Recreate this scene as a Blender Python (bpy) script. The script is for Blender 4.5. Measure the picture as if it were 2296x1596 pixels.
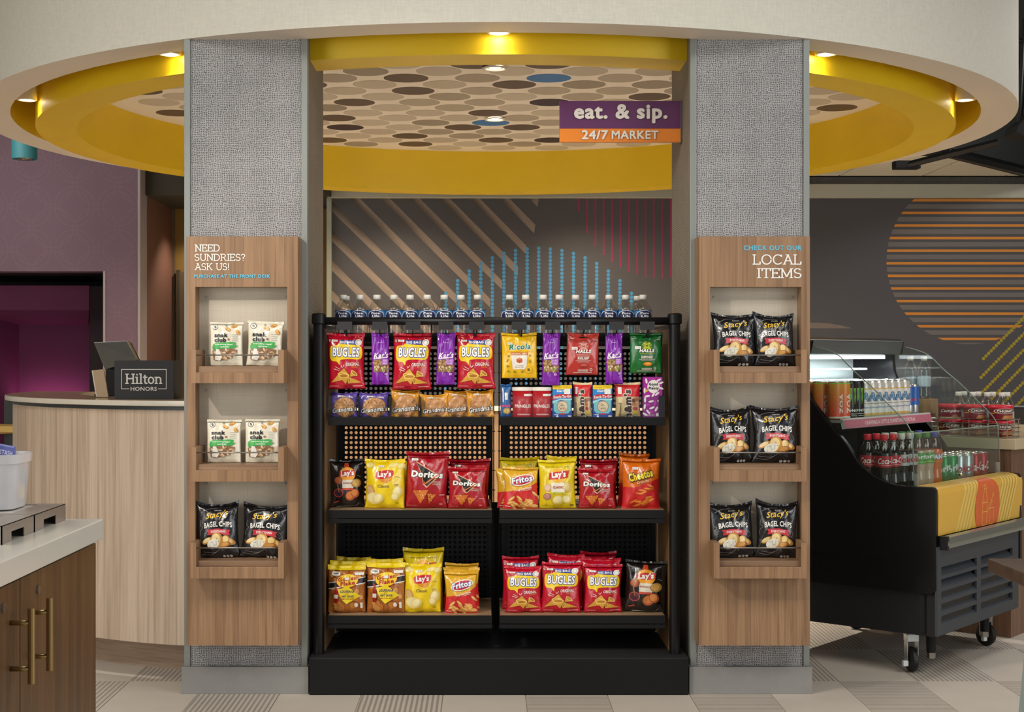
import bpy, bmesh, math, random
from mathutils import Vector, Matrix

S = bpy.context.scene
for o in list(bpy.data.objects):
    bpy.data.objects.remove(o)
COL = S.collection

# ---------------------------------------------------------------- camera
F = 3252.7            # focal length in pixels of the 2296 px wide frame
CX, CY, EYE = 1088.0, 800.0, 1.245
cam_d = bpy.data.cameras.new('camera')
cam_d.sensor_width = 36.0
cam_d.lens = 36.0 * F / 2296.0
cam_d.shift_x = (1148.0 - CX) / 2296.0
cam_d.shift_y = (CY - 798.0) / 2296.0
cam_d.clip_start = 0.05
cam = bpy.data.objects.new('camera', cam_d)
COL.objects.link(cam)
cam.location = (0, 0, EYE)
cam.rotation_euler = (math.pi / 2, 0, 0)
S.camera = cam

# ---------------------------------------------------------------- world, light, exposure
S.view_settings.view_transform = 'Standard'
S.view_settings.look = 'None'
S.view_settings.gamma = 1.0
S.view_settings.use_curve_mapping = False
S.view_settings.exposure = 0.12

W_ = bpy.data.worlds.new('world'); S.world = W_
W_.use_nodes = True
bg = W_.node_tree.nodes['Background']
bg.inputs[0].default_value = (0.86, 0.93, 1.0, 1)
bg.inputs[1].default_value = 0.55

def area(name, loc, target, sx, sy, power, color):
    d = bpy.data.lights.new(name, 'AREA'); d.shape = 'RECTANGLE'
    d.size = sx; d.size_y = sy; d.energy = power; d.color = color
    o = bpy.data.objects.new(name, d); COL.objects.link(o)
    o.location = loc
    o.rotation_euler = (Vector(target) - Vector(loc)).to_track_quat('-Z', 'Y').to_euler()
    return o
# daylight from the lobby's window walls, left and right behind the camera
area('window_daylight_left', (-5.2, 0.4, 1.7), (-0.3, 5.4, 1.3), 4.5, 2.6, 115, (1.0, 0.97, 0.93))
area('window_daylight_right', (5.6, 0.9, 1.7), (0.9, 5.4, 1.3), 4.0, 2.6, 118, (0.93, 0.97, 1.0))
# unseen overhead fill panels, added to brighten the floor and bag fronts
area('added_lobby_fill', (-2.5, 3.3, 3.27), (-2.3, 3.5, 0.0), 2.2, 2.2, 90, (1.0, 0.95, 0.88))
area('added_lobby_fill', (2.7, 3.3, 3.27), (2.5, 3.5, 0.0), 2.2, 2.2, 90, (1.0, 0.96, 0.92))
area('added_lobby_fill', (0.0, 3.2, 3.27), (0.0, 3.5, 0.0), 2.0, 1.2, 38, (1.0, 0.95, 0.88))
area('added_rear_fill', (-3.6, 8.6, 3.25), (-3.4, 9.2, 0.0), 1.2, 1.2, 55, (1.0, 0.94, 0.88))  # added fill that lifts the dim purple wall area, no fixture here
area('added_rear_fill', (4.0, 8.0, 3.25), (3.8, 8.4, 0.0), 1.2, 1.2, 60, (1.0, 0.95, 0.9))  # added fill for the ceiling tiles and the mural's right part

def spot(name, loc, target, power, size, blend, color=(1.0, 0.88, 0.7), r=0.03):
    d = bpy.data.lights.new(name, 'SPOT'); d.energy = power; d.color = color
    d.spot_size = math.radians(size); d.spot_blend = blend; d.shadow_soft_size = r
    o = bpy.data.objects.new(name, d); COL.objects.link(o)
    o.location = loc
    o.rotation_euler = (Vector(target) - Vector(loc)).to_track_quat('-Z', 'Y').to_euler()
    return o

# ceiling track spot aimed at the rack from the upper left
spot('track_spot', (-2.3, 2.6, 3.1), (0.1, 5.45, 0.95), 170, 40, 0.6, (1.0, 0.93, 0.84), 0.05)

# ---------------------------------------------------------------- pixel <-> place helpers
def PX(px, Y): return (px - CX) * Y / F
def PZ(py, Y): return EYE - (py - CY) * Y / F
def P(px, py, Y): return (PX(px, Y), Y, PZ(py, Y))
ORD = ['first', 'second', 'third', 'fourth', 'fifth', 'sixth', 'seventh', 'eighth', 'ninth', 'tenth', 'eleventh', 'twelfth', 'thirteenth']

# ---------------------------------------------------------------- materials
def lin(h):
    h = h.lstrip('#')
    c = [int(h[i:i + 2], 16) / 255.0 for i in (0, 2, 4)]
    return tuple(((x / 12.92) if x <= 0.04045 else ((x + 0.055) / 1.055) ** 2.4) for x in c)
_MC = {}
def _new(name):
    m = bpy.data.materials.new(name); m.use_nodes = True
    nt = m.node_tree
    return m, nt, nt.nodes['Principled BSDF']
def N(nt, t, **kw):
    n = nt.nodes.new(t)
    for k, v in kw.items():
        if hasattr(n, k): setattr(n, k, v)
        else: n.inputs[k].default_value = v
    return n
def mixc(nt, fac, a, b, mode='MIX'):
    n = nt.nodes.new('ShaderNodeMix'); n.data_type = 'RGBA'; n.blend_type = mode
    for sock, v in ((0, fac), (6, a), (7, b)):
        if hasattr(v, 'is_output') or hasattr(v, 'links'): nt.links.new(v, n.inputs[sock])
        elif sock == 0: n.inputs[0].default_value = v
        else: n.inputs[sock].default_value = (*v[:3], 1)
    return n.outputs[2]
def objco(nt, scale=(1, 1, 1), rot=(0, 0, 0)):
    tc = N(nt, 'ShaderNodeTexCoord'); mp = N(nt, 'ShaderNodeMapping')
    mp.inputs['Scale'].default_value = scale; mp.inputs['Rotation'].default_value = rot
    nt.links.new(tc.outputs['Object'], mp.inputs['Vector'])
    return mp.outputs[0]
def bump(nt, b, h, strength, dist):
    n = N(nt, 'ShaderNodeBump'); n.inputs['Strength'].default_value = strength; n.inputs['Distance'].default_value = dist
    nt.links.new(h, n.inputs['Height']); nt.links.new(n.outputs[0], b.inputs['Normal'])

def M(hexc, rough=0.5, metal=0.0, var=0.06, vscale=18.0, bmp=0.0, bscale=60.0, bdist=0.002, coat=0.0, spec=0.5, emit=0.0, name=None):
    key = (hexc, rough, metal, var, vscale, bmp, bscale, bdist, coat, spec, emit, name)
    if key in _MC: return _MC[key]
    m, nt, b = _new(name or ('surface_' + hexc.strip('#')))
    c = lin(hexc) if isinstance(hexc, str) else hexc
    v = objco(nt)
    nz = N(nt, 'ShaderNodeTexNoise'); nz.inputs['Scale'].default_value = vscale; nz.inputs['Detail'].default_value = 3
    nt.links.new(v, nz.inputs['Vector'])
    lo = tuple(x * (1 - var) for x in c); hi = tuple(min(1, x * (1 + var)) for x in c)
    nt.links.new(mixc(nt, nz.outputs[0], lo, hi), b.inputs['Base Color'])
    b.inputs['Roughness'].default_value = rough; b.inputs['Metallic'].default_value = metal
    b.inputs['Specular IOR Level'].default_value = spec
    b.inputs['Coat Weight'].default_value = coat; b.inputs['Coat Roughness'].default_value = 0.12
    if bmp:
        n2 = N(nt, 'ShaderNodeTexNoise'); n2.inputs['Scale'].default_value = bscale; n2.inputs['Detail'].default_value = 4
        nt.links.new(v, n2.inputs['Vector']); bump(nt, b, n2.outputs[0], bmp, bdist)
    if emit:
        b.inputs['Emission Color'].default_value = (*c, 1); b.inputs['Emission Strength'].default_value = emit
    _MC[key] = m
    return m
def ink(h): return M(h, 0.36, 0, 0.05, 40, 0.35, 30, 0.005, 0.15, name='print_' + h.strip('#'))
def film(h): return M(h, 0.22, 0, 0.06, 14, 0.6, 30, 0.006, 0.4, name='film_' + h.strip('#'))
def card(h): return M(h, 0.45, 0, 0.03, 30, 0, name='card_' + h.strip('#'))

def wood(name, c1, c2, c3, scale=(24, 24, 1.3), rough=0.42):
    if name in _MC: return _MC[name]
    m, nt, b = _new(name)
    v = objco(nt, scale)
    nz = N(nt, 'ShaderNodeTexNoise'); nz.inputs['Scale'].default_value = 1.0; nz.inputs['Detail'].default_value = 6
    nz.inputs['Roughness'].default_value = 0.62; nz.inputs['Distortion'].default_value = 0.7
    nt.links.new(v, nz.inputs['Vector'])
    v2 = objco(nt, tuple(s * 5.5 if s > 5 else s * 1.6 for s in scale))
    n2 = N(nt, 'ShaderNodeTexNoise'); n2.inputs['Scale'].default_value = 1.0; n2.inputs['Detail'].default_value = 3
    nt.links.new(v2, n2.inputs['Vector'])
    r = N(nt, 'ShaderNodeValToRGB')
    e = r.color_ramp.elements
    e[0].position = 0.28; e[0].color = (*lin(c1), 1)
    e[1].position = 0.72; e[1].color = (*lin(c3), 1)
    k = e.new(0.5); k.color = (*lin(c2), 1)
    nt.links.new(nz.outputs[0], r.inputs[0])
    r2 = N(nt, 'ShaderNodeValToRGB'); r2.color_ramp.elements[0].position = 0.32; r2.color_ramp.elements[0].color = (0.7, 0.66, 0.62, 1)
    r2.color_ramp.elements[1].position = 0.52; r2.color_ramp.elements[1].color = (1, 1, 1, 1)
    nt.links.new(n2.outputs[0], r2.inputs[0])
    nt.links.new(mixc(nt, 0.8, r.outputs[0], r2.outputs[0], 'MULTIPLY'), b.inputs['Base Color'])
    b.inputs['Roughness'].default_value = rough
    bump(nt, b, n2.outputs[0], 0.12, 0.001)
    _MC[name] = m
    return m

def weave(name, light, dark, p=0.0066, wob=2.2, rough=0.8, axes='xz'):
    if name in _MC: return _MC[name]
    m, nt, b = _new(name)
    v = objco(nt)
    nz = N(nt, 'ShaderNodeTexNoise'); nz.inputs['Scale'].default_value = 55; nz.inputs['Detail'].default_value = 2
    nt.links.new(v, nz.inputs['Vector'])
    sp = N(nt, 'ShaderNodeSeparateXYZ'); nt.links.new(v, sp.inputs[0])
    outs = []
    ax = {'x': 0, 'y': 1, 'z': 2}
    for i, a in enumerate(axes):
        mu = N(nt, 'ShaderNodeMath', operation='MULTIPLY'); mu.inputs[1].default_value = 2 * math.pi / p
        nt.links.new(sp.outputs[ax[a]], mu.inputs[0])
        wn = N(nt, 'ShaderNodeMath', operation='MULTIPLY_ADD'); wn.inputs[1].default_value = wob * 6 * (1 if i else -1)
        nt.links.new(nz.outputs[0], wn.inputs[0]); nt.links.new(mu.outputs[0], wn.inputs[2])
        sn = N(nt, 'ShaderNodeMath', operation='SINE'); nt.links.new(wn.outputs[0], sn.inputs[0])
        outs.append(sn.outputs[0])
    mx = N(nt, 'ShaderNodeMath', operation='MAXIMUM'); nt.links.new(outs[0], mx.inputs[0]); nt.links.new(outs[1], mx.inputs[1])
    mr = N(nt, 'ShaderNodeMapRange'); mr.inputs[1].default_value = -0.1; mr.inputs[2].default_value = 0.75
    nt.links.new(mx.outputs[0], mr.inputs[0])
    big = N(nt, 'ShaderNodeTexNoise'); big.inputs['Scale'].default_value = 9
    nt.links.new(v, big.inputs['Vector'])
    cc = mixc(nt, mr.outputs[0], lin(dark), lin(light))
    rr = N(nt, 'ShaderNodeMapRange'); rr.inputs[3].default_value = 0.86; rr.inputs[4].default_value = 1.12
    nt.links.new(big.outputs[0], rr.inputs[0])
    cmb = N(nt, 'ShaderNodeCombineColor')
    for q in range(3): nt.links.new(rr.outputs[0], cmb.inputs[q])
    nt.links.new(mixc(nt, 1.0, cc, cmb.outputs[0], 'MULTIPLY'), b.inputs['Base Color'])
    b.inputs['Roughness'].default_value = rough
    bump(nt, b, mr.outputs[0], 0.3, 0.001)
    _MC[name] = m
    return m

def fabric(name, c, rough=0.75, p=(260, 260, 60), amt=0.1, bmp=0.15):
    """fine woven wallcovering: streaky noise"""
    if name in _MC: return _MC[name]
    m, nt, b = _new(name)
    v = objco(nt, p); v2 = objco(nt, (p[2], p[2], p[0]))
    a = N(nt, 'ShaderNodeTexNoise'); a.inputs['Scale'].default_value = 1; nt.links.new(v, a.inputs['Vector'])
    b2 = N(nt, 'ShaderNodeTexNoise'); b2.inputs['Scale'].default_value = 1; nt.links.new(v2, b2.inputs['Vector'])
    ad = N(nt, 'ShaderNodeMath', operation='ADD'); nt.links.new(a.outputs[0], ad.inputs[0]); nt.links.new(b2.outputs[0], ad.inputs[1])
    mr = N(nt, 'ShaderNodeMapRange'); mr.inputs[1].default_value = 0.6; mr.inputs[2].default_value = 1.4
    nt.links.new(ad.outputs[0], mr.inputs[0])
    c = lin(c)
    nt.links.new(mixc(nt, mr.outputs[0], tuple(x * (1 - amt) for x in c), tuple(min(1, x * (1 + amt)) for x in c)), b.inputs['Base Color'])
    b.inputs['Roughness'].default_value = rough
    bump(nt, b, mr.outputs[0], bmp, 0.001)
    _MC[name] = m
    return m

def glow(name, h, strength):
    if name in _MC: return _MC[name]
    m, nt, b = _new(name)
    nz = N(nt, 'ShaderNodeTexNoise'); nz.inputs['Scale'].default_value = 3
    c = lin(h)
    nt.links.new(mixc(nt, nz.outputs[0], tuple(x * 0.97 for x in c), c), b.inputs['Emission Color'])
    b.inputs['Base Color'].default_value = (*c, 1)
    b.inputs['Emission Strength'].default_value = strength
    _MC[name] = m
    return m

def pane(name, tint=(0.93, 0.97, 0.96), gloss=1.0, power=5.0):
    """clear sheet: fresnel mix of a see-through and a mirror reflection"""
    if name in _MC: return _MC[name]
    m, nt, b = _new(name)
    nt.nodes.remove(b)
    out = [n for n in nt.nodes if n.type == 'OUTPUT_MATERIAL'][0]
    tr = N(nt, 'ShaderNodeBsdfTransparent'); tr.inputs[0].default_value = (*tint, 1)
    gl = N(nt, 'ShaderNodeBsdfGlossy'); gl.inputs['Roughness'].default_value = 0.02
    lw = N(nt, 'ShaderNodeLayerWeight'); lw.inputs[0].default_value = 0.5
    pw = N(nt, 'ShaderNodeMath', operation='POWER'); pw.inputs[1].default_value = power; nt.links.new(lw.outputs['Facing'], pw.inputs[0])
    mu = N(nt, 'ShaderNodeMath', operation='MULTIPLY_ADD'); mu.inputs[1].default_value = 0.9 * gloss; mu.inputs[2].default_value = 0.04 * gloss; mu.use_clamp = True
    nt.links.new(pw.outputs[0], mu.inputs[0])
    mx = N(nt, 'ShaderNodeMixShader')
    nt.links.new(mu.outputs[0], mx.inputs[0]); nt.links.new(tr.outputs[0], mx.inputs[1]); nt.links.new(gl.outputs[0], mx.inputs[2])
    nt.links.new(mx.outputs[0], out.inputs[0])
    _MC[name] = m
    return m

def liquid(name, h, ior=1.33, rough=0.02, trans=1.0):
    if name in _MC: return _MC[name]
    m, nt, b = _new(name)
    nz = N(nt, 'ShaderNodeTexNoise'); nz.inputs['Scale'].default_value = 12
    c = lin(h)
    nt.links.new(mixc(nt, nz.outputs[0], tuple(x * 0.97 for x in c), c), b.inputs['Base Color'])
    b.inputs['Transmission Weight'].default_value = trans
    b.inputs['IOR'].default_value = ior; b.inputs['Roughness'].default_value = rough
    _MC[name] = m
    return m

# ---------------------------------------------------------------- mesh builder
class MB:
    def __init__(s): s.v = []; s.f = []; s.m = []; s.cur = 0
    def add(s, vs, fs):
        o = len(s.v); s.v += [tuple(p) for p in vs]
        for f in fs: s.f.append([i + o for i in f]); s.m.append(s.cur)
        return s
    def box(s, x0, x1, y0, y1, z0, z1):
        vs = [(x, y, z) for x in (x0, x1) for y in (y0, y1) for z in (z0, z1)]
        return s.add(vs, [(0, 1, 3, 2), (4, 6, 7, 5), (0, 4, 5, 1), (2, 3, 7, 6), (0, 2, 6, 4), (1, 5, 7, 3)])
    def prism(s, pts, d0, d1, fn):
        """pts: 2d polygon, extruded between d0 and d1; fn(a, b, d) -> xyz"""
        n = len(pts)
        vs = [fn(a, b, d0) for a, b in pts] + [fn(a, b, d1) for a, b in pts]
        fs = [list(range(n))[::-1], list(range(n, 2 * n))]
        fs += [(i, (i + 1) % n, n + (i + 1) % n, n + i) for i in range(n)]
        return s.add(vs, fs)
    def lathe(s, prof, c=(0, 0, 0), n=20, a0=0.0, a1=2 * math.pi, closed_prof=False):
        full = abs(a1 - a0 - 2 * math.pi) < 1e-6
        k = n if full else n + 1
        vs = []
        for i in range(k):
            a = a0 + (a1 - a0) * i / n
            for r, z in prof: vs.append((c[0] + r * math.cos(a), c[1] + r * math.sin(a), c[2] + z))
        L = len(prof); fs = []
        for i in range(n):
            j = (i + 1) % k
            for q in range(L - 1 if not closed_prof else L):
                w = (q + 1) % L
                fs.append((i * L + q, j * L + q, j * L + w, i * L + w))
        if not full and closed_prof:
            fs.append(list(range(L))); fs.append([(k - 1) * L + q for q in range(L)][::-1])
        return s.add(vs, fs)
    def tube(s, path, r, n=8, cap=True):
        path = [Vector(p) for p in path]; L = len(path); vs = []; fs = []
        up = Vector((0, 0, 1))
        t0 = (path[1] - path[0]).normalized()
        if abs(t0.dot(up)) > 0.9: up = Vector((0, 1, 0))
        for i, p in enumerate(path):
            t = (path[min(i + 1, L - 1)] - path[max(i - 1, 0)]).normalized()
            a = t.cross(up).normalized(); b = a.cross(t).normalized()
            for q in range(n):
                g = 2 * math.pi * q / n
                vs.append(p + a * (r * math.cos(g)) + b * (r * math.sin(g)))
        for i in range(L - 1):
            for q in range(n):
                w = (q + 1) % n
                fs.append((i * n + q, i * n + w, (i + 1) * n + w, (i + 1) * n + q))
        if cap: fs.append(list(range(n))[::-1]); fs.append([(L - 1) * n + q for q in range(n)])
        return s.add(vs, fs)
    def ball(s, c, r, n=10, h=6, sz=1.0):
        prof = [(max(1e-5, r * math.sin(math.pi * i / h)), -r * sz * math.cos(math.pi * i / h)) for i in range(h + 1)]
        return s.lathe(prof, c, n)
    def mesh(s, name, mats, smooth=False):
        me = bpy.data.meshes.new(name)
        me.from_pydata(s.v, [], s.f)
        for m in (mats if isinstance(mats, (list, tuple)) else [mats]): me.materials.append(m)
        if any(s.m): me.polygons.foreach_set('material_index', s.m)
        bm = bmesh.new(); bm.from_mesh(me); bmesh.ops.recalc_face_normals(bm, faces=bm.faces); bm.to_mesh(me); bm.free()
        if smooth: me.polygons.foreach_set('use_smooth', [True] * len(me.polygons))
        me.update()
        return me
    def build(s, name, mats, parent=None, smooth=False, bevel=0.0, auto=None, kind=None):
        me = s.mesh(name, mats, smooth)
        return link(name, me, parent, bevel, auto, kind)

def link(name, me, parent=None, bevel=0.0, auto=None, kind=None):
    o = bpy.data.objects.new(name, me); COL.objects.link(o)
    if parent is not None: o.parent = parent
    if bevel:
        b = o.modifiers.new('bevel', 'BEVEL'); b.width = bevel; b.segments = 2; b.limit_method = 'ANGLE'; b.angle_limit = math.radians(50)
    if auto:
        me.polygons.foreach_set('use_smooth', [True] * len(me.polygons))
        bm = bmesh.new(); bm.from_mesh(me)
        for e in bm.edges:
            if len(e.link_faces) == 2 and e.calc_face_angle(0) > math.radians(auto): e.smooth = False
        bm.to_mesh(me); bm.free()
    if kind: o['kind'] = kind
    return o
def thing(name, label, cat, loc=(0, 0, 0), rz=0.0, group=None):
    o = bpy.data.objects.new(name, None); COL.objects.link(o); o.empty_display_size = 0.05
    o.location = loc; o.rotation_euler = (0, 0, rz); o['label'] = label; o['category'] = cat
    if group: o['group'] = group
    return o
def tag(o, label, cat, group=None):
    o['label'] = label; o['category'] = cat
    if group: o['group'] = group
    return o
def put(name, me, parent=None, loc=(0, 0, 0), rot=(0, 0, 0), scale=(1, 1, 1)):
    o = bpy.data.objects.new(name, me); COL.objects.link(o)
    if parent is not None: o.parent = parent
    o.location = loc; o.rotation_euler = rot; o.scale = scale
    return o

# ---------------------------------------------------------------- flat print: text and shapes laid onto a surface
_TX = {}
def text_mesh(txt, bold=0.0, shear=0.0, res=2, ow=0.0):
    """flat letter mesh; heavier weights and outlines are made by overlaying shifted copies"""
    k = (txt, bold, shear, res, ow)
    if k in _TX: return _TX[k]
    cu = bpy.data.curves.new('lettering', 'FONT'); cu.body = txt; cu.offset = 0.0; cu.shear = shear; cu.resolution_u = res
    cu.space_character = 1.0 + max(0.0, bold) * 2.2
    ob = bpy.data.objects.new('lettering', cu); COL.objects.link(ob)
    dg = bpy.context.evaluated_depsgraph_get()
    me = bpy.data.meshes.new_from_object(ob.evaluated_get(dg))
    vs = [(v.co.x, v.co.y) for v in me.vertices]; fs = [list(p.vertices) for p in me.polygons]
    bpy.data.objects.remove(ob); bpy.data.curves.remove(cu); bpy.data.meshes.remove(me)
    rad = max(0.0, bold) * 0.95 + ow
    groups = [fs]
    if rad > 0.004:
        n = 8 if rad > 0.04 else 6
        V = list(vs)
        for i in range(n):
            g = 2 * math.pi * (i + 0.5) / n; o = len(V)
            V += [(x + rad * math.cos(g), y + rad * math.sin(g)) for x, y in vs]; groups.append([[q + o for q in f] for f in fs])
        vs = V
    _TX[k] = (vs, groups)
    return _TX[k]

# slab-serif stroke alphabet (strokes on a unit-high letter, serif bars at stroke ends)
def _arc(cx, cy, rx, ry, a0, a1, n=14):
    return [(cx + rx * math.cos(math.radians(a0 + (a1 - a0) * i / n)), cy + ry * math.sin(math.radians(a0 + (a1 - a0) * i / n))) for i in range(n + 1)]
SLAB = {
 'N': (0.86, [[(0.14, 0), (0.14, 1)], [(0.14, 1), (0.72, 0)], [(0.72, 0), (0.72, 1)]], [(0.14, 0, .13), (0.10, 1, .11), (0.72, 1, .13)]),
 'E': (0.72, [[(0.13, 0), (0.13, 1)], [(0.02, 1), (0.62, 1)], [(0.02, 0), (0.64, 0)], [(0.13, .52), (0.46, .52)], [(0.62, 1), (0.62, .8)], [(0.64, 0), (0.64, .2)], [(.46, .62), (.46, .42)]], []),
 'D': (0.86, [[(0.13, 0), (0.13, 1)], [(0.02, 1), (0.4, 1)] + _arc(0.4, .5, .36, .5, 90, -90) + [(0.02, 0)]], []),
 'S': (0.68, [_arc(0.33, .75, .24, .25, 25, 270, 12) + _arc(0.33, .25, .26, .25, 90, -155, 12)], []),
 'U': (0.86, [[(0.14, 1), (0.14, .32)] + _arc(0.43, .3, .29, .3, 180, 360, 12) + [(0.72, 1)]], [(0.14, 1, .13), (0.72, 1, .13)]),
 'R': (0.84, [[(0.14, 0), (0.14, 1)], [(0.02, 1), (0.4, 1)] + _arc(0.4, .75, .25, .25, 90, -90, 10) + [(0.14, .5)], [(0.42, .5), (0.68, 0)]], [(0.14, 0, .13), (0.7, 0, .1)]),
 'I': (0.36, [[(0.18, 0), (0.18, 1)]], [(0.18, 0, .14), (0.18, 1, .14)]),
 '?': (0.56, [_arc(0.27, .76, .21, .24, 170, -60, 12) + [(0.28, .46), (0.28, .28)], [(0.28, .0), (0.28, .07)]], []),
 'A': (0.88, [[(0.12, 0), (0.44, 1)], [(0.44, 1), (0.76, 0)], [(0.25, .36), (0.63, .36)]], [(0.12, 0, .12), (0.76, 0, .12), (0.38, 1, .12)]),
 'K': (0.84, [[(0.14, 0), (0.14, 1)], [(0.66, 1), (0.16, .45)], [(0.34, .6), (0.68, 0)]], [(0.14, 0, .13), (0.14, 1, .13), (0.66, 1, .12), (0.7, 0, .12)]),
 '!': (0.3, [[(0.15, 1), (0.15, .3)], [(0.15, 0), (0.15, .08)]], []),
 'L': (0.7, [[(0.14, 0), (0.14, 1)], [(0.02, 0), (0.62, 0), (0.62, .25)]], [(0.14, 1, .13)]),
 'O': (0.94, [_arc(0.46, .5, .38, .5, 0, 360, 28)], []),
 'C': (0.86, [_arc(0.46, .5, .38, .5, 40, 320, 24), [(0.75, .8), (0.75, 1.0)]], []),
 'T': (0.78, [[(0.39, 0), (0.39, 1)], [(0.06, .76), (0.06, 1), (0.72, 1), (0.72, .76)]], [(0.39, 0, .14)]),
 'M': (1.02, [[(0.14, 0), (0.14, 1)], [(0.14, 1), (0.5, .12)], [(0.5, .12), (0.86, 1)], [(0.86, 1), (0.86, 0)]], [(0.14, 0, .13), (0.86, 0, .13), (0.1, 1, .1), (0.9, 1, .1)]),
 'H': (0.92, [[(0.16, 0), (0.16, 1)], [(0.74, 0), (0.74, 1)], [(0.16, .52), (0.74, .52)]], [(0.16, 0, .14), (0.16, 1, .14), (0.74, 0, .14), (0.74, 1, .14)]),
 'i': (0.36, [[(0.18, 0), (0.18, .66)], [(0.18, .9), (0.18, 1.0)]], [(0.18, 0, .14), (0.13, .66, .09)]),
 'l': (0.36, [[(0.18, 0), (0.18, 1.02)]], [(0.18, 0, .14), (0.13, 1.02, .09)]),
 't': (0.46, [[(0.2, .9), (0.2, .16)] + _arc(0.32, .14, .12, .14, 180, 320, 6), [(0.04, .66), (0.4, .66)]], []),
 'o': (0.64, [_arc(0.31, .33, .24, .33, 0, 360, 22)], []),
 'n': (0.74, [[(0.16, 0), (0.16, .66)], [(0.16, .45)] + _arc(0.37, .44, .2, .22, 160, 0, 8) + [(0.57, 0)]], [(0.16, 0, .13), (0.11, .66, .09), (0.57, 0, .13)]),
 ' ': (0.4, [], []),
}
def _stroke(pts, w, vs, fs):
    for (x0, y0), (x1, y1) in zip(pts, pts[1:]):
        dx, dy = x1 - x0, y1 - y0; L = math.hypot(dx, dy)
        if L < 1e-9: continue
        nx, ny = -dy / L * w / 2, dx / L * w / 2
        ex, ey = dx / L * w * 0.18, dy / L * w * 0.18
        b = len(vs)
        vs += [(x0 + nx - ex, y0 + ny - ey), (x0 - nx - ex, y0 - ny - ey), (x1 - nx + ex, y1 - ny + ey), (x1 + nx + ex, y1 + ny + ey)]
        fs.append([b, b + 1, b + 2, b + 3])
def _grouped(fs, n=7):
    return [fs[i::n] for i in range(n) if fs[i::n]]
def slab_mesh(txt, w=0.1):
    vs, gr = [], [[] for _ in range(12)]; x = 0
    for ch in txt:
        adv, strokes, serifs = SLAB[ch]; fs = []
        for st in strokes: _stroke([(x + a, b) for a, b in st], w, vs, fs)
        for i, f in enumerate(fs): gr[i % 9].append(f)
        fs = []
        for sx, sy, hw in serifs: _stroke([(x + sx - hw, sy), (x + sx + hw, sy)], w * 0.85, vs, fs)
        for i, f in enumerate(fs): gr[9 + i % 3].append(f)
        x += adv
    return vs, [g for g in gr if g]

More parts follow.
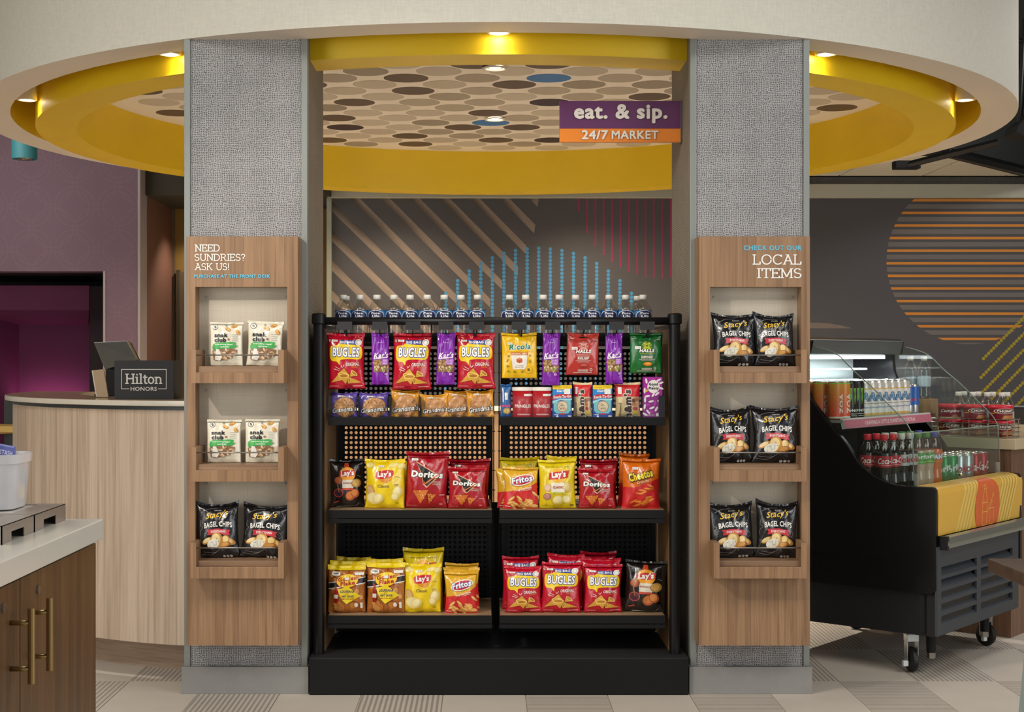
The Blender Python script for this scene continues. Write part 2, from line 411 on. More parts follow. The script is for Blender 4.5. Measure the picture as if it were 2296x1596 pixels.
def spline(pts, closed=True, n=5):
    out = []; L = len(pts)
    for i in range(L if closed else L - 1):
        p = [pts[(i + k) % L] if closed else pts[max(0, min(L - 1, i + k))] for k in (-1, 0, 1, 2)]
        for j in range(n):
            t = j / n
            out.append(tuple(0.5 * (2 * p[1][c] + (p[2][c] - p[0][c]) * t + (2 * p[0][c] - 5 * p[1][c] + 4 * p[2][c] - p[3][c]) * t * t + (3 * p[1][c] - p[0][c] - 3 * p[2][c] + p[3][c]) * t ** 3) for c in (0, 1)))
    if not closed: out.append(tuple(pts[-1]))
    return out
class Art:
    """a set of flat printed shapes in metres on a W x H sheet (u from -W/2, v from 0), normalised input"""
    def __init__(s, W=1.0, H=1.0): s.W, s.H, s.it = W, H, []
    def raw(s, part, col, vs, groups): s.it.append((part, col, vs, groups)); return s
    def _n(s, pts): return [(x * s.W, y * s.H) for x, y in pts]
    def poly(s, part, col, pts): p = s._n(pts); return s.raw(part, col, p, [[list(range(len(p)))]])
    def rect(s, part, col, x0, y0, x1, y1): return s.poly(part, col, [(x0, y0), (x1, y0), (x1, y1), (x0, y1)])
    def ell(s, part, col, cx, cy, rx, ry, rot=0, n=20, a0=0, a1=360):
        pts = []
        for i in range(n):
            a = math.radians(a0 + (a1 - a0) * i / (n if a1 - a0 >= 360 else n - 1)); x, y = rx * s.W * math.cos(a), ry * s.H * math.sin(a)
            c, d = math.cos(math.radians(rot)), math.sin(math.radians(rot))
            pts.append((cx * s.W + x * c - y * d, cy * s.H + x * d + y * c))
        return s.raw(part, col, pts, [[list(range(len(pts)))]])
    def line(s, part, col, pts, w):
        vs, fs = [], []; _stroke(s._n(pts), w * s.W, vs, fs); return s.raw(part, col, vs, _grouped(fs))
    def fit(s, part, col, vf, cx, cy, w, h, rot=0, ref=None, arc=0.0):
        vs, fs = vf; rv = ref or vs
        x0, x1 = min(p[0] for p in rv), max(p[0] for p in rv); y0, y1 = min(p[1] for p in rv), max(p[1] for p in rv)
        kx, ky = w * s.W / (x1 - x0), h * s.H / (y1 - y0)
        c, d = math.cos(math.radians(rot)), math.sin(math.radians(rot)); out = []
        for x, y in vs:
            a, b = (x - (x0 + x1) / 2) * kx, (y - (y0 + y1) / 2) * ky
            if arc: b += arc * s.H * (1 - (2 * a / (w * s.W)) ** 2)
            out.append((cx * s.W + a * c - b * d, cy * s.H + a * d + b * c))
        return s.raw(part, col, out, fs)
    def text(s, part, col, txt, cx, cy, w, h, bold=0.02, shear=0.0, outline=None, ow=0.05, rot=0, res=2, arc=0.0):
        ref = text_mesh(txt, bold, shear, res)
        if outline: s.fit(part, outline, text_mesh(txt, bold, shear, res, ow), cx, cy, w, h, rot, ref[0], arc)
        return s.fit(part, col, ref, cx, cy, w, h, rot, None, arc)
    def build(s, fn, gu=(), gv=(), step=0.00003, matf=None, base0=None, by_part=False, adapt=0.0):
        """fn(x, z, off) -> xyz. returns [(part, mesh)]"""
        matf = matf or ink
        off = 2 * step if base0 is None else base0
        order = []; dprev = 1.0
        parts = {}
        for n, (part, col, vs, groups) in enumerate(s.it):
          off += step
          if adapt:
            dim = max((max(p[0] for p in vs) - min(p[0] for p in vs)) / s.W, (max(p[1] for p in vs) - min(p[1] for p in vs)) / s.H)
            off += adapt * min(1.0, 1.5 * max(dim, dprev)); dprev = dim
          if by_part:
            if part not in order: order.append(part)
            off = (order.index(part) + 1) * step
          for sub, fs in enumerate(groups):
            off += 1.2e-5 if not by_part else 0.0
            bm = bmesh.new(); used = {}
            for f in fs:
                for i in f:
                    if i not in used: used[i] = bm.verts.new((vs[i][0], vs[i][1], 0))
                try: bm.faces.new([used[i] for i in f])
                except ValueError: pass
            bmesh.ops.triangulate(bm, faces=bm.faces[:])
            xs = [vs[i][0] for i in used]; ys = [vs[i][1] for i in used]
            for ax, grid, lo, hi in ((0, gu, min(xs), max(xs)), (1, gv, min(ys), max(ys))):
                for g in grid:
                    if lo < g < hi:
                        co = (g, 0, 0) if ax == 0 else (0, g, 0); no = (1, 0, 0) if ax == 0 else (0, 1, 0)
                        bmesh.ops.bisect_plane(bm, geom=bm.verts[:] + bm.edges[:] + bm.faces[:], plane_co=co, plane_no=no)
            d = parts.setdefault(part, ([], [], [], []))
            if col not in d[3]: d[3].append(col)
            mi = d[3].index(col); base = len(d[0])
            bm.verts.index_update()
            for v in bm.verts: d[0].append(fn(v.co.x, v.co.y, off))
            for f in bm.faces:
                idx = [v.index + base for v in f.verts]
                if f.normal.z < 0: idx.reverse()
                d[1].append(idx); d[2].append(mi)
            bm.free()
        out = []
        for part, (vs, fs, mi, cols) in parts.items():
            me = bpy.data.meshes.new(part); me.from_pydata(vs, [], fs)
            for c in cols: me.materials.append(matf(c))
            me.polygons.foreach_set('material_index', mi)
            me.polygons.foreach_set('use_smooth', [True] * len(me.polygons))
            me.update(); out.append((part.split('#')[0], me))
        return out
# ================================================================ materials used in the room
WHITE_VINYL = fabric('white_woven_wallcovering', '#d6d2c4', 0.7, (150, 150, 26), 0.07, 0.12)
SOFFIT = M('#dbcfc0', 0.6, 0, 0.02, 4, name='soffit_paint')
YELLOW = M('#e6c116', 0.42, 0, 0.03, 5, 0.05, 120, 0.0006, name='yellow_paint')
COLFAB = weave('column_woven_fabric', '#adabaa', '#545356')
SIDEFAB = weave('column_side_fabric', '#8f8577', '#5e564b', 0.0085, 1.2, 0.85, 'yz')
TRIM = M('#8d918c', 0.45, 0.35, 0.03, 8, name='grey_metal_trim')
BASEGREY = M('#8b8985', 0.7, 0, 0.09, 22, 0.06, 200, 0.0005, name='grey_porcelain_base')
OAK = wood('light_oak_laminate', '#7b5d44', '#967455', '#a78462')
OAK_H = wood('light_oak_laminate_horizontal', '#775a44', '#917256', '#a08164', (1.3, 24, 24))
DESKWOOD = wood('pale_ash_laminate', '#b39c86', '#d0b9a2', '#dcc8b2', (16, 16, 0.9))
DESKWOOD_H = wood('ash_plinth_laminate', '#86705c', '#9d8670', '#ab957f', (2.2, 2.2, 30))
CABWOOD = wood('brown_walnut_laminate', '#4a3422', '#614529', '#705234', (26, 26, 1.6))
BLACK = M('#0e0e10', 0.4, 0, 0.1, 30, spec=0.35, name='black_metal_paint')
BLACKR = M('#0b0b0c', 0.6, 0, 0.1, 30, spec=0.3, name='black_matte')
DARK = M('#262a2a', 0.85, 0, 0.08, 6, name='dark_ceiling_paint')
MURAL = fabric('charcoal_mural_print', '#454448', 0.7, (200, 200, 40), 0.06, 0.05)

# ================================================================ floor with its tiles
fl = MB().box(-6, 6.5, -4, 13, -0.08, -0.0035).build('floor', M('#c9bda6', 0.8, 0, 0.08, 60, name='grout'), kind='structure')
def tile_mat(name, stripes=None):
    m, nt, b = _new(name)
    v = objco(nt)
    nz = N(nt, 'ShaderNodeTexNoise'); nz.inputs['Scale'].default_value = 7; nz.inputs['Detail'].default_value = 5
    nt.links.new(v, nz.inputs['Vector'])
    base = mixc(nt, nz.outputs[0], lin('#bdb4a8'), lin('#cbc2b5'))
    if stripes is not None:
        sp = N(nt, 'ShaderNodeSeparateXYZ'); nt.links.new(v, sp.inputs[0])
        n2 = N(nt, 'ShaderNodeTexNoise'); n2.inputs['Scale'].default_value = 130; n2.inputs['Detail'].default_value = 2
        nt.links.new(v, n2.inputs['Vector'])
        mu = N(nt, 'ShaderNodeMath', operation='MULTIPLY'); mu.inputs[1].default_value = 2 * math.pi / 0.0185
        nt.links.new(sp.outputs[stripes], mu.inputs[0])
        sn = N(nt, 'ShaderNodeMath', operation='SINE'); nt.links.new(mu.outputs[0], sn.inputs[0])
        ad = N(nt, 'ShaderNodeMath', operation='MULTIPLY_ADD'); ad.inputs[1].default_value = 1.6; nt.links.new(n2.outputs[0], ad.inputs[0]); nt.links.new(sn.outputs[0], ad.inputs[2])
        mr = N(nt, 'ShaderNodeMapRange'); mr.inputs[1].default_value = 0.5; mr.inputs[2].default_value = 1.3
        nt.links.new(ad.outputs[0], mr.inputs[0])
        fm = N(nt, 'ShaderNodeMath', operation='MULTIPLY'); fm.inputs[1].default_value = 0.75; nt.links.new(mr.outputs[0], fm.inputs[0])
        base = mixc(nt, fm.outputs[0], base, lin('#857c73'))
        bump(nt, b, mr.outputs[0], 0.25, 0.001)
    nt.links.new(base, b.inputs['Base Color'])
    b.inputs['Roughness'].default_value = 0.55
    return m
TW, TD = 0.3025, 0.61
tmesh = {}
for key, st in (('plain', None), ('along', 0), ('across', 1)):
    tmesh[key] = MB().box(-TW / 2 + 0.0012, TW / 2 - 0.0012, -TD / 2 + 0.0012, TD / 2 - 0.0012, -0.009, 0).mesh('floor_tile', tile_mat('tile_' + key, st))
for j in range(-3, 6):
    for k in range(-12, 15):
        striped = (k + j) % 2 == 0
        key = 'plain' if not striped else ('across' if (j == -1 and k >= 1) or (j == 1 and k < 0) else 'along')
        put('floor_tile', tmesh[key], fl, (-0.155 + TW * (k + 0.5), 5.57 + TD * (j + 0.5), 0))

# ================================================================ shell: dark upper ceiling and outer walls
MB().box(-6, 6.5, -4, 13, 3.3, 3.4).build('ceiling', DARK, kind='structure')
MB().box(-6, -5.9, -1, 13, 0, 3.3).build('wall_left', M('#b9b2a8', 0.8, name='lobby_wall_paint'), kind='structure')
MB().box(6.4, 6.5, -1, 13, 0, 3.3).build('wall_right', M('#b9b2a8', 0.8, name='lobby_wall_paint'), kind='structure')

# ---------------------------------------------------------------- mural wall
YB = 10.7
wb = MB().box(-1.13, 6.4, YB, YB + 0.15, 0, 2.57).build('wall_back', MURAL, kind='structure')
MB().box(-1.13, 6.4, YB + 0.02, YB + 0.15, 2.57, 3.3).build('upper_panel', DARK, wb)
zt0, zt1 = PZ(445, YB), PZ(414, YB)
MB().box(-1.16, 6.4, YB - 0.05, YB, zt0, zt1).build('cornice_band', M('#a3a294', 0.5, 0, 0.02, 3, name='pale_grey_trim'), wb, bevel=0.004)
MB().box(-1.16, 6.4, YB - 0.006, YB, zt1, 2.57).build('frieze_band', weave('frieze_fabric', '#6d6a66', '#3f3d3b', 0.008), wb)
MB().box(-1.165, -1.13, YB - 0.05, YB + 0.05, 0, zt0).build('edge_trim', M('#8d9183', 0.5, name='edge_trim_paint'), wb)
MB().box(2.3, 6.4, YB - 0.03, YB, 0, PZ(912, YB)).build('dark_wainscot', M('#2a231d', 0.6, name='dark_wainscot_paint'), wb)
MB().box(2.3, 6.4, YB - 0.045, YB, PZ(912, YB), PZ(909, YB)).build('mural_bottom_trim', TRIM, wb)

def flat(Y):
    return lambda x, z, off: (x, Y - off, z)
ma = Art()
sc6 = 840 / 2296.0
def mz(x, y, ox=700, oy=420, k=sc6): return (PX(ox + x * k, YB), PZ(oy + y * k, YB))
# diagonal pale bands, cut by a rounded outline on their right ends
ends = {0: 1388, 1: 1368, 2: 1312, 3: 1262, 4: 1164, 5: 1092}
for i in range(11):
    x_top = 1370 - 183.5 * i            # where the band's upper edge meets the mural's top line
    def up(x): return 50 + (x - x_top) * 0.99
    xs = max(118, x_top - 62)
    ex = ends.get(i, x_top + 1000)
    if i > 5: ex = min(ex, 1000)
    w = 62
    ma.poly('diagonal_bands', '#7d7066', [mz(xs, max(up(xs), 45)), mz(max(xs, x_top), max(up(xs), 45)), mz(ex, up(ex)), mz(ex - (8 if i < 2 else 2), up(ex) + w - 10), mz(xs, max(up(xs), 45) + (w if xs == 118 else 0))])
# columns of blue dots
bt = [650, 572, 513, 467, 432, 405, 387, 377, 373, 378, 387, 405, 432, 467, 513, 572, 650]
for i, t in enumerate(bt):
    y = t
    while y < 1335:
        a, b = mz(820 + 71.05 * i, y)
        ma.ell('blue_dots', '#3a82b2', a, b, 0.0134, 0.0134, n=14)
        y += 23.4
# columns of magenta dots hanging from the top
mbm = [145, 278, 357, 413, 457, 490, 517, 535, 548, 556, 558, 551, 540, 520]
for i, t in enumerate(mbm):
    y = t - 5
    while y > 40:
        a, b = mz(1633 + 51.2 * i, y)
        ma.ell('magenta_dots', '#8f2550', a, b, 0.0079, 0.0079, n=10)
        y -= 13.6
# big striped disc on the right
kc = 486 / 1724.0
def mr_(x, y): return (PX(1810 + x * kc, YB), PZ(330 + y * kc, YB))
dcx, dcy, dr = 1292, 905, 662
def chord(y):
    q = dr * dr - (y - dcy) ** 2
    return math.sqrt(q) if q > 0 else 0
def band(col, y0, y1):
    y1 = min(y1, dcy + dr - 1)
    if y1 - y0 < 4: return
    pts = []
    for i in range(7): y = y0 + (y1 - y0) * i / 6; pts.append(mr_(dcx - chord(y), y))
    for i in range(7): y = y1 + (y0 - y1) * i / 6; pts.append(mr_(dcx + chord(y), y))
    ma.poly('disc_stripes', col, pts)
for i in range(12):
    y = 412 + 100.2 * i
    band('#c98026', y, y + 20)
    band('#67625f', y + 33 + 8, y + 70 + 8)
# lens fragments of another disc, bottom left
ma.poly('disc_stripes', '#6d625a', [mr_(x, y) for x, y in [(-200, 1440), (-200, 1400), (0, 1394), (80, 1394), (180, 1402), (270, 1417), (360, 1440)]])
ma.poly('disc_stripes', '#6d625a', [mr_(x, y) for x, y in [(-200, 1570), (-200, 1520), (530, 1520), (600, 1560), (600, 1570)]])
# diagonal rows of yellow dots
k7 = 256 / 1857.0
def my(x, y): return (PX(2040 + x * k7, YB), PZ(780 + y * k7, YB))
for sx, sy in ((1198, 172), (1158, 477), (1140, 758), (1332, 820), (1465, 950), (1740, 932), (1930, 1000)):
    x, y, n = sx, sy, 0
    while n < 70 and PX(2040 + x * k7, YB) < 6.3:
        a, b = my(x, y)
        if b > PZ(909, YB) and b < zt0 and n < (26 if sy < 800 else 40): ma.ell('yellow_dots', '#9d8a1c', a, b, 0.0128, 0.0128, n=12)
        x += 41.3; y -= 42.2; n += 1
for part, me in ma.build(flat(YB), step=0.0004, by_part=True, matf=lambda h: M(h, 0.7, 0, 0.04, 20, name='mural_ink_' + h.strip('#'))): link(part, me, wb)

# low wood counter under the mural
bc = thing('wall_counter', 'pale wood counter with white top below the mural behind the rack', 'counter', (0, 0, 0))
MB().box(-1.1, 2.25, YB - 0.2, YB, 0.0, 0.855).build('front_panel', wood('wall_counter_wood', '#7d6248', '#967759', '#a58666'), bc)
MB().box(-1.1, 2.25, YB - 0.23, YB, 0.855, 0.885).build('worktop', M('#d9d2c4', 0.3, name='white_quartz_back'), bc, bevel=0.003)

# ---------------------------------------------------------------- ceiling tiles by the mural wall, dark bulkhead
tp = [(1.5, YB), (1.98, 9.78), (2.72, 9.3), (3.05, 9.5), (4.1, YB)]
ct = MB().prism(tp, 2.585, 2.62, lambda a, b, d: (a, b, d)).build('ceiling_grid', M('#b9b5a8', 0.8, name='ceiling_grid_paint'), kind='structure')
def clip_poly(poly, x0, x1, y0, y1):
    def cl(p, f, inter):
        out = []
        for i in range(len(p)):
            a, b = p[i - 1], p[i]
            if f(b):
                if not f(a): out.append(inter(a, b))
                out.append(b)
            elif f(a): out.append(inter(a, b))
        return out
    def ix(c): return lambda a, b: (c, a[1] + (b[1] - a[1]) * (c - a[0]) / (b[0] - a[0]))
    def iy(c): return lambda a, b: (a[0] + (b[0] - a[0]) * (c - a[1]) / (b[1] - a[1]), c)
    for f, g in ((lambda p: p[0] >= x0, ix(x0)), (lambda p: p[0] <= x1, ix(x1)), (lambda p: p[1] >= y0, iy(y0)), (lambda p: p[1] <= y1, iy(y1))):
        poly = cl(poly, f, g)
        if not poly: return []
    return poly
for i in range(5):
    for j in range(3):
        q = clip_poly(tp, 1.37 + 0.61 * i + 0.006, 1.98 + 0.61 * i - 0.006, YB - 0.08 - 0.61 * (j + 1) + 0.006, YB - 0.08 - 0.61 * j - 0.006)
        if len(q) > 2: MB().prism(q, 2.57, 2.59, lambda a, b, d: (a, b, d)).build('ceiling_tile', M('#cfcbbd', 0.9, 0, 0.05, 80, 0.2, 300, 0.0006, name='mineral_fibre_tile'), ct)
bh = MB()
for (a, b) in ((tp[2], tp[3]), (tp[3], tp[4]), (tp[1], tp[2])):
    bh.add([(a[0], a[1], 2.56), (b[0], b[1], 2.56), (b[0], b[1], 3.3), (a[0], a[1], 3.3), (a[0] - 0.03, a[1] + 0.05, 2.56), (b[0] - 0.03, b[1] + 0.05, 2.56), (b[0] - 0.03, b[1] + 0.05, 3.3), (a[0] - 0.03, a[1] + 0.05, 3.3)],
           [(0, 1, 2, 3), (4, 7, 6, 5), (0, 4, 5, 1), (3, 2, 6, 7), (0, 3, 7, 4), (1, 5, 6, 2)])
bh.build('trim_1', DARK, kind='structure')
e2 = MB().tube([(tp[2][0], tp[2][1] - 0.03, 2.57), (tp[3][0] + 0.02, tp[3][1] - 0.03, 2.57), (tp[4][0] + 0.05, tp[4][1] - 0.03, 2.57)], 0.035, 6)
e2.build('trim_2', BLACK, kind='structure')
MB().box(5.2, 6.4, 6.5, 6.6, 2.4, 3.3).build('trim_3', DARK, kind='structure')

# ---------------------------------------------------------------- purple wall with a lit alcove, corridor on its right
YPW = 10.4
def pattern_mat():
    m, nt, b = _new('purple_patterned_wallcovering')
    v = objco(nt)
    sp = N(nt, 'ShaderNodeSeparateXYZ'); nt.links.new(v, sp.inputs[0])
    def frac(out, p, sh):
        a = N(nt, 'ShaderNodeMath', operation='MULTIPLY_ADD'); a.inputs[1].default_value = 1 / p; a.inputs[2].default_value = sh; nt.links.new(out, a.inputs[0])
        f = N(nt, 'ShaderNodeMath', operation='FRACT'); nt.links.new(a.outputs[0], f.inputs[0])
        s_ = N(nt, 'ShaderNodeMath', operation='SUBTRACT'); s_.inputs[1].default_value = 0.5; nt.links.new(f.outputs[0], s_.inputs[0])
        return s_.outputs[0]
    acc = None
    for sx, sz, r in ((0, 0, 0.46), (0.5, 0.5, 0.46), (0, 0, 0.34)):
        cb = N(nt, 'ShaderNodeCombineXYZ'); nt.links.new(frac(sp.outputs[0], 0.31, sx), cb.inputs[0]); nt.links.new(frac(sp.outputs[2], 0.31, sz), cb.inputs[1])
        ln = N(nt, 'ShaderNodeVectorMath', operation='LENGTH'); nt.links.new(cb.outputs[0], ln.inputs[0])
        cp = N(nt, 'ShaderNodeMath', operation='COMPARE'); cp.inputs[1].default_value = r; cp.inputs[2].default_value = 0.012; nt.links.new(ln.outputs['Value'], cp.inputs[0])
        if acc is None: acc = cp.outputs[0]
        else:
            mx = N(nt, 'ShaderNodeMath', operation='MAXIMUM'); nt.links.new(acc, mx.inputs[0]); nt.links.new(cp.outputs[0], mx.inputs[1]); acc = mx.outputs[0]
    mu = N(nt, 'ShaderNodeMath', operation='MULTIPLY'); mu.inputs[1].default_value = 0.1; nt.links.new(acc, mu.inputs[0])
    nt.links.new(mixc(nt, mu.outputs[0], lin('#6f5764'), lin('#9a7f86')), b.inputs['Base Color'])
    b.inputs['Roughness'].default_value = 0.7
    return m
PURPLE = pattern_mat()
xr, xa = PX(313, YPW), PX(233, YPW)
za0, za1 = 0.35, PZ(608, YPW)
w1 = MB()
w1.box(xa, xr, YPW, YPW + 0.2, 0, 3.3); w1.box(-6, xa, YPW, YPW + 0.2, za1, 3.3); w1.box(-6, xa, YPW, YPW + 0.2, 0, za0)
wp = w1.build('wall_purple', PURPLE, kind='structure')
LG = M('#9a8f90', 0.5, name='pale_corner_trim')
MB().box(xr - 0.012, xr + 0.006, YPW - 0.008, YPW + 0.2, 0, 3.3).build('corner_trim', LG, wp)
MB().box(xa - 0.004, xa + 0.012, YPW - 0.008, YPW + 0.02, za0, za1).build('alcove_trim', LG, wp)
# alcove: dark surround, inner magenta upholstered box
AL = M('#0e0b0e', 0.7, name='alcove_black')
MAG = M('#6d3257', 0.8, 0, 0.06, 60, name='magenta_upholstery')
alc = thing('alcove_bench', 'deep dark alcove with magenta upholstered recess in the purple wall', 'alcove', (-3.2, YPW, 0))
def sub(mb, name, mat, **k):
    mb.v = [(x + 3.2, y - YPW, z) for x, y, z in mb.v]
    return mb.build(name, mat, alc, **k)
sub(MB().box(-5.2, xa, YPW + 0.2, YPW + 1.5, za1, za1 + 0.05), 'top_lining', AL)
sub(MB().box(xa, xa + 0.05, YPW + 0.2, YPW + 1.5, za0, za1), 'side_lining', AL)
sub(MB().box(-5.2, xa, YPW + 1.5, YPW + 1.55, za0, za1 + 0.05), 'back_lining', AL)
sub(MB().box(-5.2, xa, YPW + 0.2, YPW + 1.5, za0 - 0.05, za0), 'floor_lining', AL)
ya0, ya1 = YPW + 0.55, YPW + 1.25
o0 = (PX(-80, ya0), PX(200, ya0), PZ(640, ya0)); o1 = (PX(43, ya1), PX(198, ya1), PZ(728, ya1))
zb = 0.4
# sloping upholstered top, left and right cheeks, back cushion
mb = MB(); mb.add([(o0[0], ya0, PZ(695, ya0)), (o0[1], ya0, PZ(695, ya0)), (o1[1], ya1, o1[2]), (o1[0], ya1, o1[2]), (o0[0], ya0, o0[2]), (o0[1], ya0, o0[2]), (o1[1], ya1, o0[2]), (o1[0], ya1, o0[2])],
     [(0, 1, 2, 3), (4, 7, 6, 5), (0, 4, 5, 1), (1, 5, 6, 2), (2, 6, 7, 3), (3, 7, 4, 0)]); sub(mb, 'top_cushion', MAG)
mb = MB(); mb.add([(o0[0], ya0, zb), (o0[0], ya0, o0[2]), (o1[0], ya1, o1[2]), (o1[0], ya1, zb), (o0[0] - 0.1, ya0, zb), (o0[0] - 0.1, ya0, o0[2]), (o1[0] - 0.1, ya1, o1[2]), (o1[0] - 0.1, ya1, zb)],
     [(0, 1, 2, 3), (4, 7, 6, 5), (0, 4, 5, 1), (1, 5, 6, 2), (2, 6, 7, 3), (3, 7, 4, 0)]); sub(mb, 'side_cushion', MAG)
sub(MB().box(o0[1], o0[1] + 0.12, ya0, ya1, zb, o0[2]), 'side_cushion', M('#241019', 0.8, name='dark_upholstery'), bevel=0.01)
sub(MB().box(o1[0] - 0.05, o1[1] + 0.05, ya1, ya1 + 0.1, zb, o1[2] + 0.05), 'back_cushion', MAG)
sub(MB().box(o0[0], o0[1], ya0, ya1, zb - 0.05, zb), 'seat_cushion', MAG)
zl = PZ(905, ya1)
sub(MB().box(o1[0], o1[1], ya1 - 0.05, ya1 - 0.02, zl, zl + 0.02), 'light_strip', glow('magenta_led', '#ff6fb0', 2.0))
area('alcove_led', ((o1[0] + o1[1]) / 2, ya1 - 0.12, zl + 0.03), ((o1[0] + o1[1]) / 2, ya1, zl + 0.45), 0.5, 0.05, 0.55, (1.0, 0.4, 0.68))
# lounge chair arm glimpsed left of the desk
ch = thing('lounge_chair', 'grey upholstered lounge chair glimpsed left of the front desk', 'chair', P(25, 1000, 8.6))
MB().box(-0.055, 0.09, 0, 0.4, -0.75, 0.31).build('side_cushion', M('#3c4143', 0.8, name='grey_upholstery'), ch, bevel=0.04)
MB().box(-0.4, 0.12, -0.04, 0.06, 0.075, 0.13).build('arm_rail', M('#a98a4a', 0.35, 0.6, name='brass_rail'), ch, bevel=0.01)
for x in (-0.35, 0.06): MB().box(x, x + 0.03, 0.3, 0.36, PZ(1000, 8.6) * -1, -0.75).build('leg', BLACKR, ch)
for x in (-0.35, 0.06): MB().box(x, x + 0.03, 0.02, 0.06, PZ(1000, 8.6) * -1, 0.08).build('leg', BLACKR, ch)

# corridor behind the left column
co = MB().box(xr - 0.1, xr, YPW + 0.2, 11.5, 0, 2.42).build('wall_corridor', M('#6a4538', 0.7, 0, 0.05, 6, name='corridor_paint'), kind='structure')
MB().box(xr, -1.13, 11.5, 11.6, 0, 2.42).build('wall_corridor_end', M('#7d5f24', 0.7, name='ochre_paint'), kind='structure')
MB().box(xr, -1.13, YPW + 0.15, 12, 2.42, 3.3).build('ceiling_corridor', M('#332d24', 0.8, name='corridor_soffit'), kind='structure')
MB().box(xr - 0.02, xr + 0.02, 11.48, 11.56, 0, 2.42).build('trim_4', M('#5b4632', 0.6, name='door_frame_brown'), kind='structure')
dr_ = MB().box(PX(400, 11.5), PX(470, 11.5), 11.46, 11.5, 0, PZ(610, 11.5)).build('door_1', M('#5d4a34', 0.5, name='door_brown'), kind='structure')
MB().box(PX(398, 11.5), PX(405, 11.5), 11.44, 11.5, 0, PZ(606, 11.5)).build('door_frame', M('#3f3427', 0.5, name='door_frame_dark'), dr_)
spot('added_corridor_fill', (-2.1, 11.2, 2.4), (-2.3, 11.4, 0), 30, 110, 0.7)  # added fill to lift the dark corridor, no fixture modelled

# ---------------------------------------------------------------- round soffit
RC = (0.05, 7.72)
ZS, ZY, ZD = 2.423, 2.368, 2.64
ring = thing('soffit_ring', 'large round white soffit with a yellow drum over the market', 'soffit', (RC[0], RC[1], ZY))
def lz(prof, n=128, **k): return MB().lathe([(r, z - ZY) for r, z in prof], (0, 0, 0), n, **k)
RO, RI, DO, DI = 2.617, 2.45, 2.335, 2.14
lz([(RO, ZS), (RO, 3.3)]).build('fascia', WHITE_VINYL, ring, smooth=True)
lz([(RI, ZS), (RO, ZS)]).build('soffit_face', SOFFIT, ring)
lz([(RI, ZS), (RI, 2.82)]).build('cove_wall', YELLOW, ring, smooth=True)
lz([(DO, 2.82), (RI, 2.82)]).build('cove_top', YELLOW, ring)
lz([(DO, 2.82), (DO, ZY)]).build('drum_outer_face', YELLOW, ring, smooth=True)
lz([(DO, ZY), (DI, ZY)]).build('drum_bottom', YELLOW, ring)
lz([(DI, ZY), (DI, 2.72)]).build('drum_inner_face', YELLOW, ring, smooth=True)
# dotted ceiling disc
cd = MB().lathe([(0.001, ZD), (DI, ZD), (DI, ZD + 0.03), (0.001, ZD + 0.03)], (RC[0], RC[1], 0), 96).build('ceiling_dotted', M('#dcd3c6', 0.7, 0, 0.03, 5, name='dotted_ceiling_paint'), kind='structure')
greys = [M(h, 0.7, 0, 0.02, 9, name='dot_' + h.strip('#')) for h in ('#b9af9f', '#b3a898', '#9a8f80', '#a59a8a', '#8f8475')]
DBR, DPU, DBL = (M(h, 0.6, 0, 0.02, 9, name='dot_' + h.strip('#')) for h in ('#54443a', '#2c1c2c', '#2f6da8'))
def dz(x, y): return (680 + x / 2.609, y / 2.609)
special = [(dz(1450, 455), DBL), (dz(1100, 725), DBL), (dz(1430, 603), DPU), (dz(258, 755), DPU), (dz(1445, 828), DPU)]
for q in ((602, 457), (1243, 493), (645, 532), (308, 604), (960, 385), (1448, 380), (1083, 665), (2030, 568), (140, 500), (220, 700), (937, 752), (1278, 750), (632, 805), (200, 830), (663, 853), (1130, 828)):
    special.append((dz(*q), DBR))
special += [((340, 210), DBR), ((373, 270), DBR), ((1876, 243), DBR)]
spw = []
for (px, py), m in special:
    Y = F * (ZD - EYE) / (800 - py); spw.append((PX(px, Y), Y, m))
dmesh = {}
def disc_mesh(m):
    if m.name not in dmesh: dmesh[m.name] = MB().lathe([(0.0001, -0.0015), (0.112, -0.0015), (0.112, 0.0)], (0, 0, 0), 32).mesh('ceiling_dot', m)
    return dmesh[m.name]
rnd = random.Random(4)
a_, b_ = 0.357, 0.173
cells = []
for j in range(-14, 15):
    for i in range(-8, 9):
        x = -0.396 + a_ * (i - (0.5 if j % 2 else 0)) + 0.009 * j; y = 7.26 + b_ * j
        d = math.hypot(x - RC[0], y - RC[1])
        if d < DI - 0.118: cells.append([x, y, None])
for sx, sy, m in spw:
    c = min(cells, key=lambda q: math.hypot(q[0] - sx, (q[1] - sy)))
    c[2] = m
for x, y, m in cells:
    put('ceiling_dot', disc_mesh(m or greys[rnd.choice([0, 0, 1, 2, 3, 3, 4])]), cd, (x, y, ZD))

# downlights
LENS = glow('warm_lamp_lens', '#fff1d6', 14.0)
CAN = M('#d9cfbd', 0.4, 0, 0.02, name='downlight_can')
can_me = MB().lathe([(0.046, 0.16), (0.046, 0.0), (0.036, -0.002), (0.034, 0.006)], (0, 0, 0), 24).mesh('can', CAN, True)
lens_me = MB().lathe([(0.0001, 0.004), (0.035, 0.004)], (0, 0, 0), 20).mesh('lens', LENS)
trim_me = MB().lathe([(0.062, 0.0), (0.058, -0.008), (0.046, -0.006), (0.044, 0.004)], (0, 0, 0), 24).mesh('trim_ring', M('#d8d2c6', 0.4, name='downlight_trim'), True)
pos_words = {0: 'at the front centre over the rack', 1: 'first to the right of the front centre', -1: 'first to the left of the front centre', 2: 'second to the right of the front centre', -2: 'second to the left of the front centre',
             3: 'third to the right of the front centre', -3: 'third to the left of the front centre', 4: 'hidden at the right rear', -4: 'hidden at the left rear', 5: 'at the rear right by the mural', -5: 'at the rear left by the mural'}
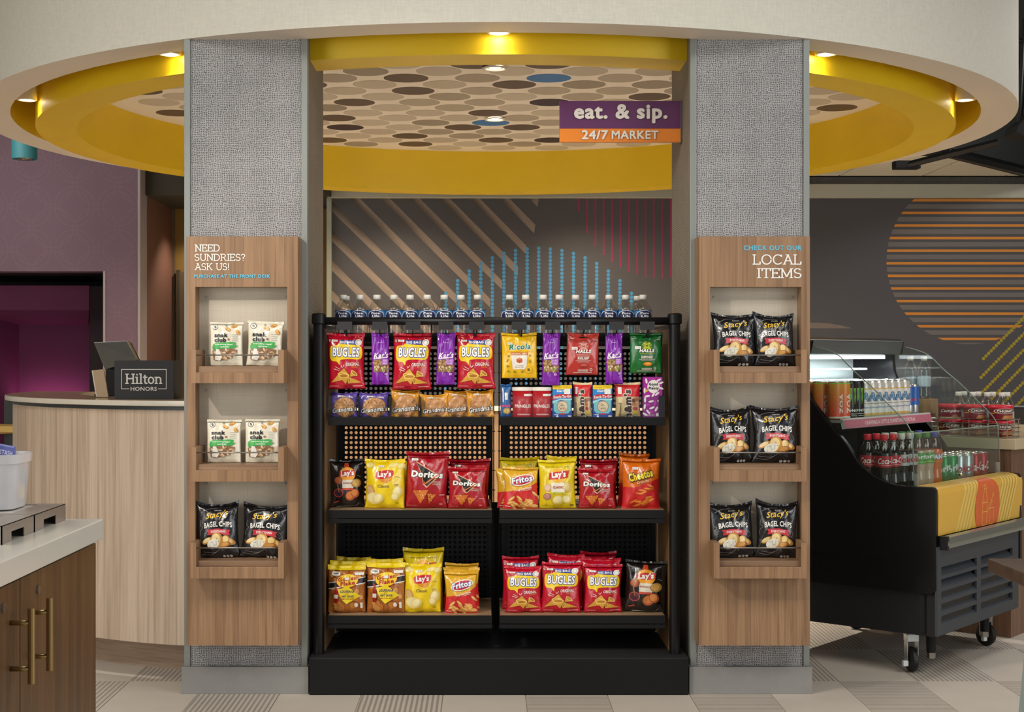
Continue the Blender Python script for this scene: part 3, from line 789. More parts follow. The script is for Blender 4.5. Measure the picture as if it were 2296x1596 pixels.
for i in range(-5, 6):
    a = math.radians(-90 + 32.73 * i); r = 2.392
    x, y = RC[0] + r * math.cos(a), RC[1] + r * math.sin(a); z = ZS + 0.012
    t = thing('downlight', 'round surface downlight in the yellow cove, ' + pos_words[i], 'downlight', (x, y, z), group='cove downlights')
    put('can', can_me, t); put('lens', lens_me, t)
    k = (5.5 if abs(i) < 4 else 95)
    # the lamps lean slightly against the drum
    spot('cove_spot', (x, y, z - 0.004), (x * (1 - .04) + RC[0] * .04, y * .96 + RC[1] * .04, z - 1.0) if abs(i) < 4 else (x + 0.1 * math.cos(a), y + 0.1 * math.sin(a), z - 1), k, 120 if abs(i) < 4 else 140, 0.8 if abs(i) < 4 else 1.0, (1.0, 0.88, 0.7) if abs(i) < 4 else (1.0, 0.78, 0.54))
    if abs(i) < 4: spot('cove_glow', (x, y, z + 0.01), (RC[0], RC[1], z - 0.05), 1.6, 150, 1.0)
for nm, py in (('nearer', 149), ('farther', 264)):
    Y = F * (ZD - EYE) / (800 - py)
    t = thing('downlight', 'round recessed downlight in the dotted ceiling, ' + nm + ' of the two', 'downlight', (PX(1110, Y), Y, ZD - 0.007), group='dotted ceiling downlights')
    put('trim_ring', trim_me, t); put('lens', lens_me, t)
    spot('dotted_ceiling_spot', (PX(1110, Y), Y, ZD - 0.02), (PX(1110, Y), Y, 0), 330 if nm == 'nearer' else 400, 62 if nm == 'nearer' else 125, 0.6, (1.0, 0.92, 0.8))

# teal pendant by the purple wall
Yp = 9.4
t = thing('pendant_light', 'teal cylinder pendant light in front of the purple wall', 'pendant light', P(55, 357, Yp))
MB().lathe([(0.0001, 0.0), (0.06, 0.0)], (0, 0, 0.012), 24).build('lens', M('#4a4642', 0.2, 0.3, name='dim_lens'), t)
MB().lathe([(0.058, 0.02), (0.066, 0.002), (0.08, 0.0), (0.081, 0.3), (0.0001, 0.3)], (0, 0, 0), 32).build('shade', M('#2f7078', 0.4, 0, 0.03, name='teal_enamel'), t, auto=40)
MB().lathe([(0.052, 0.012), (0.045, -0.003), (0.03, -0.003), (0.025, 0.008)], (0, 0, 0), 24).build('reflector', M('#8a8378', 0.25, 0.8, name='lamp_reflector'), t, smooth=True)
MB().tube([(0, 0, 0.3), (0, 0, 3.3 - PZ(357, Yp))], 0.008).build('rod', BLACK, t)

# ================================================================ columns
def column(label, x0, x1, inner):
    t = thing('column', label, 'column', ((x0 + x1) / 2, 5.66, 0))
    cx = (x0 + x1) / 2
    def b(a, b2, c, d, e, f): return MB().box(a - cx, b2 - cx, c - 5.66, d - 5.66, e, f)
    b(x0 + 0.004, x1 - 0.004, 5.386, 5.4, 0.09, 2.5).build('front_covering', COLFAB, t)
    b(x0 + 0.004, x1 - 0.004, 5.4, 5.94, 0.0, 2.82).build('side_covering', SIDEFAB, t)
    w = 0.0225
    b(x0, x0 + w, 5.378, 5.42, 0.09, 2.45).build('corner_trim', TRIM, t, bevel=0.002)
    b(x1 - w, x1, 5.378, 5.42, 0.09, 2.45).build('corner_trim', TRIM, t, bevel=0.002)
    b(x0 - 0.006, x1 + 0.006, 5.36, 5.96, 0, PZ(1495, 5.36)).build('baseboard', BASEGREY, t, bevel=0.0015)
    return t
XL0, XL1 = PX(413, 5.38), PX(693, 5.38)
XR0, XR1 = PX(1545, 5.38), PX(1815, 5.38)
column('grey woven column left of the snack rack', XL0, XL1 - 0.006, 1)
column('grey woven column right of the snack rack', XR0 + 0.004, XR1, -1)
# ================================================================ packaging: pouch surfaces and their printed fronts
def pouch(W, H, D, seed=1, pinch=0.09, seal=0.055, dip=0.02, ripple=1.35, foot=0.45):
    r = random.Random(seed); p = [r.uniform(0, 6.28) for _ in range(8)]; q = [r.uniform(-1, 1) for _ in range(6)]
    def T(u, v):
        b = min(1.0, max(0.0, (v - seal * 0.5) / (1 - 1.6 * seal)))
        pv = max(0.0, math.sin(math.pi * b)) ** foot
        pu = max(0.0, 1 - abs(u) ** 2.4) ** 0.75
        return pv, pu
    def f(x, z, off=0.0, side=-1.0):
        u = max(-1.0, min(1.0, 2 * x / W)); v = max(0.0, min(1.0, z / H))
        pv, pu = T(u, v)
        t = D / 2 * pv * pu
        e0, e1 = math.exp(-v / 0.14), math.exp(-(1 - v) / 0.16)
        wr = ripple * pu * (0.0030 * (e0 + e1) * math.sin(8 * u + p[0]) + 0.0022 * e1 * math.sin(15 * u + p[1]) + 0.0016 * math.sin(6 * u + 9 * v + p[2]) + 0.0012 * math.sin(-9 * u + 13 * v + p[3]))
        wr += ripple * (0.0035 * (1 - v) ** 6 * math.sin(5 * u + p[6]) + 0.006 * v ** 8 * math.sin(2.2 * u + p[4]))
        xx = x * (1 - pinch * pv * (0.8 + 0.2 * math.sin(7 * v + p[5]))) + 0.003 * q[0] * math.sin(3 * v + p[7])
        zz = z + H * dip * (v ** 7) * (1.6 * u * u - 0.6 + 0.5 * q[1] * u) 
        return (xx, side * t + wr - off, zz)
    nu, nv = 30, 36
    gu = [-W / 2 + W * i / nu for i in range(nu + 1)]; gv = [H * j / nv for j in range(nv + 1)]
    mb = MB()
    for side in (-1, 1):
        k = 1.0 if side < 0 else 0.75
        vs = [f(x, z, 0, side * k) for z in gv for x in gu]
        fs = [(j * (nu + 1) + i, j * (nu + 1) + i + 1, (j + 1) * (nu + 1) + i + 1, (j + 1) * (nu + 1) + i) for j in range(nv) for i in range(nu)]
        mb.add(vs, fs)
    return f, gu, gv, mb

TYPES = {}
def define(key, W, H, D, body, draw, name, seed=1, **kw):
    """register a pouch kind: body film colour + printed parts"""
    f, gu, gv, mb = pouch(W, H, D, seed, **kw)
    me = bpy.data.meshes.new(name); me.from_pydata(mb.v, [], mb.f)
    me.materials.append(film(body))
    bm = bmesh.new(); bm.from_mesh(me); bmesh.ops.remove_doubles(bm, verts=bm.verts[:], dist=0.00005); bmesh.ops.recalc_face_normals(bm, faces=bm.faces[:]); bm.to_mesh(me); bm.free()
    me.polygons.foreach_set('use_smooth', [True] * len(me.polygons)); me.update()
    a = Art(W, H); draw(a)
    TYPES[key] = dict(W=W, H=H, D=D, name=name, body=me, parts=a.build(f, gu, gv, 0.00002, None, 0.0006, False, 0.00014))

def place(key, px0, px1, py_top, Y, z, label, cat, group, lean=3.0, yaw=0.0, roll=0.0, hang=False, parts=True):
    """stand a pouch on height z at distance Y so that it covers px0..px1 and reaches py_top; hang=True: z is its top"""
    t = TYPES[key]
    w = (px1 - px0) * Y / F; x = PX((px0 + px1) / 2, Y)
    if hang: h = z - PZ(py_top, Y); loc = (x, Y, z - h)
    else: h = PZ(py_top, Y) - z; loc = (x, Y, z)
    sx, sz = w / t['W'], h / t['H']
    o = put(t['name'], t['body'], None, loc, (-math.radians(lean), math.radians(roll), math.radians(yaw)), (sx, (sx + sz) / 2, sz))
    tag(o, label, cat, group)
    if parts:
        for nm, me in t['parts']:
            q = put(nm, me, o)
            if nm in ('fine_print', 'herb_sprigs'): q['kind'] = 'stuff'
    return o

def sticker(a, x, y, w=0.16, h=0.035, rot=0):
    a.rect('price_sticker', '#e9e6dc', x - w / 2, y - h / 2, x + w / 2, y + h / 2)
    a.text('price_sticker', '#8a8a86', '$3.00', x, y, w * 0.6, h * 0.5, 0.01)

# ---- corn-cone snack
def d_cone(a):
    a.poly('logo_panel', '#f3d013', spline([(-.44, .70), (-.40, .77), (-.25, .785), (-.18, .82), (0, .80), (.25, .79), (.40, .76), (.45, .68), (.44, .58), (.36, .53), (.1, .535), (-.12, .525), (-.17, .50), (-.185, .43), (-.26, .49), (-.38, .50), (-.44, .56)], True, 3))
    a.poly('logo_panel', '#223d93', [(-.17, .81), (.27, .795), (.25, .875), (-.19, .885)])
    a.text('logo_panel', '#f4f2ea', 'BIG BAG', .03, .842, .38, .048, .03)
    a.text('brand_lettering', '#f7f5ee', 'BUGLES', .0, .66, .74, .17, .035, 0.08, '#1d3585', .06, -1)
    a.ell('seal_mark', '#f2efe6', .345, .835, .09, .058); a.ell('seal_mark', '#b7b3a8', .345, .835, .06, .04); a.ell('seal_mark', '#f2efe6', .345, .835, .045, .03)
    a.text('flavor_lettering', '#f3efe4', 'ORIGINAL', .18, .445, .37, .06, .02, .1, None, 0, 2)
    a.text('flavor_lettering', '#e8992c', 'FLAVOR', .24, .395, .16, .03, .0, .1)
    G, Lg, Dk = '#d9a23c', '#f0c868', '#b97c22'
    for tip, l, r, top in (((-.43, .115), (-.2, .28), (-.12, .16), 0), ((-.06, .375), (-.24, .27), (.08, .24), 1), ((-.02, .09), (-.22, .235), (.09, .235), 1), ((.42, .12), (.1, .21), (.06, .1), 0), ((.1, .22), (.14, .33), (.31, .24), 0)):
        mx, my2 = (l[0] + r[0]) / 2, (l[1] + r[1]) / 2
        a.poly('snack_picture', G, [tip, l, r]); rot = math.degrees(math.atan2((r[1] - l[1]) * a.H, (r[0] - l[0]) * a.W))
        hw = math.hypot((r[0] - l[0]) * a.W, (r[1] - l[1]) * a.H) / 2
        a.ell('snack_picture', Lg, mx, my2, hw / a.W, hw * 0.42 / a.H, rot, 16); a.ell('snack_picture', Dk, mx, my2, hw * .75 / a.W, hw * 0.26 / a.H, rot, 14)
    for x0, y0, x1, y1 in ((-.34, .36, -.2, .33), (-.3, .40, -.18, .355), (-.13, .42, -.11, .38), (-.06, .43, -.09, .39)): a.line('flavor_lettering', '#f3d9d2', [(x0, y0), (x1, y1)], .015)
    a.text('fine_print', '#f0dcd6', 'G', -.44, .865, .05, .04, .03); a.text('fine_print', '#f0b8b8', 'CORN SNACKS', -.32, .055, .24, .022, .0); a.line('fine_print', '#f0b8b8', [(.17, .055), (.43, .06)], .02)
    sticker(a, -.3, .865)
define('cone', .138, .205, .055, '#c2122c', d_cone, 'corn_snack_bag', 3)
define('cone2', .138, .205, .055, '#c2122c', d_cone, 'corn_snack_bag', 17)
# ---- trail mix strip
def d_mix(a):
    r = random.Random(5)
    a.line('fine_print', '#e9c8ee', [(-.14, .82), (.14, .82)], .02)
    a.text('brand_lettering', '#f2e6f4', "Kar's", .02, .575, .86, .12, .035, .35, '#7a1d9a', .03, 4)
    a.line('brand_lettering', '#f2e6f4', [(-.38, .505), (.4, .535)], .05)
    a.poly('nut_picture', '#8d6a48', [(-.42, .25), (.46, .25), (.44, .47), (.1, .5), (-.40, .48)])
    for _ in range(46):
        x, y = r.uniform(-.38, .42), r.uniform(.26, .475)
        a.ell('nut_picture', r.choice(['#d9b98a', '#c79a62', '#e6d3ae', '#a8774a', '#7d4a36', '#9aa05a', '#b98d5c']), x, y, r.uniform(.05, .11), r.uniform(.012, .024), r.uniform(0, 180), 9)
    a.rect('flavor_panel', '#b76ccb', .05, .39, .42, .5)
    for y, t in ((.475, 'SWEET'), (.445, "'N SALTY"), (.415, 'MIX')): a.text('flavor_panel', '#f3e8f5', t, .235, y, .26, .014, .02)
    for q in range(4): a.line('fine_print', '#8a2fae', [(-.46, .02 + q * .012), (.46, .02 + q * .012)], .012)
    a.rect('fine_print', '#cfa6da', .2, .19, .36, .23)
define('mix', .066, .19, .03, '#8423ad', d_mix, 'trail_mix_bag', 8, pinch=.03)
define('mix2', .066, .19, .03, '#8423ad', d_mix, 'trail_mix_bag', 23, pinch=.05)
# ---- herb drops
def d_herb(a):
    a.text('brand_lettering', '#1f7a57', 'Ricola', .02, .70, .62, .13, .04, .18, '#f4f4ec', .05, 3)
    a.line('fine_print', '#e0a51a', [(-.34, .585), (.4, .605)], .008)
    a.poly('picture_panel', '#f1e9da', [(-.24, .575), (.24, .575), (.2, .20), (-.19, .20)])
    a.rect('picture_panel', '#c0622a', -.245, .51, .245, .575); a.text('picture_panel', '#f8e3c8', 'ORIGINAL HERB', 0, .543, .44, .035, .03)
    a.poly('drop_picture', '#c2562e', [(-.08, .36), (-.0, .33), (.09, .36), (.08, .44), (0, .46), (-.08, .43)]); a.poly('drop_picture', '#e08a5c', [(-.08, .43), (0, .46), (.08, .44), (0, .41)])
    a.text('fine_print', '#8a6a4c', 'great tasting', 0, .285, .2, .025, 0); a.text('fine_print', '#8a6a4c', 'effective relief', 0, .25, .24, .025, 0)
    r = random.Random(2)
    for x, y in ((-.32, .5), (-.33, .39), (-.32, .27), (-.3, .14), (-.13, .14), (.09, .14), (.31, .52), (.3, .37)):
        for _ in range(6):
            g = r.uniform(0, 6.28); a.line('herb_sprigs', '#6d6a1c', [(x, y), (x + .045 * math.cos(g), y + .035 * math.sin(g))], .012)
    a.ell('seal_mark', '#d79b12', .26, .19, .1, .075); a.ell('seal_mark', '#f0bd14', .26, .19, .088, .066); a.text('seal_mark', '#33312a', 'a', .26, .19, .08, .06, .03)
    sticker(a, -.26, .77, .14, .05)
define('herb', .132, .17, .035, '#f2bf0e', d_herb, 'herb_drop_bag', 6, pinch=.02)
# ---- cough drop pouches
def d_drops(star, dark, word, oval):
    def d(a):
        a.rect('zip_seal', dark, -.5, .79, .5, .8); a.rect('zip_seal', dark, -.5, .82, .5, .825)
        a.line('fine_print', '#e8e4da', [(-.42, .865), (-.3, .865)], .01); a.line('fine_print', '#e8e4da', [(.33, .845), (.45, .84)], .01)
        for g in range(0, 180, 18):
            c, s_ = math.cos(math.radians(g)) * .16, math.sin(math.radians(g)) * .12
            a.line('brand_emblem', star, [(.02 - c, .685 - s_), (.02 + c, .685 + s_)], .014)
        a.poly('brand_emblem', star, [(-.1, .76), (-.03, .76), (.02, .71), (.07, .76), (.14, .76), (.05, .685), (.14, .61), (.07, .61), (.02, .66), (-.03, .61), (-.1, .61), (-.01, .685)])
        a.text('brand_emblem', dark, 'H', .02, .687, .07, .06, .06)
        a.text('brand_lettering', '#f2efe8', 'HALLS', .02, .565, .48, .085, .06, .18, dark, .03)
        a.line('fine_print', star, [(-.2, .495), (.26, .5)], .012)
        a.text('flavor_lettering', '#e9e1d6', word, .02, .40, .36, .06, .05, .12)
        a.line('fine_print', '#e0cfc6', [(-.18, .455), (.22, .455)], .014); a.line('fine_print', '#e0cfc6', [(-.22, .345), (.26, .345)], .012); a.line('fine_print', '#e0cfc6', [(-.16, .315), (.2, .315)], .012)
        a.ell('drop_picture', oval[0], .04, .235, .14, .05); a.ell('drop_picture', oval[1], .04, .243, .1, .028)
        a.ell('seal_mark', '#ece6dc', .27, .13, .045, .036); a.ell('seal_mark', dark, .27, .13, .03, .022)
        for q in range(3): a.line('fine_print', '#d8cfc4', [(-.14, .13 - q * .018), (.18, .13 - q * .018)], .012)
        a.line('fine_print', '#d8cfc4', [(-.28, .06), (.3, .06)], .016)
        a.poly('hang_hole', '#101010', [(-.13, .895), (.13, .895), (.13, .91), (.03, .912), (.03, .925), (-.02, .925), (-.02, .912), (-.13, .91)])
        sticker(a, -.26, .64, .18, .065)
    return d
define('drops_red', .118, .157, .034, '#b8362f', d_drops('#e6a79a', '#8f2420', 'RELIEF', ('#a52a24', '#c85a4c')), 'cough_drop_pouch', 4, pinch=.015, ripple=.6)
define('drops_green', .118, .153, .034, '#156b2b', d_drops('#c7cf3a', '#0b4a1a', 'DEFENSE', ('#d8761c', '#f0b23a')), 'cough_drop_pouch', 9, pinch=.015, ripple=.6)
# ---- cookies
def d_cookie(body, band, chip):
    def d(a):
        r = random.Random(3)
        a.ell('cookie_picture', '#b8793f', .03, .40, .41, .41, 0, 26); a.ell('cookie_picture', '#c98d50', .03, .41, .37, .37, 0, 24)
        for _ in range(40):
            g, q = r.uniform(0, 6.28), .36 * math.sqrt(r.random())
            a.ell('cookie_picture', r.choice(chip), .03 + q * math.cos(g), .40 + q * math.sin(g), r.uniform(.015, .04), r.uniform(.012, .03), r.uniform(0, 180), 7)
        a.text('flavor_lettering', '#f3ecdc', band, .05, .80, .6, .05, .03, 0, None, 0, -2, 2, .04)
        a.text('brand_lettering', '#f4efe4', "Grandma's", .02, .30, .92, .2, .03, .25, '#2a1610', .06, 6)
        sticker(a, -.12, .86, .2, .06)
    return d
define('cookie_p', .1, .085, .026, '#5b3f9d', d_cookie('p', 'OATMEAL RAISIN', ['#7a4a22', '#d9a563', '#59301a', '#e0b274']), 'cookie_pack', 5, pinch=.05, dip=.05)
define('cookie_g', .1, .085, .026, '#e29a1f', d_cookie('g', 'PEANUT BUTTER', ['#b0763a', '#d59a5b', '#a86c34']), 'cookie_pack', 12, pinch=.05, dip=.05)
define('cookie_g2', .1, .085, .026, '#e29a1f', d_cookie('g', 'PEANUT BUTTER', ['#b0763a', '#d59a5b', '#a86c34']), 'cookie_pack', 31, pinch=.08, dip=.06)
# ---- potato chips
_cn = [0]
def chip(a, part, x, y, rx, ry, rot=0, c1='#e7cf7a', c2='#f4e6a8'):
    _cn[0] += 1; part = '%s#%d' % (part, _cn[0])
    a.ell(part, c1, x, y, rx, ry, rot, 18); a.ell(part, c2, x - rx * .12, y + ry * .1, rx * .74, ry * .72, rot, 16)
def d_lays(a):
    for x, y, rx, ry in ((-.36, .88, .13, .06), (.24, .89, .15, .05), (.42, .86, .1, .06)): chip(a, 'chip_picture', x, y, rx, ry, 10, '#e0c95e', '#eedd8c')
    a.ell('brand_logo', '#f6c31c', -.02, .655, .215, .15, 0, 28)
    a.poly('brand_logo', '#d98f18', [(-.21, .62), (-.1, .535), (.05, .515), (.17, .57), (.2, .64), (0, .6)])
    a.poly('brand_logo', '#c3161f', spline([(-.25, .70), (-.2, .745), (-.02, .775), (.2, .775), (.235, .74), (.2, .65), (.02, .605), (-.2, .60), (-.235, .63)], True, 3))
    a.text('brand_logo', '#f6f2ea', "Lay's", -.01, .685, .36, .15, .05, .08, None, 0, 3)
    a.text('flavor_lettering', '#6d5a12', 'Classic', -.03, .455, .3, .065, .01)
    chip(a, 'chip_picture', -.36, .36, .1, .13, 20, '#c99a58', '#dcb478')
    chip(a, 'chip_picture', -.27, .21, .2, .12, -15); chip(a, 'chip_picture', -.16, .2, .15, .1, 20)
    chip(a, 'chip_picture', .33, .34, .15, .1, 60); chip(a, 'chip_picture', .27, .24, .1, .08, 10)
    a.text('fine_print', '#8a7a14', '240', .32, .115, .09, .04, .02); a.line('fine_print', '#a8921a', [(.26, .49), (.36, .49)], .02); a.line('fine_print', '#a8921a', [(.26, .465), (.34, .465)], .02); a.line('fine_print', '#a8921a', [(.26, .64), (.32, .65), (.4, .63)], .01)
    a.text('fine_print', '#a8921a', 'POTATO CHIPS', -.34, .065, .18, .02, .0)
    sticker(a, -.08, .86, .15, .045)
define('lays', .148, .185, .065, '#f0cf12', d_lays, 'potato_chip_bag', 7)
define('lays_c', .148, .185, .065, '#f0cf12', d_lays, 'potato_chip_bag', 29)
def d_lays2(a):
    for x in (-.3, -.1, .12, .33): a.line('fine_print', '#d1b512', [(x, .02), (x + .01, .97)], .006)
    a.text('fine_print', '#6d6414', 'MADE WITH REAL POTATOES', 0, .855, .66, .018, 0)
    a.ell('brand_logo', '#fbe48a', .02, .675, .245, .165, 0, 28); a.ell('brand_logo', '#f3b51c', .02, .675, .23, .155, 0, 28)
    a.rect('flavor_panel', '#efe9d2', -.17, .315, .2, .53)
    a.poly('brand_logo', '#c91f22', [(-.24, .59), (-.22, .73), (-.02, .755), (.33, .78), (.30, .63), (.05, .60)])
    a.text('brand_logo', '#f8f4ec', "Lay's", .04, .685, .4, .17, .05, .05, None, 0, 4)
    a.text('flavor_panel', '#b5342a', 'CLASSIC', .02, .435, .3, .05, .05)
    a.rect('flavor_panel', '#d8cf3a', -.17, .295, .2, .335); a.text('flavor_panel', '#5d6a1c', 'REAL POTATOES', .02, .315, .28, .02, .01)
    chip(a, 'chip_picture', -.27, .43, .1, .08, 0, '#d0a27c', '#dfb998'); chip(a, 'chip_picture', -.28, .25, .11, .07, 0, '#a86f5c', '#c08a78'); chip(a, 'chip_picture', .28, .44, .1, .1, 0, '#e0c06a', '#ecd894')
    chip(a, 'chip_picture', .02, .175, .17, .095, 10, '#d7c35c', '#ece0a0'); chip(a, 'chip_picture', .25, .19, .13, .09, -20, '#d7c35c', '#efe4a8')
    a.line('fine_print', '#7a7014', [(.34, .07), (.42, .07)], .05); a.text('fine_print', '#8d8018', 'CHIPS', -.36, .07, .18, .025, 0)
define('lays2', .143, .187, .065, '#e8cd18', d_lays2, 'potato_chip_bag', 11)
def d_bbq(a):
    a.poly('brand_logo', '#c9482c', [(-.1, .84), (.06, .84), (.04, .93), (-.06, .93)])
    a.ell('brand_logo', '#f3a41c', .0, .69, .24, .15, 0, 26); a.poly('brand_logo', '#c3221f', [(-.26, .66), (-.24, .74), (0, .775), (.26, .775), (.22, .66), (0, .63)])
    a.text('brand_logo', '#f6f2ea', "Lay's", .0, .70, .4, .15, .05, .08, None, 0, 4)
    a.rect('flavor_panel', '#e8ddc8', -.16, .39, .17, .57); a.rect('flavor_panel', '#cf4d38', -.16, .355, .17, .40); a.text('flavor_panel', '#9c2f24', 'BARBECUE', .005, .5, .28, .035, .04)
    a.ell('dip_picture', '#b0434a', -.27, .3, .14, .095); a.ell('dip_picture', '#4a2430', -.27, .3, .115, .075); a.line('dip_picture', '#a8683c', [(-.26, .32), (-.34, .62)], .03)
    chip(a, 'chip_picture', .08, .24, .15, .1, 20, '#b85a2c', '#d8803f'); chip(a, 'chip_picture', .22, .29, .13, .09, -20, '#b85a2c', '#d98845'); chip(a, 'chip_picture', .26, .5, .15, .09, 10, '#b08038', '#d2a552'); chip(a, 'chip_picture', -.27, .56, .12, .08, 0, '#9a4a26', '#b8663a')
    a.line('fine_print', '#8a8580', [(.3, .66), (.4, .64)], .012); a.line('fine_print', '#b94a3c', [(-.4, .1), (-.26, .13)], .03); a.line('fine_print', '#d8d4cc', [(-.3, .02), (.25, .03), (.34, .09)], .006)
define('bbq', .148, .185, .06, '#1c1614', d_bbq, 'barbecue_chip_bag', 14)
# ---- nacho triangles
def d_nacho(a):
    a.poly('brand_logo', '#e0a07a', [(-.28, .84), (.3, .58), (.0, .36), (-.09, .42), (-.14, .6)])
    a.poly('brand_logo', '#15110f', [(-.255, .805), (.26, .58), (.01, .39), (-.08, .44), (-.12, .6)])
    a.text('brand_logo', '#f1eee6', 'Doritos', 0, .60, .76, .115, .06, .05, '#17120f', .055, -3)
    a.poly('brand_logo', '#e0702a', [(-.09, .50), (-.05, .42), (.3, .60), (.25, .6), (-.04, .45)])
    a.text('flavor_lettering', '#efb0a0', 'NACHO', .24, .47, .18, .03, .04, .1, '#31100c', .04, -3); a.text('flavor_lettering', '#efb0a0', 'CHEESE', .24, .43, .2, .03, .04, .1, '#31100c', .04, -3)
    r = random.Random(1)
    for tri in ([(-.34, .315), (.05, .325), (-.14, .08)], [(.02, .265), (.24, .245), (.06, .08)]):
        a.poly('chip_picture', '#d4762a', tri)
        for _ in range(26):
            w = [r.random() for _ in range(3)]; t = sum(w); w = [q / t for q in w]
            a.ell('chip_picture', r.choice(['#e89a45', '#b5551c', '#efb060', '#c8651f']), sum(w[i] * tri[i][0] for i in range(3)), sum(w[i] * tri[i][1] for i in range(3)), .017, .01, r.uniform(0, 180), 7)
    a.line('fine_print', '#e8b0a8', [(.32, .24), (.44, .24)], .02); a.text('fine_print', '#e8b0a8', '150', .34, .08, .08, .03, .02); a.text('fine_print', '#d88a84', 'TORTILLA CHIPS', -.34, .05, .22, .02, 0)
    a.poly('fine_print', '#7d0c16', [(-.5, .9), (.5, .9), (.5, .915), (-.5, .915)])
    sticker(a, -.3, .865, .15, .04)
define('nacho', .145, .2, .062, '#ab1220', d_nacho, 'tortilla_chip_bag', 15)
define('nacho2', .145, .2, .062, '#ab1220', d_nacho, 'tortilla_chip_bag', 41)
# ---- corn chips
def d_corn(a):
    r = random.Random(9)
    a.poly('lower_panel', '#cf2224', [(-.5, .0), (.5, .0), (.5, .66), (.3, .55), (0, .45), (-.5, .40)])
    for _ in range(24):
        x, y, g = r.uniform(-.38, .42), r.uniform(.05, .36), r.uniform(-50, 50)
        if y > .32 + .2 * x: continue
        a.ell('chip_picture', '#d99a45', x, y, .12, .035, g, 12); a.ell('chip_picture', '#efc07a', x, y + .008, .09, .018, g, 10)
    a.ell('brand_logo', '#f2e6d2', .03, .69, .37, .13, 14, 26); a.ell('brand_logo', '#c8202a', .04, .69, .33, .105, 14, 26)
    a.text('brand_logo', '#f5f3ec', 'Fritos', .02, .70, .64, .15, .04, .15, '#1c3b94', .06, 12)
    a.line('brand_logo', '#c8202a', [(-.08, .585), (.16, .62)], .012)
    a.text('flavor_lettering', '#f7ead0', 'The ORIGINAL', .08, .475, .5, .045, .04, .1, None, 0, 14)
    a.line('flavor_lettering', '#f0c9a0', [(.05, .425), (.3, .475)], .012)
    a.line('fine_print', '#efe2c8', [(-.45, .06), (-.3, .05)], .02)
define('corn', .14, .17, .055, '#e3ae2c', d_corn, 'corn_chip_bag', 16)
define('corn2', .14, .17, .055, '#e3ae2c', d_corn, 'corn_chip_bag', 37)
# ---- cheese puffs
def d_puff(a):
    r = random.Random(6)
    a.poly('lower_panel', '#cc1f22', [(-.5, 0), (.5, 0), (.5, .62), (.2, .52), (-.2, .42), (-.5, .44)])
    for _ in range(20):
        x, y, g = r.uniform(-.3, .4), r.uniform(.06, .46), r.uniform(-30, 40)
        if y > .42 + .22 * x: continue
        a.ell('snack_picture', '#d9651c', x, y, .12, .022, g, 12); a.ell('snack_picture', '#f0983a', x, y + .006, .09, .012, g, 10)
    a.text('brand_logo', '#f2d51c', 'Cheetos', -.02, .67, .66, .17, .06, .1, '#17120e', .08, 16)
    a.text('flavor_lettering', '#f6dcae', 'Crunchy', .05, .535, .34, .06, .02, .2, '#a84a12', .04, 16)
    sticker(a, -.16, .81, .16, .05)
define('puff', .135, .2, .06, '#e06d12', d_puff, 'cheese_puff_bag', 19)
# ---- pork rinds
def d_rind(a):
    r = random.Random(12)
    for _ in range(60):
        x, y = r.uniform(-.46, .46), r.uniform(.03, .86)
        a.ell('snack_picture', r.choice(['#c87f34', '#a85f22', '#d99850', '#b86f2c']), x, y, r.uniform(.04, .12), r.uniform(.03, .07), r.uniform(0, 180), 9)
    a.rect('header_strip', '#efd21a', -.5, .905, .5, 1.0)
    a.poly('brand_band', '#f2efe4', [(-.5, .64), (.5, .76), (.5, .62), (-.5, .5)]); a.poly('brand_band', '#1b1614', [(-.5, .625), (.5, .745), (.5, .64), (-.5, .52)])
    a.ell('brand_logo', '#c33a22', .02, .68, .3, .15, 6, 26); a.ell('brand_logo', '#f3cf16', .02, .68, .285, .14, 6, 26)
    a.text('brand_logo', '#b5271c', 'Golden', .02, .725, .5, .09, .05, .1, None, 0, 6); a.text('brand_logo', '#b5271c', 'Flake', .03, .63, .4, .09, .05, .1, None, 0, 6)
    a.poly('flavor_panel', '#efd21a', [(-.25, .5), (.05, .56), (.38, .36), (.0, .19), (-.12, .28)])
    a.text('flavor_panel', '#1d2d5e', 'LOUISIANA', .03, .455, .38, .055, .05); a.text('flavor_panel', '#33301a', 'BRAND', .02, .405, .09, .02, 0); a.text('flavor_panel', '#1d2d5e', 'HOT SAUCE', .04, .355, .32, .045, .05); a.text('flavor_panel', '#a8301c', 'FRIED PORK SKINS', .03, .3, .36, .022, .03)
    a.poly('bottle_picture', '#a3191c', [(-.34, .22), (-.24, .22), (-.24, .47), (-.27, .52), (-.27, .58), (-.31, .58), (-.31, .52), (-.34, .47)]); a.rect('bottle_picture', '#e9e1d2', -.345, .31, -.235, .39)
    a.ell('callout', '#efe9da', -.28, .83, .12, .05); a.line('callout', '#5a564c', [(-.35, .835), (-.21, .835)], .02);  a.rect('callout#2', '#efe9da', .22, .80, .46, .855)
    a.ell('seal_mark', '#e6e0d2', .26, .17, .05, .045); a.rect('seal_mark', '#efe9da', .37, .1, .43, .22); a.ell('hang_hole', '#3a2a12', .06, .875, .018, .012)
    sticker(a, 0.02, .725, .13, .05)
define('rind', .142, .165, .055, '#b06a2a', d_rind, 'pork_rind_bag', 21, pinch=.04)
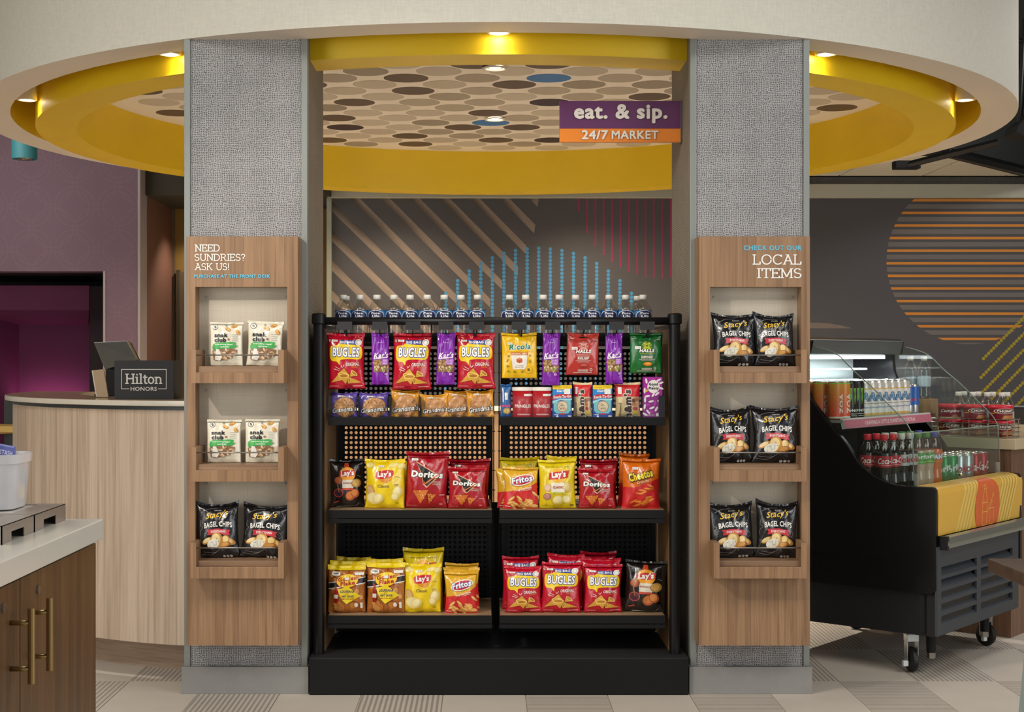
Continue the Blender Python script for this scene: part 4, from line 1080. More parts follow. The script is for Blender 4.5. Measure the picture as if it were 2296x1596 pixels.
# ---- bagel chips
def d_bagel(a):
    sw = '#8f8a84'
    for pts in ([(-.38, .83), (-.2, .9), (.0, .92)], [(-.4, .7), (-.42, .6), (-.36, .56), (-.43, .5), (-.44, .42)], [(.36, .86), (.42, .78), (.4, .7), (.34, .66)], [(.3, .66), (.24, .63)], [(.36, .5), (.42, .42), (.36, .38)], [(-.38, .12), (-.1, .1), (.06, .17), (.1, .13)], [(-.42, .08), (-.2, .06), (-.05, .11)], [(-.44, .34), (-.42, .28)]):
        a.line('swirl_ornament', sw, spline(pts, False, 4), .007)
    a.text('fine_print', '#b7b2aa', 'BAKED', 0.02, .875, .16, .022, .02)
    a.text('brand_lettering', '#e6b92c', "Stacy's", .0, .785, .56, .15, .015, .35, None, 0, 8)
    a.text('name_lettering', '#efece4', 'BAGEL CHIPS', .02, .59, .68, .1, .03, 0, None, 0, 0, 2, .03)
    a.poly('flavor_banner', '#c3333e', [(-.27, .52), (.02, .535), (.32, .5), (.28, .455), (.31, .40), (.02, .44), (-.26, .42), (-.23, .47)])
    a.text('flavor_banner', '#f3dfda', 'EVERYTHING', .02, .48, .36, .045, .03)
    chip(a, 'chip_picture', .28, .30, .16, .06, -20, '#b98237', '#e6c27a'); chip(a, 'chip_picture', .2, .33, .1, .08, -10, '#c08a3c', '#ecd08c'); chip(a, 'chip_picture', .17, .24, .15, .05, 10, '#a0622a', '#d29a52')
    chip(a, 'chip_picture', -.27, .32, .14, .05, 25, '#c08a3c', '#e8cf96'); chip(a, 'chip_picture', -.02, .33, .15, .14, 0, '#c48a3c', '#ead096')
    a.ell('dip_picture', '#e9e6d8', -.12, .26, .16, .085, 15, 18)
    for x, y, g in ((-.2, .25, 60), (-.12, .27, 70), (-.04, .28, 60)): a.ell('dip_picture', '#cfcbb8', x, y, .015, .06, g - 60, 10); 
    for x, y in ((-.16, .29), (-.08, .24), (-.02, .36), (.02, .30)): a.ell('dip_picture', '#6d7a4c', x, y, .012, .009, 0, 7)
    for x in (.12, .2, .28): a.ell('fine_print', '#c9c5bd', x, .03, .035, .022, 0, 10)
define('bagel', .155, .19, .06, '#16161a', d_bagel, 'bagel_chip_bag', 22, pinch=.12, dip=.05)
define('bagel2', .155, .19, .06, '#16161a', d_bagel, 'bagel_chip_bag', 43, pinch=.1, dip=.045)
define('bagel3', .155, .19, .06, '#16161a', d_bagel, 'bagel_chip_bag', 64, pinch=.13, dip=.06)
# ---- cashew pouch
def d_cashew(a):
    r = random.Random(7); K = '#17181a'
    a.ell('seal_mark', '#37383a', -.33, .885, .09, .065, 0, 24); a.ell('seal_mark', '#e6e2d2', -.33, .885, .075, .052, 0, 24); a.ell('seal_mark', '#2b2c2e', -.33, .885, .03, .035, 30, 12); a.line('seal_mark', '#e6e2d2', [(-.35, .87), (-.31, .9)], .008)
    for x, y, g in ((.24, .905, 10), (.06, .835, -30), (.37, .76, -50)):
        a.ell('nut_picture', '#c98d3f', x, y, .095, .042, g, 14); a.ell('nut_picture', '#dfae62', x - .01, y + .01, .075, .026, g, 12)
        for _ in range(4): a.ell('nut_picture', '#5a3c1c', x + r.uniform(-.05, .05), y + r.uniform(-.02, .02), .011, .008, 0, 6)
    a.ell('hang_hole', '#8a8478', .0, .92, .025, .02)
    a.text('brand_lettering', K, 'snak', -.15, .70, .42, .1, .05); a.text('brand_lettering', K, 'club', -.17, .59, .37, .1, .05); a.ell('brand_lettering', '#9c6a52', .09, .60, .035, .026)
    a.line('fine_print', '#9a968c', [(.14, .54), (.14, .73)], .004)
    for q in range(4): a.line('fine_print', '#a7a49a', [(.19, .71 - q * .045), (.36, .71 - q * .045)], .012)
    a.poly('flavor_banner', '#3fa64a', [(-.42, .42), (-.4, .36), (-.28, .385), (.1, .395), (.26, .40), (.38, .46), (.3, .47), (.32, .53), (.16, .525), (.2, .545), (-.05, .53), (-.3, .53), (-.4, .49)])
    a.text('flavor_banner', '#eef5ea', 'everything bagel', -.06, .485, .54, .04, .03, 0, None, 0, -1); a.text('flavor_banner', '#eef5ea', 'cashews', -.04, .435, .28, .035, .03)
    a.poly('window', '#8f6d50', [(-.42, .34), (-.3, .38), (.2, .39), (.36, .36), (.3, .26), (.1, .17), (-.2, .12), (-.38, .14)])
    for _ in range(42):
        x, y = r.uniform(-.36, .3), r.uniform(.15, .37)
        if y < .14 + .2 * max(0, x): continue
        a.ell('window', r.choice(['#c9a27c', '#b98a60', '#d9b894', '#a6784f', '#e2c6a4']), x, y, r.uniform(.035, .07), .02, r.uniform(0, 180), 9)
    a.poly('window', '#e9e5da', [(-.3, .38), (-.2, .375), (-.12, .2), (-.18, .12), (-.34, .14)])
    a.line('fine_print', '#8fa08c', [(-.2, .1), (.05, .11), (.3, .19)], .006); a.line('fine_print', '#8fa08c', [(-.24, .07), (.05, .08), (.32, .16)], .006)
define('cashew', .125, .165, .035, '#e4ddc8', d_cashew, 'cashew_pouch', 25, pinch=.03, ripple=.7, dip=.006)
define('cashew2', .125, .165, .035, '#e4ddc8', d_cashew, 'cashew_pouch', 26, pinch=.06, ripple=.9, dip=.006)
# ---- chocolate candy pouch (upright lettering runs up the bag)
def d_candy(a):
    a.rect('upper_panel', '#cf1f26', -.5, .58, .5, .93); a.rect('upper_panel', '#e2cb98', -.5, .93, .5, 1)
    a.text('brand_lettering', '#3f2416', "m&m's", -.02, .33, 1.15, .26, .07, .05, '#efe6d4', .06, 90)
    a.text('flavor_lettering', '#5a3a1e', 'almond', -.33, .2, .5, .08, .02, 0, None, 0, 90)
    for x, y, c in ((.24, .47, '#6b3a1e'), (.26, .36, '#c9601e'), (.28, .24, '#b5231f'), (.3, .13, '#d9b81c'), (.36, .5, '#a8683a')): a.ell('candy_picture', c, x, y, .09, .055, 0, 14)
    a.rect('price_sticker', '#e9e6dc', -.38, .66, -.24, .86)
define('candy', .1, .125, .04, '#d6bd86', d_candy, 'candy_pouch', 27, ripple=.6)
# ---- narrow blue pack
def d_blue(a):
    a.rect('band', '#c2457a', -.5, .3, .5, .36); a.ell('coin_picture', '#b8893a', .05, .18, .36, .1); a.ell('coin_picture', '#e0c06c', .05, .18, .27, .07)
    a.line('brand_lettering', '#dfe6ee', [(-.3, .45), (-.3, .85)], .1); a.rect('price_sticker', '#e9e6dc', -.16, .52, .12, .74)
define('bluepack', .05, .125, .025, '#1c5f9e', d_blue, 'snack_pack', 28, ripple=.5)
# ================================================================ snack rack between the columns
SHF = M('#0d0d0f', 0.5, 0, 0.08, 30, spec=0.3, name='charcoal_shelf_metal')
SHELFWOOD = wood('shelf_wood', '#8a7053', '#a68a68', '#b59a78', (2, 24, 24))
PANELWOOD = wood('rack_side_wood', '#7a5c3c', '#8d6c48', '#9a7a55', (30, 30, 2))
WIRE = M('#1a1a1b', 0.35, 0.6, 0.05, name='black_wire')
Z3, Z2, Z1, Z0, ZTOP = 0.1375, 0.2785, 0.672, 1.019, 1.297      # deck, shelf tops from below, top shelf
rack = thing('snack_rack', 'black two-bay snack rack on a plinth between the columns', 'rack', (0.045, 5.6, 0))
def R(mb): mb.v = [(x - 0.045, y - 5.6, z) for x, y, z in mb.v]; return mb
R(MB().box(-0.648, 0.748, 5.34, 5.93, 0, Z3 - 0.004)).build('plinth', BLACKR, rack, bevel=0.002)
R(MB().box(-0.648, 0.748, 5.34, 5.93, Z3 - 0.004, Z3)).build('deck', M('#1d1c1d', 0.7, 0, 0.5, 420, 0.5, 500, 0.001, name='speckled_deck'), rack)
for x, sd in ((-0.6217, -1), (0.708, 1)):
    p = R(MB().lathe([(0.0205, Z3), (0.0205, 1.37)], (x, 5.42, 0), 20)).build('post', BLACK, rack, smooth=True)
    R(MB().lathe([(0.0001, 1.408), (0.022, 1.408), (0.027, 1.403), (0.027, 1.37), (0.0206, 1.366)], (x, 5.42, 0), 20)).build('cap', BLACK, p, auto=40)
    xi = -0.606 if sd < 0 else 0.695
    R(MB().box(min(xi, xi - sd * 0.003), max(xi, xi - sd * 0.003), 5.47, 5.9, Z3, 1.35)).build('side_panel', PANELWOOD, rack)
    R(MB().box(min(xi, xi + sd * 0.03), max(xi, xi + sd * 0.03), 5.46, 5.91, Z3, 1.36)).build('side_panel', BLACK, rack, bevel=0.002)
    R(MB().box(min(xi - sd * .006, xi + sd * 0.034), max(xi - sd * .006, xi + sd * 0.034), 5.455, 5.915, 1.352, 1.366)).build('side_cap', BLACK, rack, bevel=0.002)
R(MB().tube([(-0.6, 5.42, 1.379), (0.69, 5.42, 1.379)], 0.0148, 14)).build('top_rail', BLACK, rack, smooth=True)
for x0, x1 in ((-0.6, -0.5), (0.58, 0.69)): R(MB().box(x0, x1, 5.425, 5.52, 1.389, 1.393)).build('gusset_plate', BLACK, rack)

def perforated(x0, x1, zA, zB, Y, pitch=0.0199, hr=0.0064):
    nx = int((x1 - x0 - 0.02) / pitch); nz = int((zB - zA) / pitch)
    mx, mz_ = (x1 - x0 - nx * pitch) / 2, (zB - zA - nz * pitch) / 2
    mb = MB(); cx0, cz0 = x0 + mx, zA + mz_
    h = pitch / 2
    sq = [(h, 0), (h, h), (0, h), (-h, h), (-h, 0), (-h, -h), (0, -h), (h, -h)]
    for i in range(nx):
        for j in range(nz):
            cx, cz = cx0 + (i + .5) * pitch, cz0 + (j + .5) * pitch
            vs = [(cx + a, Y, cz + b) for a, b in sq] + [(cx + hr * math.cos(math.pi / 4 * k), Y, cz + hr * math.sin(math.pi / 4 * k)) for k in range(8)]
            mb.add(vs, [(k, (k + 1) % 8, 8 + (k + 1) % 8, 8 + k) for k in range(8)])
    for q in ((x0, cx0, zA, zB), (x1 - mx, x1, zA, zB), (cx0, x1 - mx, zA, cz0), (cx0, x1 - mx, zB - mz_, zB)):
        if q[1] - q[0] > 1e-5 and q[3] - q[2] > 1e-5: mb.add([(q[0], Y, q[2]), (q[1], Y, q[2]), (q[1], Y, q[3]), (q[0], Y, q[3])], [(0, 1, 2, 3)])
    return mb
bays = (('left', PX(735, 5.42), PX(1103, 5.42), PX(765, 5.84), PX(1098, 5.84), PX(1102, 5.8), PX(1107, 5.8)),
        ('right', PX(1120, 5.42), PX(1492, 5.42), PX(1130, 5.84), PX(1462, 5.84), PX(1119, 5.8), PX(1124, 5.8)))
PERF = M('#121213', 0.55, 0.2, 0.05, name='perforated_black_steel')
for nm, x0, x1, b0, b1, wa, wb2 in bays:
    for zA, zB in ((Z0 + 0.02, ZTOP - 0.02), (Z1 + 0.015, Z0 - 0.045), (Z3 + 0.03, Z1 - 0.06)):
        o = R(perforated(b0, b1, zA, zB, 5.842)).build('perforated_panel', PERF, rack)
        s_ = o.modifiers.new('thickness', 'SOLIDIFY'); s_.thickness = 0.0015
    R(MB().box(b0, b1, 5.852, 5.862, Z3, Z1 - 0.02)).build('added_shade_plate', BLACKR, rack)  # added black sheet standing in for the shaded space behind the lower holes
    for xx in (b0 - 0.012, b1 - 0.003):
        R(MB().box(xx, xx + 0.015, 5.83, 5.86, Z3, ZTOP)).build('upright', BLACK, rack)
    for z in (Z0 - 0.04, Z1 - 0.05): R(MB().box(b0, b1, 5.835, 5.85, z, z + 0.05)).build('crossbar', BLACK, rack)
    # shelves: tray with front fascia, wood surface, lower lip
    for z, lip in ((Z1, True), (Z2, True), (Z0, False)):
        s_ = R(MB().box(x0, x1, 5.42, 5.425, z - 0.030, z + 0.0005)).build('shelf', SHF, rack, bevel=0.001)
        body = MB().box(x0, x1, 5.425, 5.83, z - 0.012, z - 0.002); R(body).build('shelf_pan', SHF, s_)
        if lip: R(MB().box(x0 - 0.001, x1 + 0.001, 5.423, 5.433, z - 0.049, z - 0.033)).build('shelf_lip', SHF, s_, bevel=0.001)
        R(MB().box(x0 + 0.002, x1 - 0.002, 5.426, 5.83, z - 0.002, z)).build('shelf_surface', SHELFWOOD if lip else BLACKR, s_)
        if not lip:
            R(MB().box(x0 + 0.001, x1 - 0.001, 5.4245, 5.4265, z, z + 0.08)).build('clear_front', pane('clear_acrylic', (0.975, 0.98, 0.98), 0.45), s_)
            for pxd in ((804, 874, 941.5) if nm == 'left' else ()):
                xd = PX(pxd, 5.44); R(MB().box(xd - 0.0008, xd + 0.0008, 5.43, 5.6, z, z + 0.078)).build('divider', BLACKR, s_)
            if nm == 'right': R(MB().box(x1 - 0.022, x1 - 0.002, 5.43, 5.6, z, z + 0.08)).build('divider', BLACKR, s_)
    # top shelf with raised front lip
    s_ = R(MB().box(b0 - 0.01, b1 + 0.002, 5.52, 5.84, ZTOP - 0.01, ZTOP)).build('top_shelf', SHF, rack)
    R(MB().box(b0 - 0.01, b1 + 0.002, 5.515, 5.52, ZTOP - 0.012, PZ(746, 5.52))).build('front_lip', BLACKR, s_)
    # ladder-like wire upright beside the centre gap
    w = MB(); w.tube([(wa, 5.8, Z3), (wa, 5.8, 1.34)], 0.0022, 6); w.tube([(wb2, 5.8, Z3), (wb2, 5.8, 1.34)], 0.0022, 6)
    z = Z3 + 0.03
    while z < 1.33: w.tube([(wa - 0.006, 5.797, z), (wb2 + 0.006, 5.797, z)], 0.0018, 5); z += 0.078
    R(w).build('wire_upright', WIRE, rack)
    hb = R(MB().box(b0, b1, 5.56, 5.57, PZ(748, 5.565) - 0.01, PZ(748, 5.565))).build('hook_bar', BLACK, rack)
    for q in range(4):
        xq = b0 + 0.06 + (b1 - b0 - 0.12) * q / 3
        R(MB().box(xq - 0.003, xq + 0.003, 5.43, 5.436, PZ(748, 5.565) - 0.005, 1.37)).build('hanger_strap', BLACK, rack)
        R(MB().box(xq - 0.003, xq + 0.003, 5.43, 5.57, PZ(748, 5.565) - 0.011, PZ(748, 5.565) - 0.005)).build('hanger_strap', BLACK, rack)

R(MB().box(bays[0][4] + .004, bays[1][3] - .004, 5.87, 5.875, Z3, Z1 - 0.015)).build('added_gap_plate', BLACKR, rack)  # added black plate, darkens the lower centre gap against bright wood behind
for sx_, xa_, xb_ in ((-1, -0.603, bays[0][3] - 0.012), (1, bays[1][4] + 0.012, 0.692)):
    R(MB().box(xa_, xb_, 5.872, 5.877, Z3, Z0)).build('added_back_filler', PANELWOOD, rack)  # added strips that hide the bright glow showing past the perforated panels
# ---- hooks with black tag plates and what hangs from them
hook_z = PZ(747, 5.45)
plates = [773, 851.6, 926, 1000, 1068.6, 1164, 1239, 1309, 1382.7, 1451.5]
plate_me = MB().box(-0.0275, 0.0275, -0.002, 0.002, -0.015, 0.015).mesh('tag_plate', M('#1e1e1f', 0.55, 0, 0.05, name='black_tag_plastic'))
hangs = [('cone', 734, 819, 872, 'leftmost red and yellow corn snack bag hanging from the top hooks', 'snack bag', 'hanging corn snack bags', 2),
         ('mix', 833, 873, 863, 'purple trail mix strip hanging between the leftmost and middle red bags', 'snack bag', 'hanging purple trail mix bags', 4),
         ('cone2', 881, 969, 874, 'middle red and yellow corn snack bag hanging from the top hooks', 'snack bag', 'hanging corn snack bags', 1),
         ('mix2', 979, 1021, 863, 'purple trail mix strip hanging left of the rightmost red corn snack bag', 'snack bag', 'hanging purple trail mix bags', 0),
         ('cone', 1023, 1111, 872, 'rightmost red and yellow corn snack bag hanging beside the rack gap', 'snack bag', 'hanging corn snack bags', -1),
         ('herb', 1124, 1204, 848, 'yellow herb drop bag with white panel hanging on the rack', 'candy bag', None, 0),
         ('mix2', 1216, 1256, 864, 'purple trail mix strip hanging right of the yellow herb drop bag', 'snack bag', 'hanging purple trail mix bags', -3),
         ('drops_red', 1270, 1342, 841, 'dull red cough drop pouch hanging between two purple strips', 'candy bag', None, 0),
         ('mix', 1357, 1396, 861, 'purple trail mix strip hanging left of the green pouch', 'snack bag', 'hanging purple trail mix bags', 0),
         ('drops_green', 1412, 1484, 837, 'green cough drop pouch hanging at the right end', 'candy bag', None, 0)]
for i, (px, h) in enumerate(zip(plates, hangs)):
    xc = PX((h[1] + h[2]) / 2, 5.45); xp = PX(px, 5.385)
    t = thing('display_hook', 'black display hook with blank tag plate holding the ' + h[4].split(' hanging')[0], 'hook', (xc, 5.45, hook_z), group='display hooks')
    t['label'] = ('black hook with blank tag plate, %s from the left along the rail' % ORD[i])
    MB().tube([(0, 0.115, -0.004), (0, -0.01, -0.006), (xp - xc, -0.062, 0.002), (xp - xc, -0.066, 0.012)], 0.0028, 7).build('hook_arm', WIRE, t, smooth=True)
    put('tag_plate', plate_me, t, (xp - xc, -0.066, 0.027), (math.radians(-6), 0, 0))
    place(h[0], h[1], h[2], h[3], 5.45, hook_z + 0.012 * 0, h[4], h[5], h[6], lean=1.0, yaw=h[7] * 2, roll=0, hang=True)

# ---- cookie packs, boxes, cans behind the clear shelf front
for i, (k, a, b, top, txt) in enumerate((('cookie_p', 742, 803, 880, 'purple cookie pack at the left end of the upper shelf'), ('cookie_p', 805, 873, 881, 'purple cookie pack, second from the left on the upper shelf'), ('cookie_g', 875, 941, 874, 'golden cookie pack beside the purple cookie packs, standing tallest'),
                         ('cookie_g2', 941, 1006, 884, 'golden cookie pack, second of the four golden ones'), ('cookie_g', 995, 1054, 876, 'golden cookie pack partly behind the last one by the gap'), ('cookie_g2', 1045, 1108, 875, 'golden cookie pack at the right end of its row, beside the gap'))):
    place(k, a, b, top, 5.465 + (0.016 if i == 4 else 0), Z0, txt, 'cookie pack', 'cookie packs on the upper shelf', lean=5, yaw=(-2, 3, -3, 2, 4, -2)[i])
place('bluepack', 1122, 1148, 861, 5.47, Z0, 'narrow blue snack pack beside the red cans', 'snack pack', None, lean=4, yaw=8)
place('candy', 1284, 1328, 857, 5.475, Z0, 'red and tan candy pouch between the two blue boxes', 'candy pouch', 'red and tan candy pouches', lean=4, yaw=-14)
place('candy', 1378, 1437, 857, 5.47, Z0, 'red and tan candy pouch beside the pink candy box', 'candy pouch', 'red and tan candy pouches', lean=3, yaw=2)

def cyl_fn(Rr): return lambda x, z, off: ((Rr + off) * math.sin(x / Rr), -(Rr + off) * math.cos(x / Rr), z)
def cyl_art(Rr, H, draw, step=0.00004, matf=None):
    a = Art(Rr * 2, H); draw(a)
    g = [Rr * math.radians(d) for d in range(-90, 91, 9)]
    return a.build(cyl_fn(Rr), g, (), step, matf)
# crisp cans
def d_can(a):
    a.text('lettering', '#f2ece4', 'PRINGLES', 0, .40, .86, .12, .04); a.text('lettering', '#f2dcd8', 'ORIGINAL', .05, .1, .66, .05, .04)
    a.ell('chip_picture', '#d9a948', .98, .55, .22, .16, 0, 14); a.ell('chip_picture', '#e8c878', .98, .55, .16, .1, 0, 12)
    a.rect('price_sticker', '#ece8de', .05, .76, .62, .84); a.rect('nutrition_label', '#e8e4dc', -1.25, .08, -.95, .45)
cr, chh = 0.0385, 0.104
can_parts = [('can_body', MB().lathe([(0.0001, 0), (cr - .001, 0), (cr, 0.002), (cr, chh), (0.0001, chh)], (0, 0, 0), 32).mesh('can_body', ink('#b3151f'), True)),
             ('lid', MB().lathe([(0.0001, chh + .009), (cr + .0006, chh + .008), (cr + .0016, chh + .004), (cr + .0014, chh - .005)], (0, 0, 0), 32).mesh('lid', M('#ece6da', 0.35, name='white_plastic_lid'), True))] + cyl_art(cr, chh, d_can)
for px, w in ((1172, 'left'), (1214, 'right')):
    t = thing('crisp_can', 'short red crisp can with white lid, %s one of the pair' % w, 'can', (PX(px, 5.475), 5.475, Z0), math.radians(0), 'red crisp cans')
    for nm, me in can_parts: put(nm, me, t)
# tuna snack boxes
def d_box(a):
    a.rect('printed_front', '#1d4aa6', -.5, 0, .5, 1); a.poly('printed_front', '#2f86cf', [(-.5, .5), (.5, .62), (.5, .9), (-.5, .86)])
    a.poly('printed_front', '#f0cb1e', [(-.5, .87), (0, .86), (.5, .9), (.5, 1), (-.5, 1)])
    a.poly('printed_front', '#79c6cf', [(-.44, .2), (-.3, .11), (.3, .11), (.44, .2), (.44, .56), (-.44, .46)])
    a.poly('printed_front', '#a8dfe0', [(-.5, .42), (-.1, .53), (.5, .53), (.5, .58), (-.1, .57), (-.5, .5)])
    a.poly('brand_lettering', '#c22c33', [(-.5, .52), (-.2, .6), (.5, .6), (.5, .72), (-.2, .72), (-.5, .66)])
    a.text('brand_lettering', '#f6efe8', 'Snack-To-Go', .0, .64, .92, .09, .04, .1, None, 0, 4); a.text('brand_lettering', '#f4f4f2', 'StarKist', .05, .82, .68, .075, .04, .2)
    a.text('fine_print', '#a86a14', '11g Protein', -.22, .93, .36, .035, .0); a.text('fine_print', '#a86a14', '210 Calories', .24, .945, .36, .035, .0)
    a.ell('cracker_picture', '#b98a58', .02, .33, .3, .18, 0, 24); a.ell('cracker_picture', '#e3d3b4', .02, .33, .26, .155, 0, 22)
    r = random.Random(3)
    for _ in range(40): a.ell('cracker_picture', r.choice(['#f2ead8', '#b06a44', '#8f8a3e', '#d2b896', '#c48a62']), .02 + r.uniform(-.18, .18), .33 + r.uniform(-.1, .1), .028, .012, r.uniform(0, 180), 7)
    a.ell('fine_print', '#d0323a', .02, .1, .17, .025); a.line('fine_print', '#dfe8f2', [(-.42, .075), (-.2, .075)], .03); a.ell('fine_print', '#e9e1c8', .38, .03, .1, .02); a.ell('fine_print', '#e8eef4', -.25, .02, .06, .03)
    a.rect('price_sticker', '#eceae2', .1, .72, .42, .88)
bw, bhh, bd = 0.0725, 0.12, 0.05
def flatbox(W, H, D, col, draw):
    me = MB().box(-W / 2, W / 2, 0, D, 0, H).mesh('carton', card(col)); a = Art(W, H); draw(a)
    return [('carton', me)] + a.build(lambda x, z, off: (x, -off, z), (), (), 0.00003)
bp = flatbox(bw, bhh, bd, '#2350a0', d_box)
for px, lab in ((1260.5, 'blue tuna snack box right of the red cans'), (1351, 'blue tuna snack box between the two candy pouches')):
    t = thing('snack_box', lab, 'box', (PX(px, 5.455), 5.455, Z0), 0, 'blue snack boxes')
    for nm, me in bp: put(nm, me, t)
# pink candy box
def d_pink(a):
    r = random.Random(8)
    a.poly('printed_front', '#8f1a86', [(-.5, 0), (.5, 0), (.5, .56), (-.5, .5)])
    for x, y, g, c in ((-.35, .9, 100, 'w'), (-.05, .94, 5, 'p'), (.3, .92, 30, 'w'), (.42, .85, 20, 'w'), (-.36, .73, 20, 'p'), (.42, .72, -20, 'w'), (-.44, .66, 90, 'w'), (.22, .58, 40, 'w'), (.02, .56, 60, 'w'), (-.3, .52, 10, 'w'), (-.42, .43, 90, 'w'), (-.1, .39, 12, 'w'), (.36, .38, -35, 'w'), (.1, .35, 80, 'p'), (-.3, .31, -10, 'p'), (.4, .25, 40, 'p'), (-.05, .23, 20, 'w'), (.18, .2, 60, 'w'), (-.44, .26, 80, 'w'), (-.25, .13, -50, 'w'), (-.1, .13, -20, 'p'), (-.42, .07, -30, 'w')):
        a.ell('candy_picture', '#f3ebee' if c == 'w' else '#c03ab0', x, y, .15, .026, g, 14)
    a.ell('brand_panel', '#f4f0ea', .03, .76, .33, .165, 0, 28)
    a.text('brand_panel', '#1d1a1c', 'Good', .02, .82, .48, .075, .06); a.text('brand_panel', '#1d1a1c', '&', .02, .765, .07, .03, .03); a.text('brand_panel', '#1d1a1c', 'Plenty', .04, .71, .54, .09, .06)
    a.ell('seal_mark', '#e8b82c', -.34, .66, .07, .033); a.rect('nutrition_label', '#e6dfe2', .16, .02, .46, .1); a.text('fine_print', '#efe6ea', '|||||||||', -.18, .05, .5, .04, 0)
for nm_, kk in (('candy_box', 1),):
    t = thing('candy_box', 'tall pink candy box with white capsules at the right end of the shelf', 'box', (PX(1464, 5.45), 5.45, Z0), 0)
    for nm, me in flatbox(0.0705, PZ(845, 5.45) - Z0, 0.045, '#a8269c', d_pink): put(nm, me, t)

# ---- middle shelf
G2 = 'chip bags on the middle shelf'
for k, a, b, top, Y, lab, cat, lean, yaw, roll in (
        ('bbq', 739, 818, 1030, 5.53, 'black barbecue chip bag in shade at the left end of middle shelf', 'chip bag', 6, 8, 0),
        ('lays', 816, 908, 1030, 5.49, 'bright yellow chip bag second from left on the middle shelf', 'chip bag', 5, -2, 0),
        ('lays_c', 870, 916, 1035, 5.60, 'dim yellow chip bag tucked behind the bright yellow bag, middle shelf left', 'chip bag', 3, 0, 0),
        ('nacho', 908, 1006, 1013, 5.495, 'tall dark red tortilla chip bag, larger of the left pair on middle shelf', 'chip bag', 4, 2, 0.8),
        ('nacho2', 1003, 1092, 1047, 5.48, 'shorter dark red tortilla chip bag in front, beside the rack gap', 'chip bag', 6, -4, 0),
        ('nacho', 1006, 1099, 1030, 5.57, 'dark red tortilla chip bag behind the shorter one by the gap', 'chip bag', 4, 0, 0),
        ('corn', 1126, 1206, 1048, 5.475, 'gold and red corn chip bag at front left of the right bay', 'chip bag', 7, 2, 1.5),
        ('corn2', 1114, 1200, 1050, 5.54, 'gold and red corn chip bag peeking out behind the front one', 'chip bag', 4, 4, -2),
        ('lays2', 1120, 1208, 1026, 5.61, 'yellow chip bag with only its dull top showing behind corn chips', 'chip bag', 2, 0, 0),
        ('lays2', 1207, 1293, 1031, 5.485, 'yellow chip bag with white panel and red lettering, middle shelf', 'chip bag', 5, 0, -0.5),
        ('lays_c', 1222, 1290, 1023, 5.56, 'yellow chip bag right behind the white-panel one', 'chip bag', 3, 0, 2),
        ('nacho2', 1296, 1381, 1050, 5.48, 'dark red tortilla chip bag at front in the right bay', 'chip bag', 6, -2, 0),
        ('nacho', 1299, 1386, 1030, 5.56, 'dark red tortilla chip bag at the back in the right bay', 'chip bag', 4, 2, 0),
        ('puff', 1394, 1481, 1029, 5.485, 'orange cheese puff bag at the right end of the middle shelf', 'chip bag', 5, -3, 0),
        ('puff', 1384, 1452, 1017, 5.56, 'orange cheese puff bag standing behind the front orange one', 'chip bag', 3, 0, 2)):
    place(k, a, b, top, Y, Z1, lab, cat, G2, lean, yaw, roll)
# ---- bottom shelf
G3 = 'snack bags on the bottom shelf'
for k, a, b, top, Y, lab, lean, yaw, roll in (
        ('rind', 735, 820, 1268, 5.485, 'brown and yellow pork rind bag at the front left end', 5, 2, 0),
        ('rind', 740, 824, 1258, 5.54, 'pork rind bag behind the left front one, bottom shelf', 3, 0, 0),
        ('rind', 753, 830, 1249, 5.60, 'pork rind bag at the back left of the bottom shelf', 2, 0, 1),
        ('rind', 822, 908, 1262, 5.485, 'brown and yellow pork rind bag left of the yellow chip bag', 5, -2, 0),
        ('rind', 824, 906, 1253, 5.56, 'pork rind bag behind the second front one, bottom shelf', 3, 0, -1),
        ('lays', 903, 990, 1264, 5.49, 'bright yellow chip bag in front on the bottom shelf', 5, 2, 0),
        ('lays2', 903, 996, 1229, 5.58, 'golden chip bag standing tall behind the yellow one', 1, 0, 0),
        ('corn', 996, 1070, 1284, 5.475, 'gold and red corn chip bag in front of its stack, bottom shelf', 7, 0, 0),
        ('corn2', 994, 1076, 1274, 5.53, 'corn chip bag in the middle of the three-bag stack', 4, 3, 0),
        ('corn', 998, 1074, 1263, 5.585, 'corn chip bag at the back of the three-bag stack', 2, 0, 0),
        ('cone', 1132, 1216, 1270, 5.485, 'red corn snack bag at front left of the right bay, bottom shelf', 6, 3, 0),
        ('cone2', 1127, 1210, 1248, 5.56, 'red corn snack bag behind the leftmost one, bottom shelf right bay', 3, 0, -1),
        ('cone2', 1214, 1304, 1262, 5.485, 'red corn snack bag in the middle of the front row, bottom shelf', 6, -3, 0),
        ('cone', 1226, 1310, 1243, 5.55, 'red corn snack bag behind the middle front one, bottom shelf', 3, 0, 1),
        ('cone2', 1310, 1397, 1267, 5.485, 'red corn snack bag beside the black bag, front row', 6, 2, 0),
        ('cone', 1304, 1394, 1252, 5.54, 'red corn snack bag behind the one beside the black bag', 3, 0, 0),
        ('cone2', 1300, 1382, 1237, 5.60, 'red corn snack bag at the very back, standing highest', 1, 0, 0),
        ('bbq', 1397, 1491, 1258, 5.495, 'black barbecue chip bag at the right end of the bottom shelf', 6, -6, 3)):
    place(k, a, b, top, Y, Z2, lab, 'snack bag', G3, lean, yaw, roll)

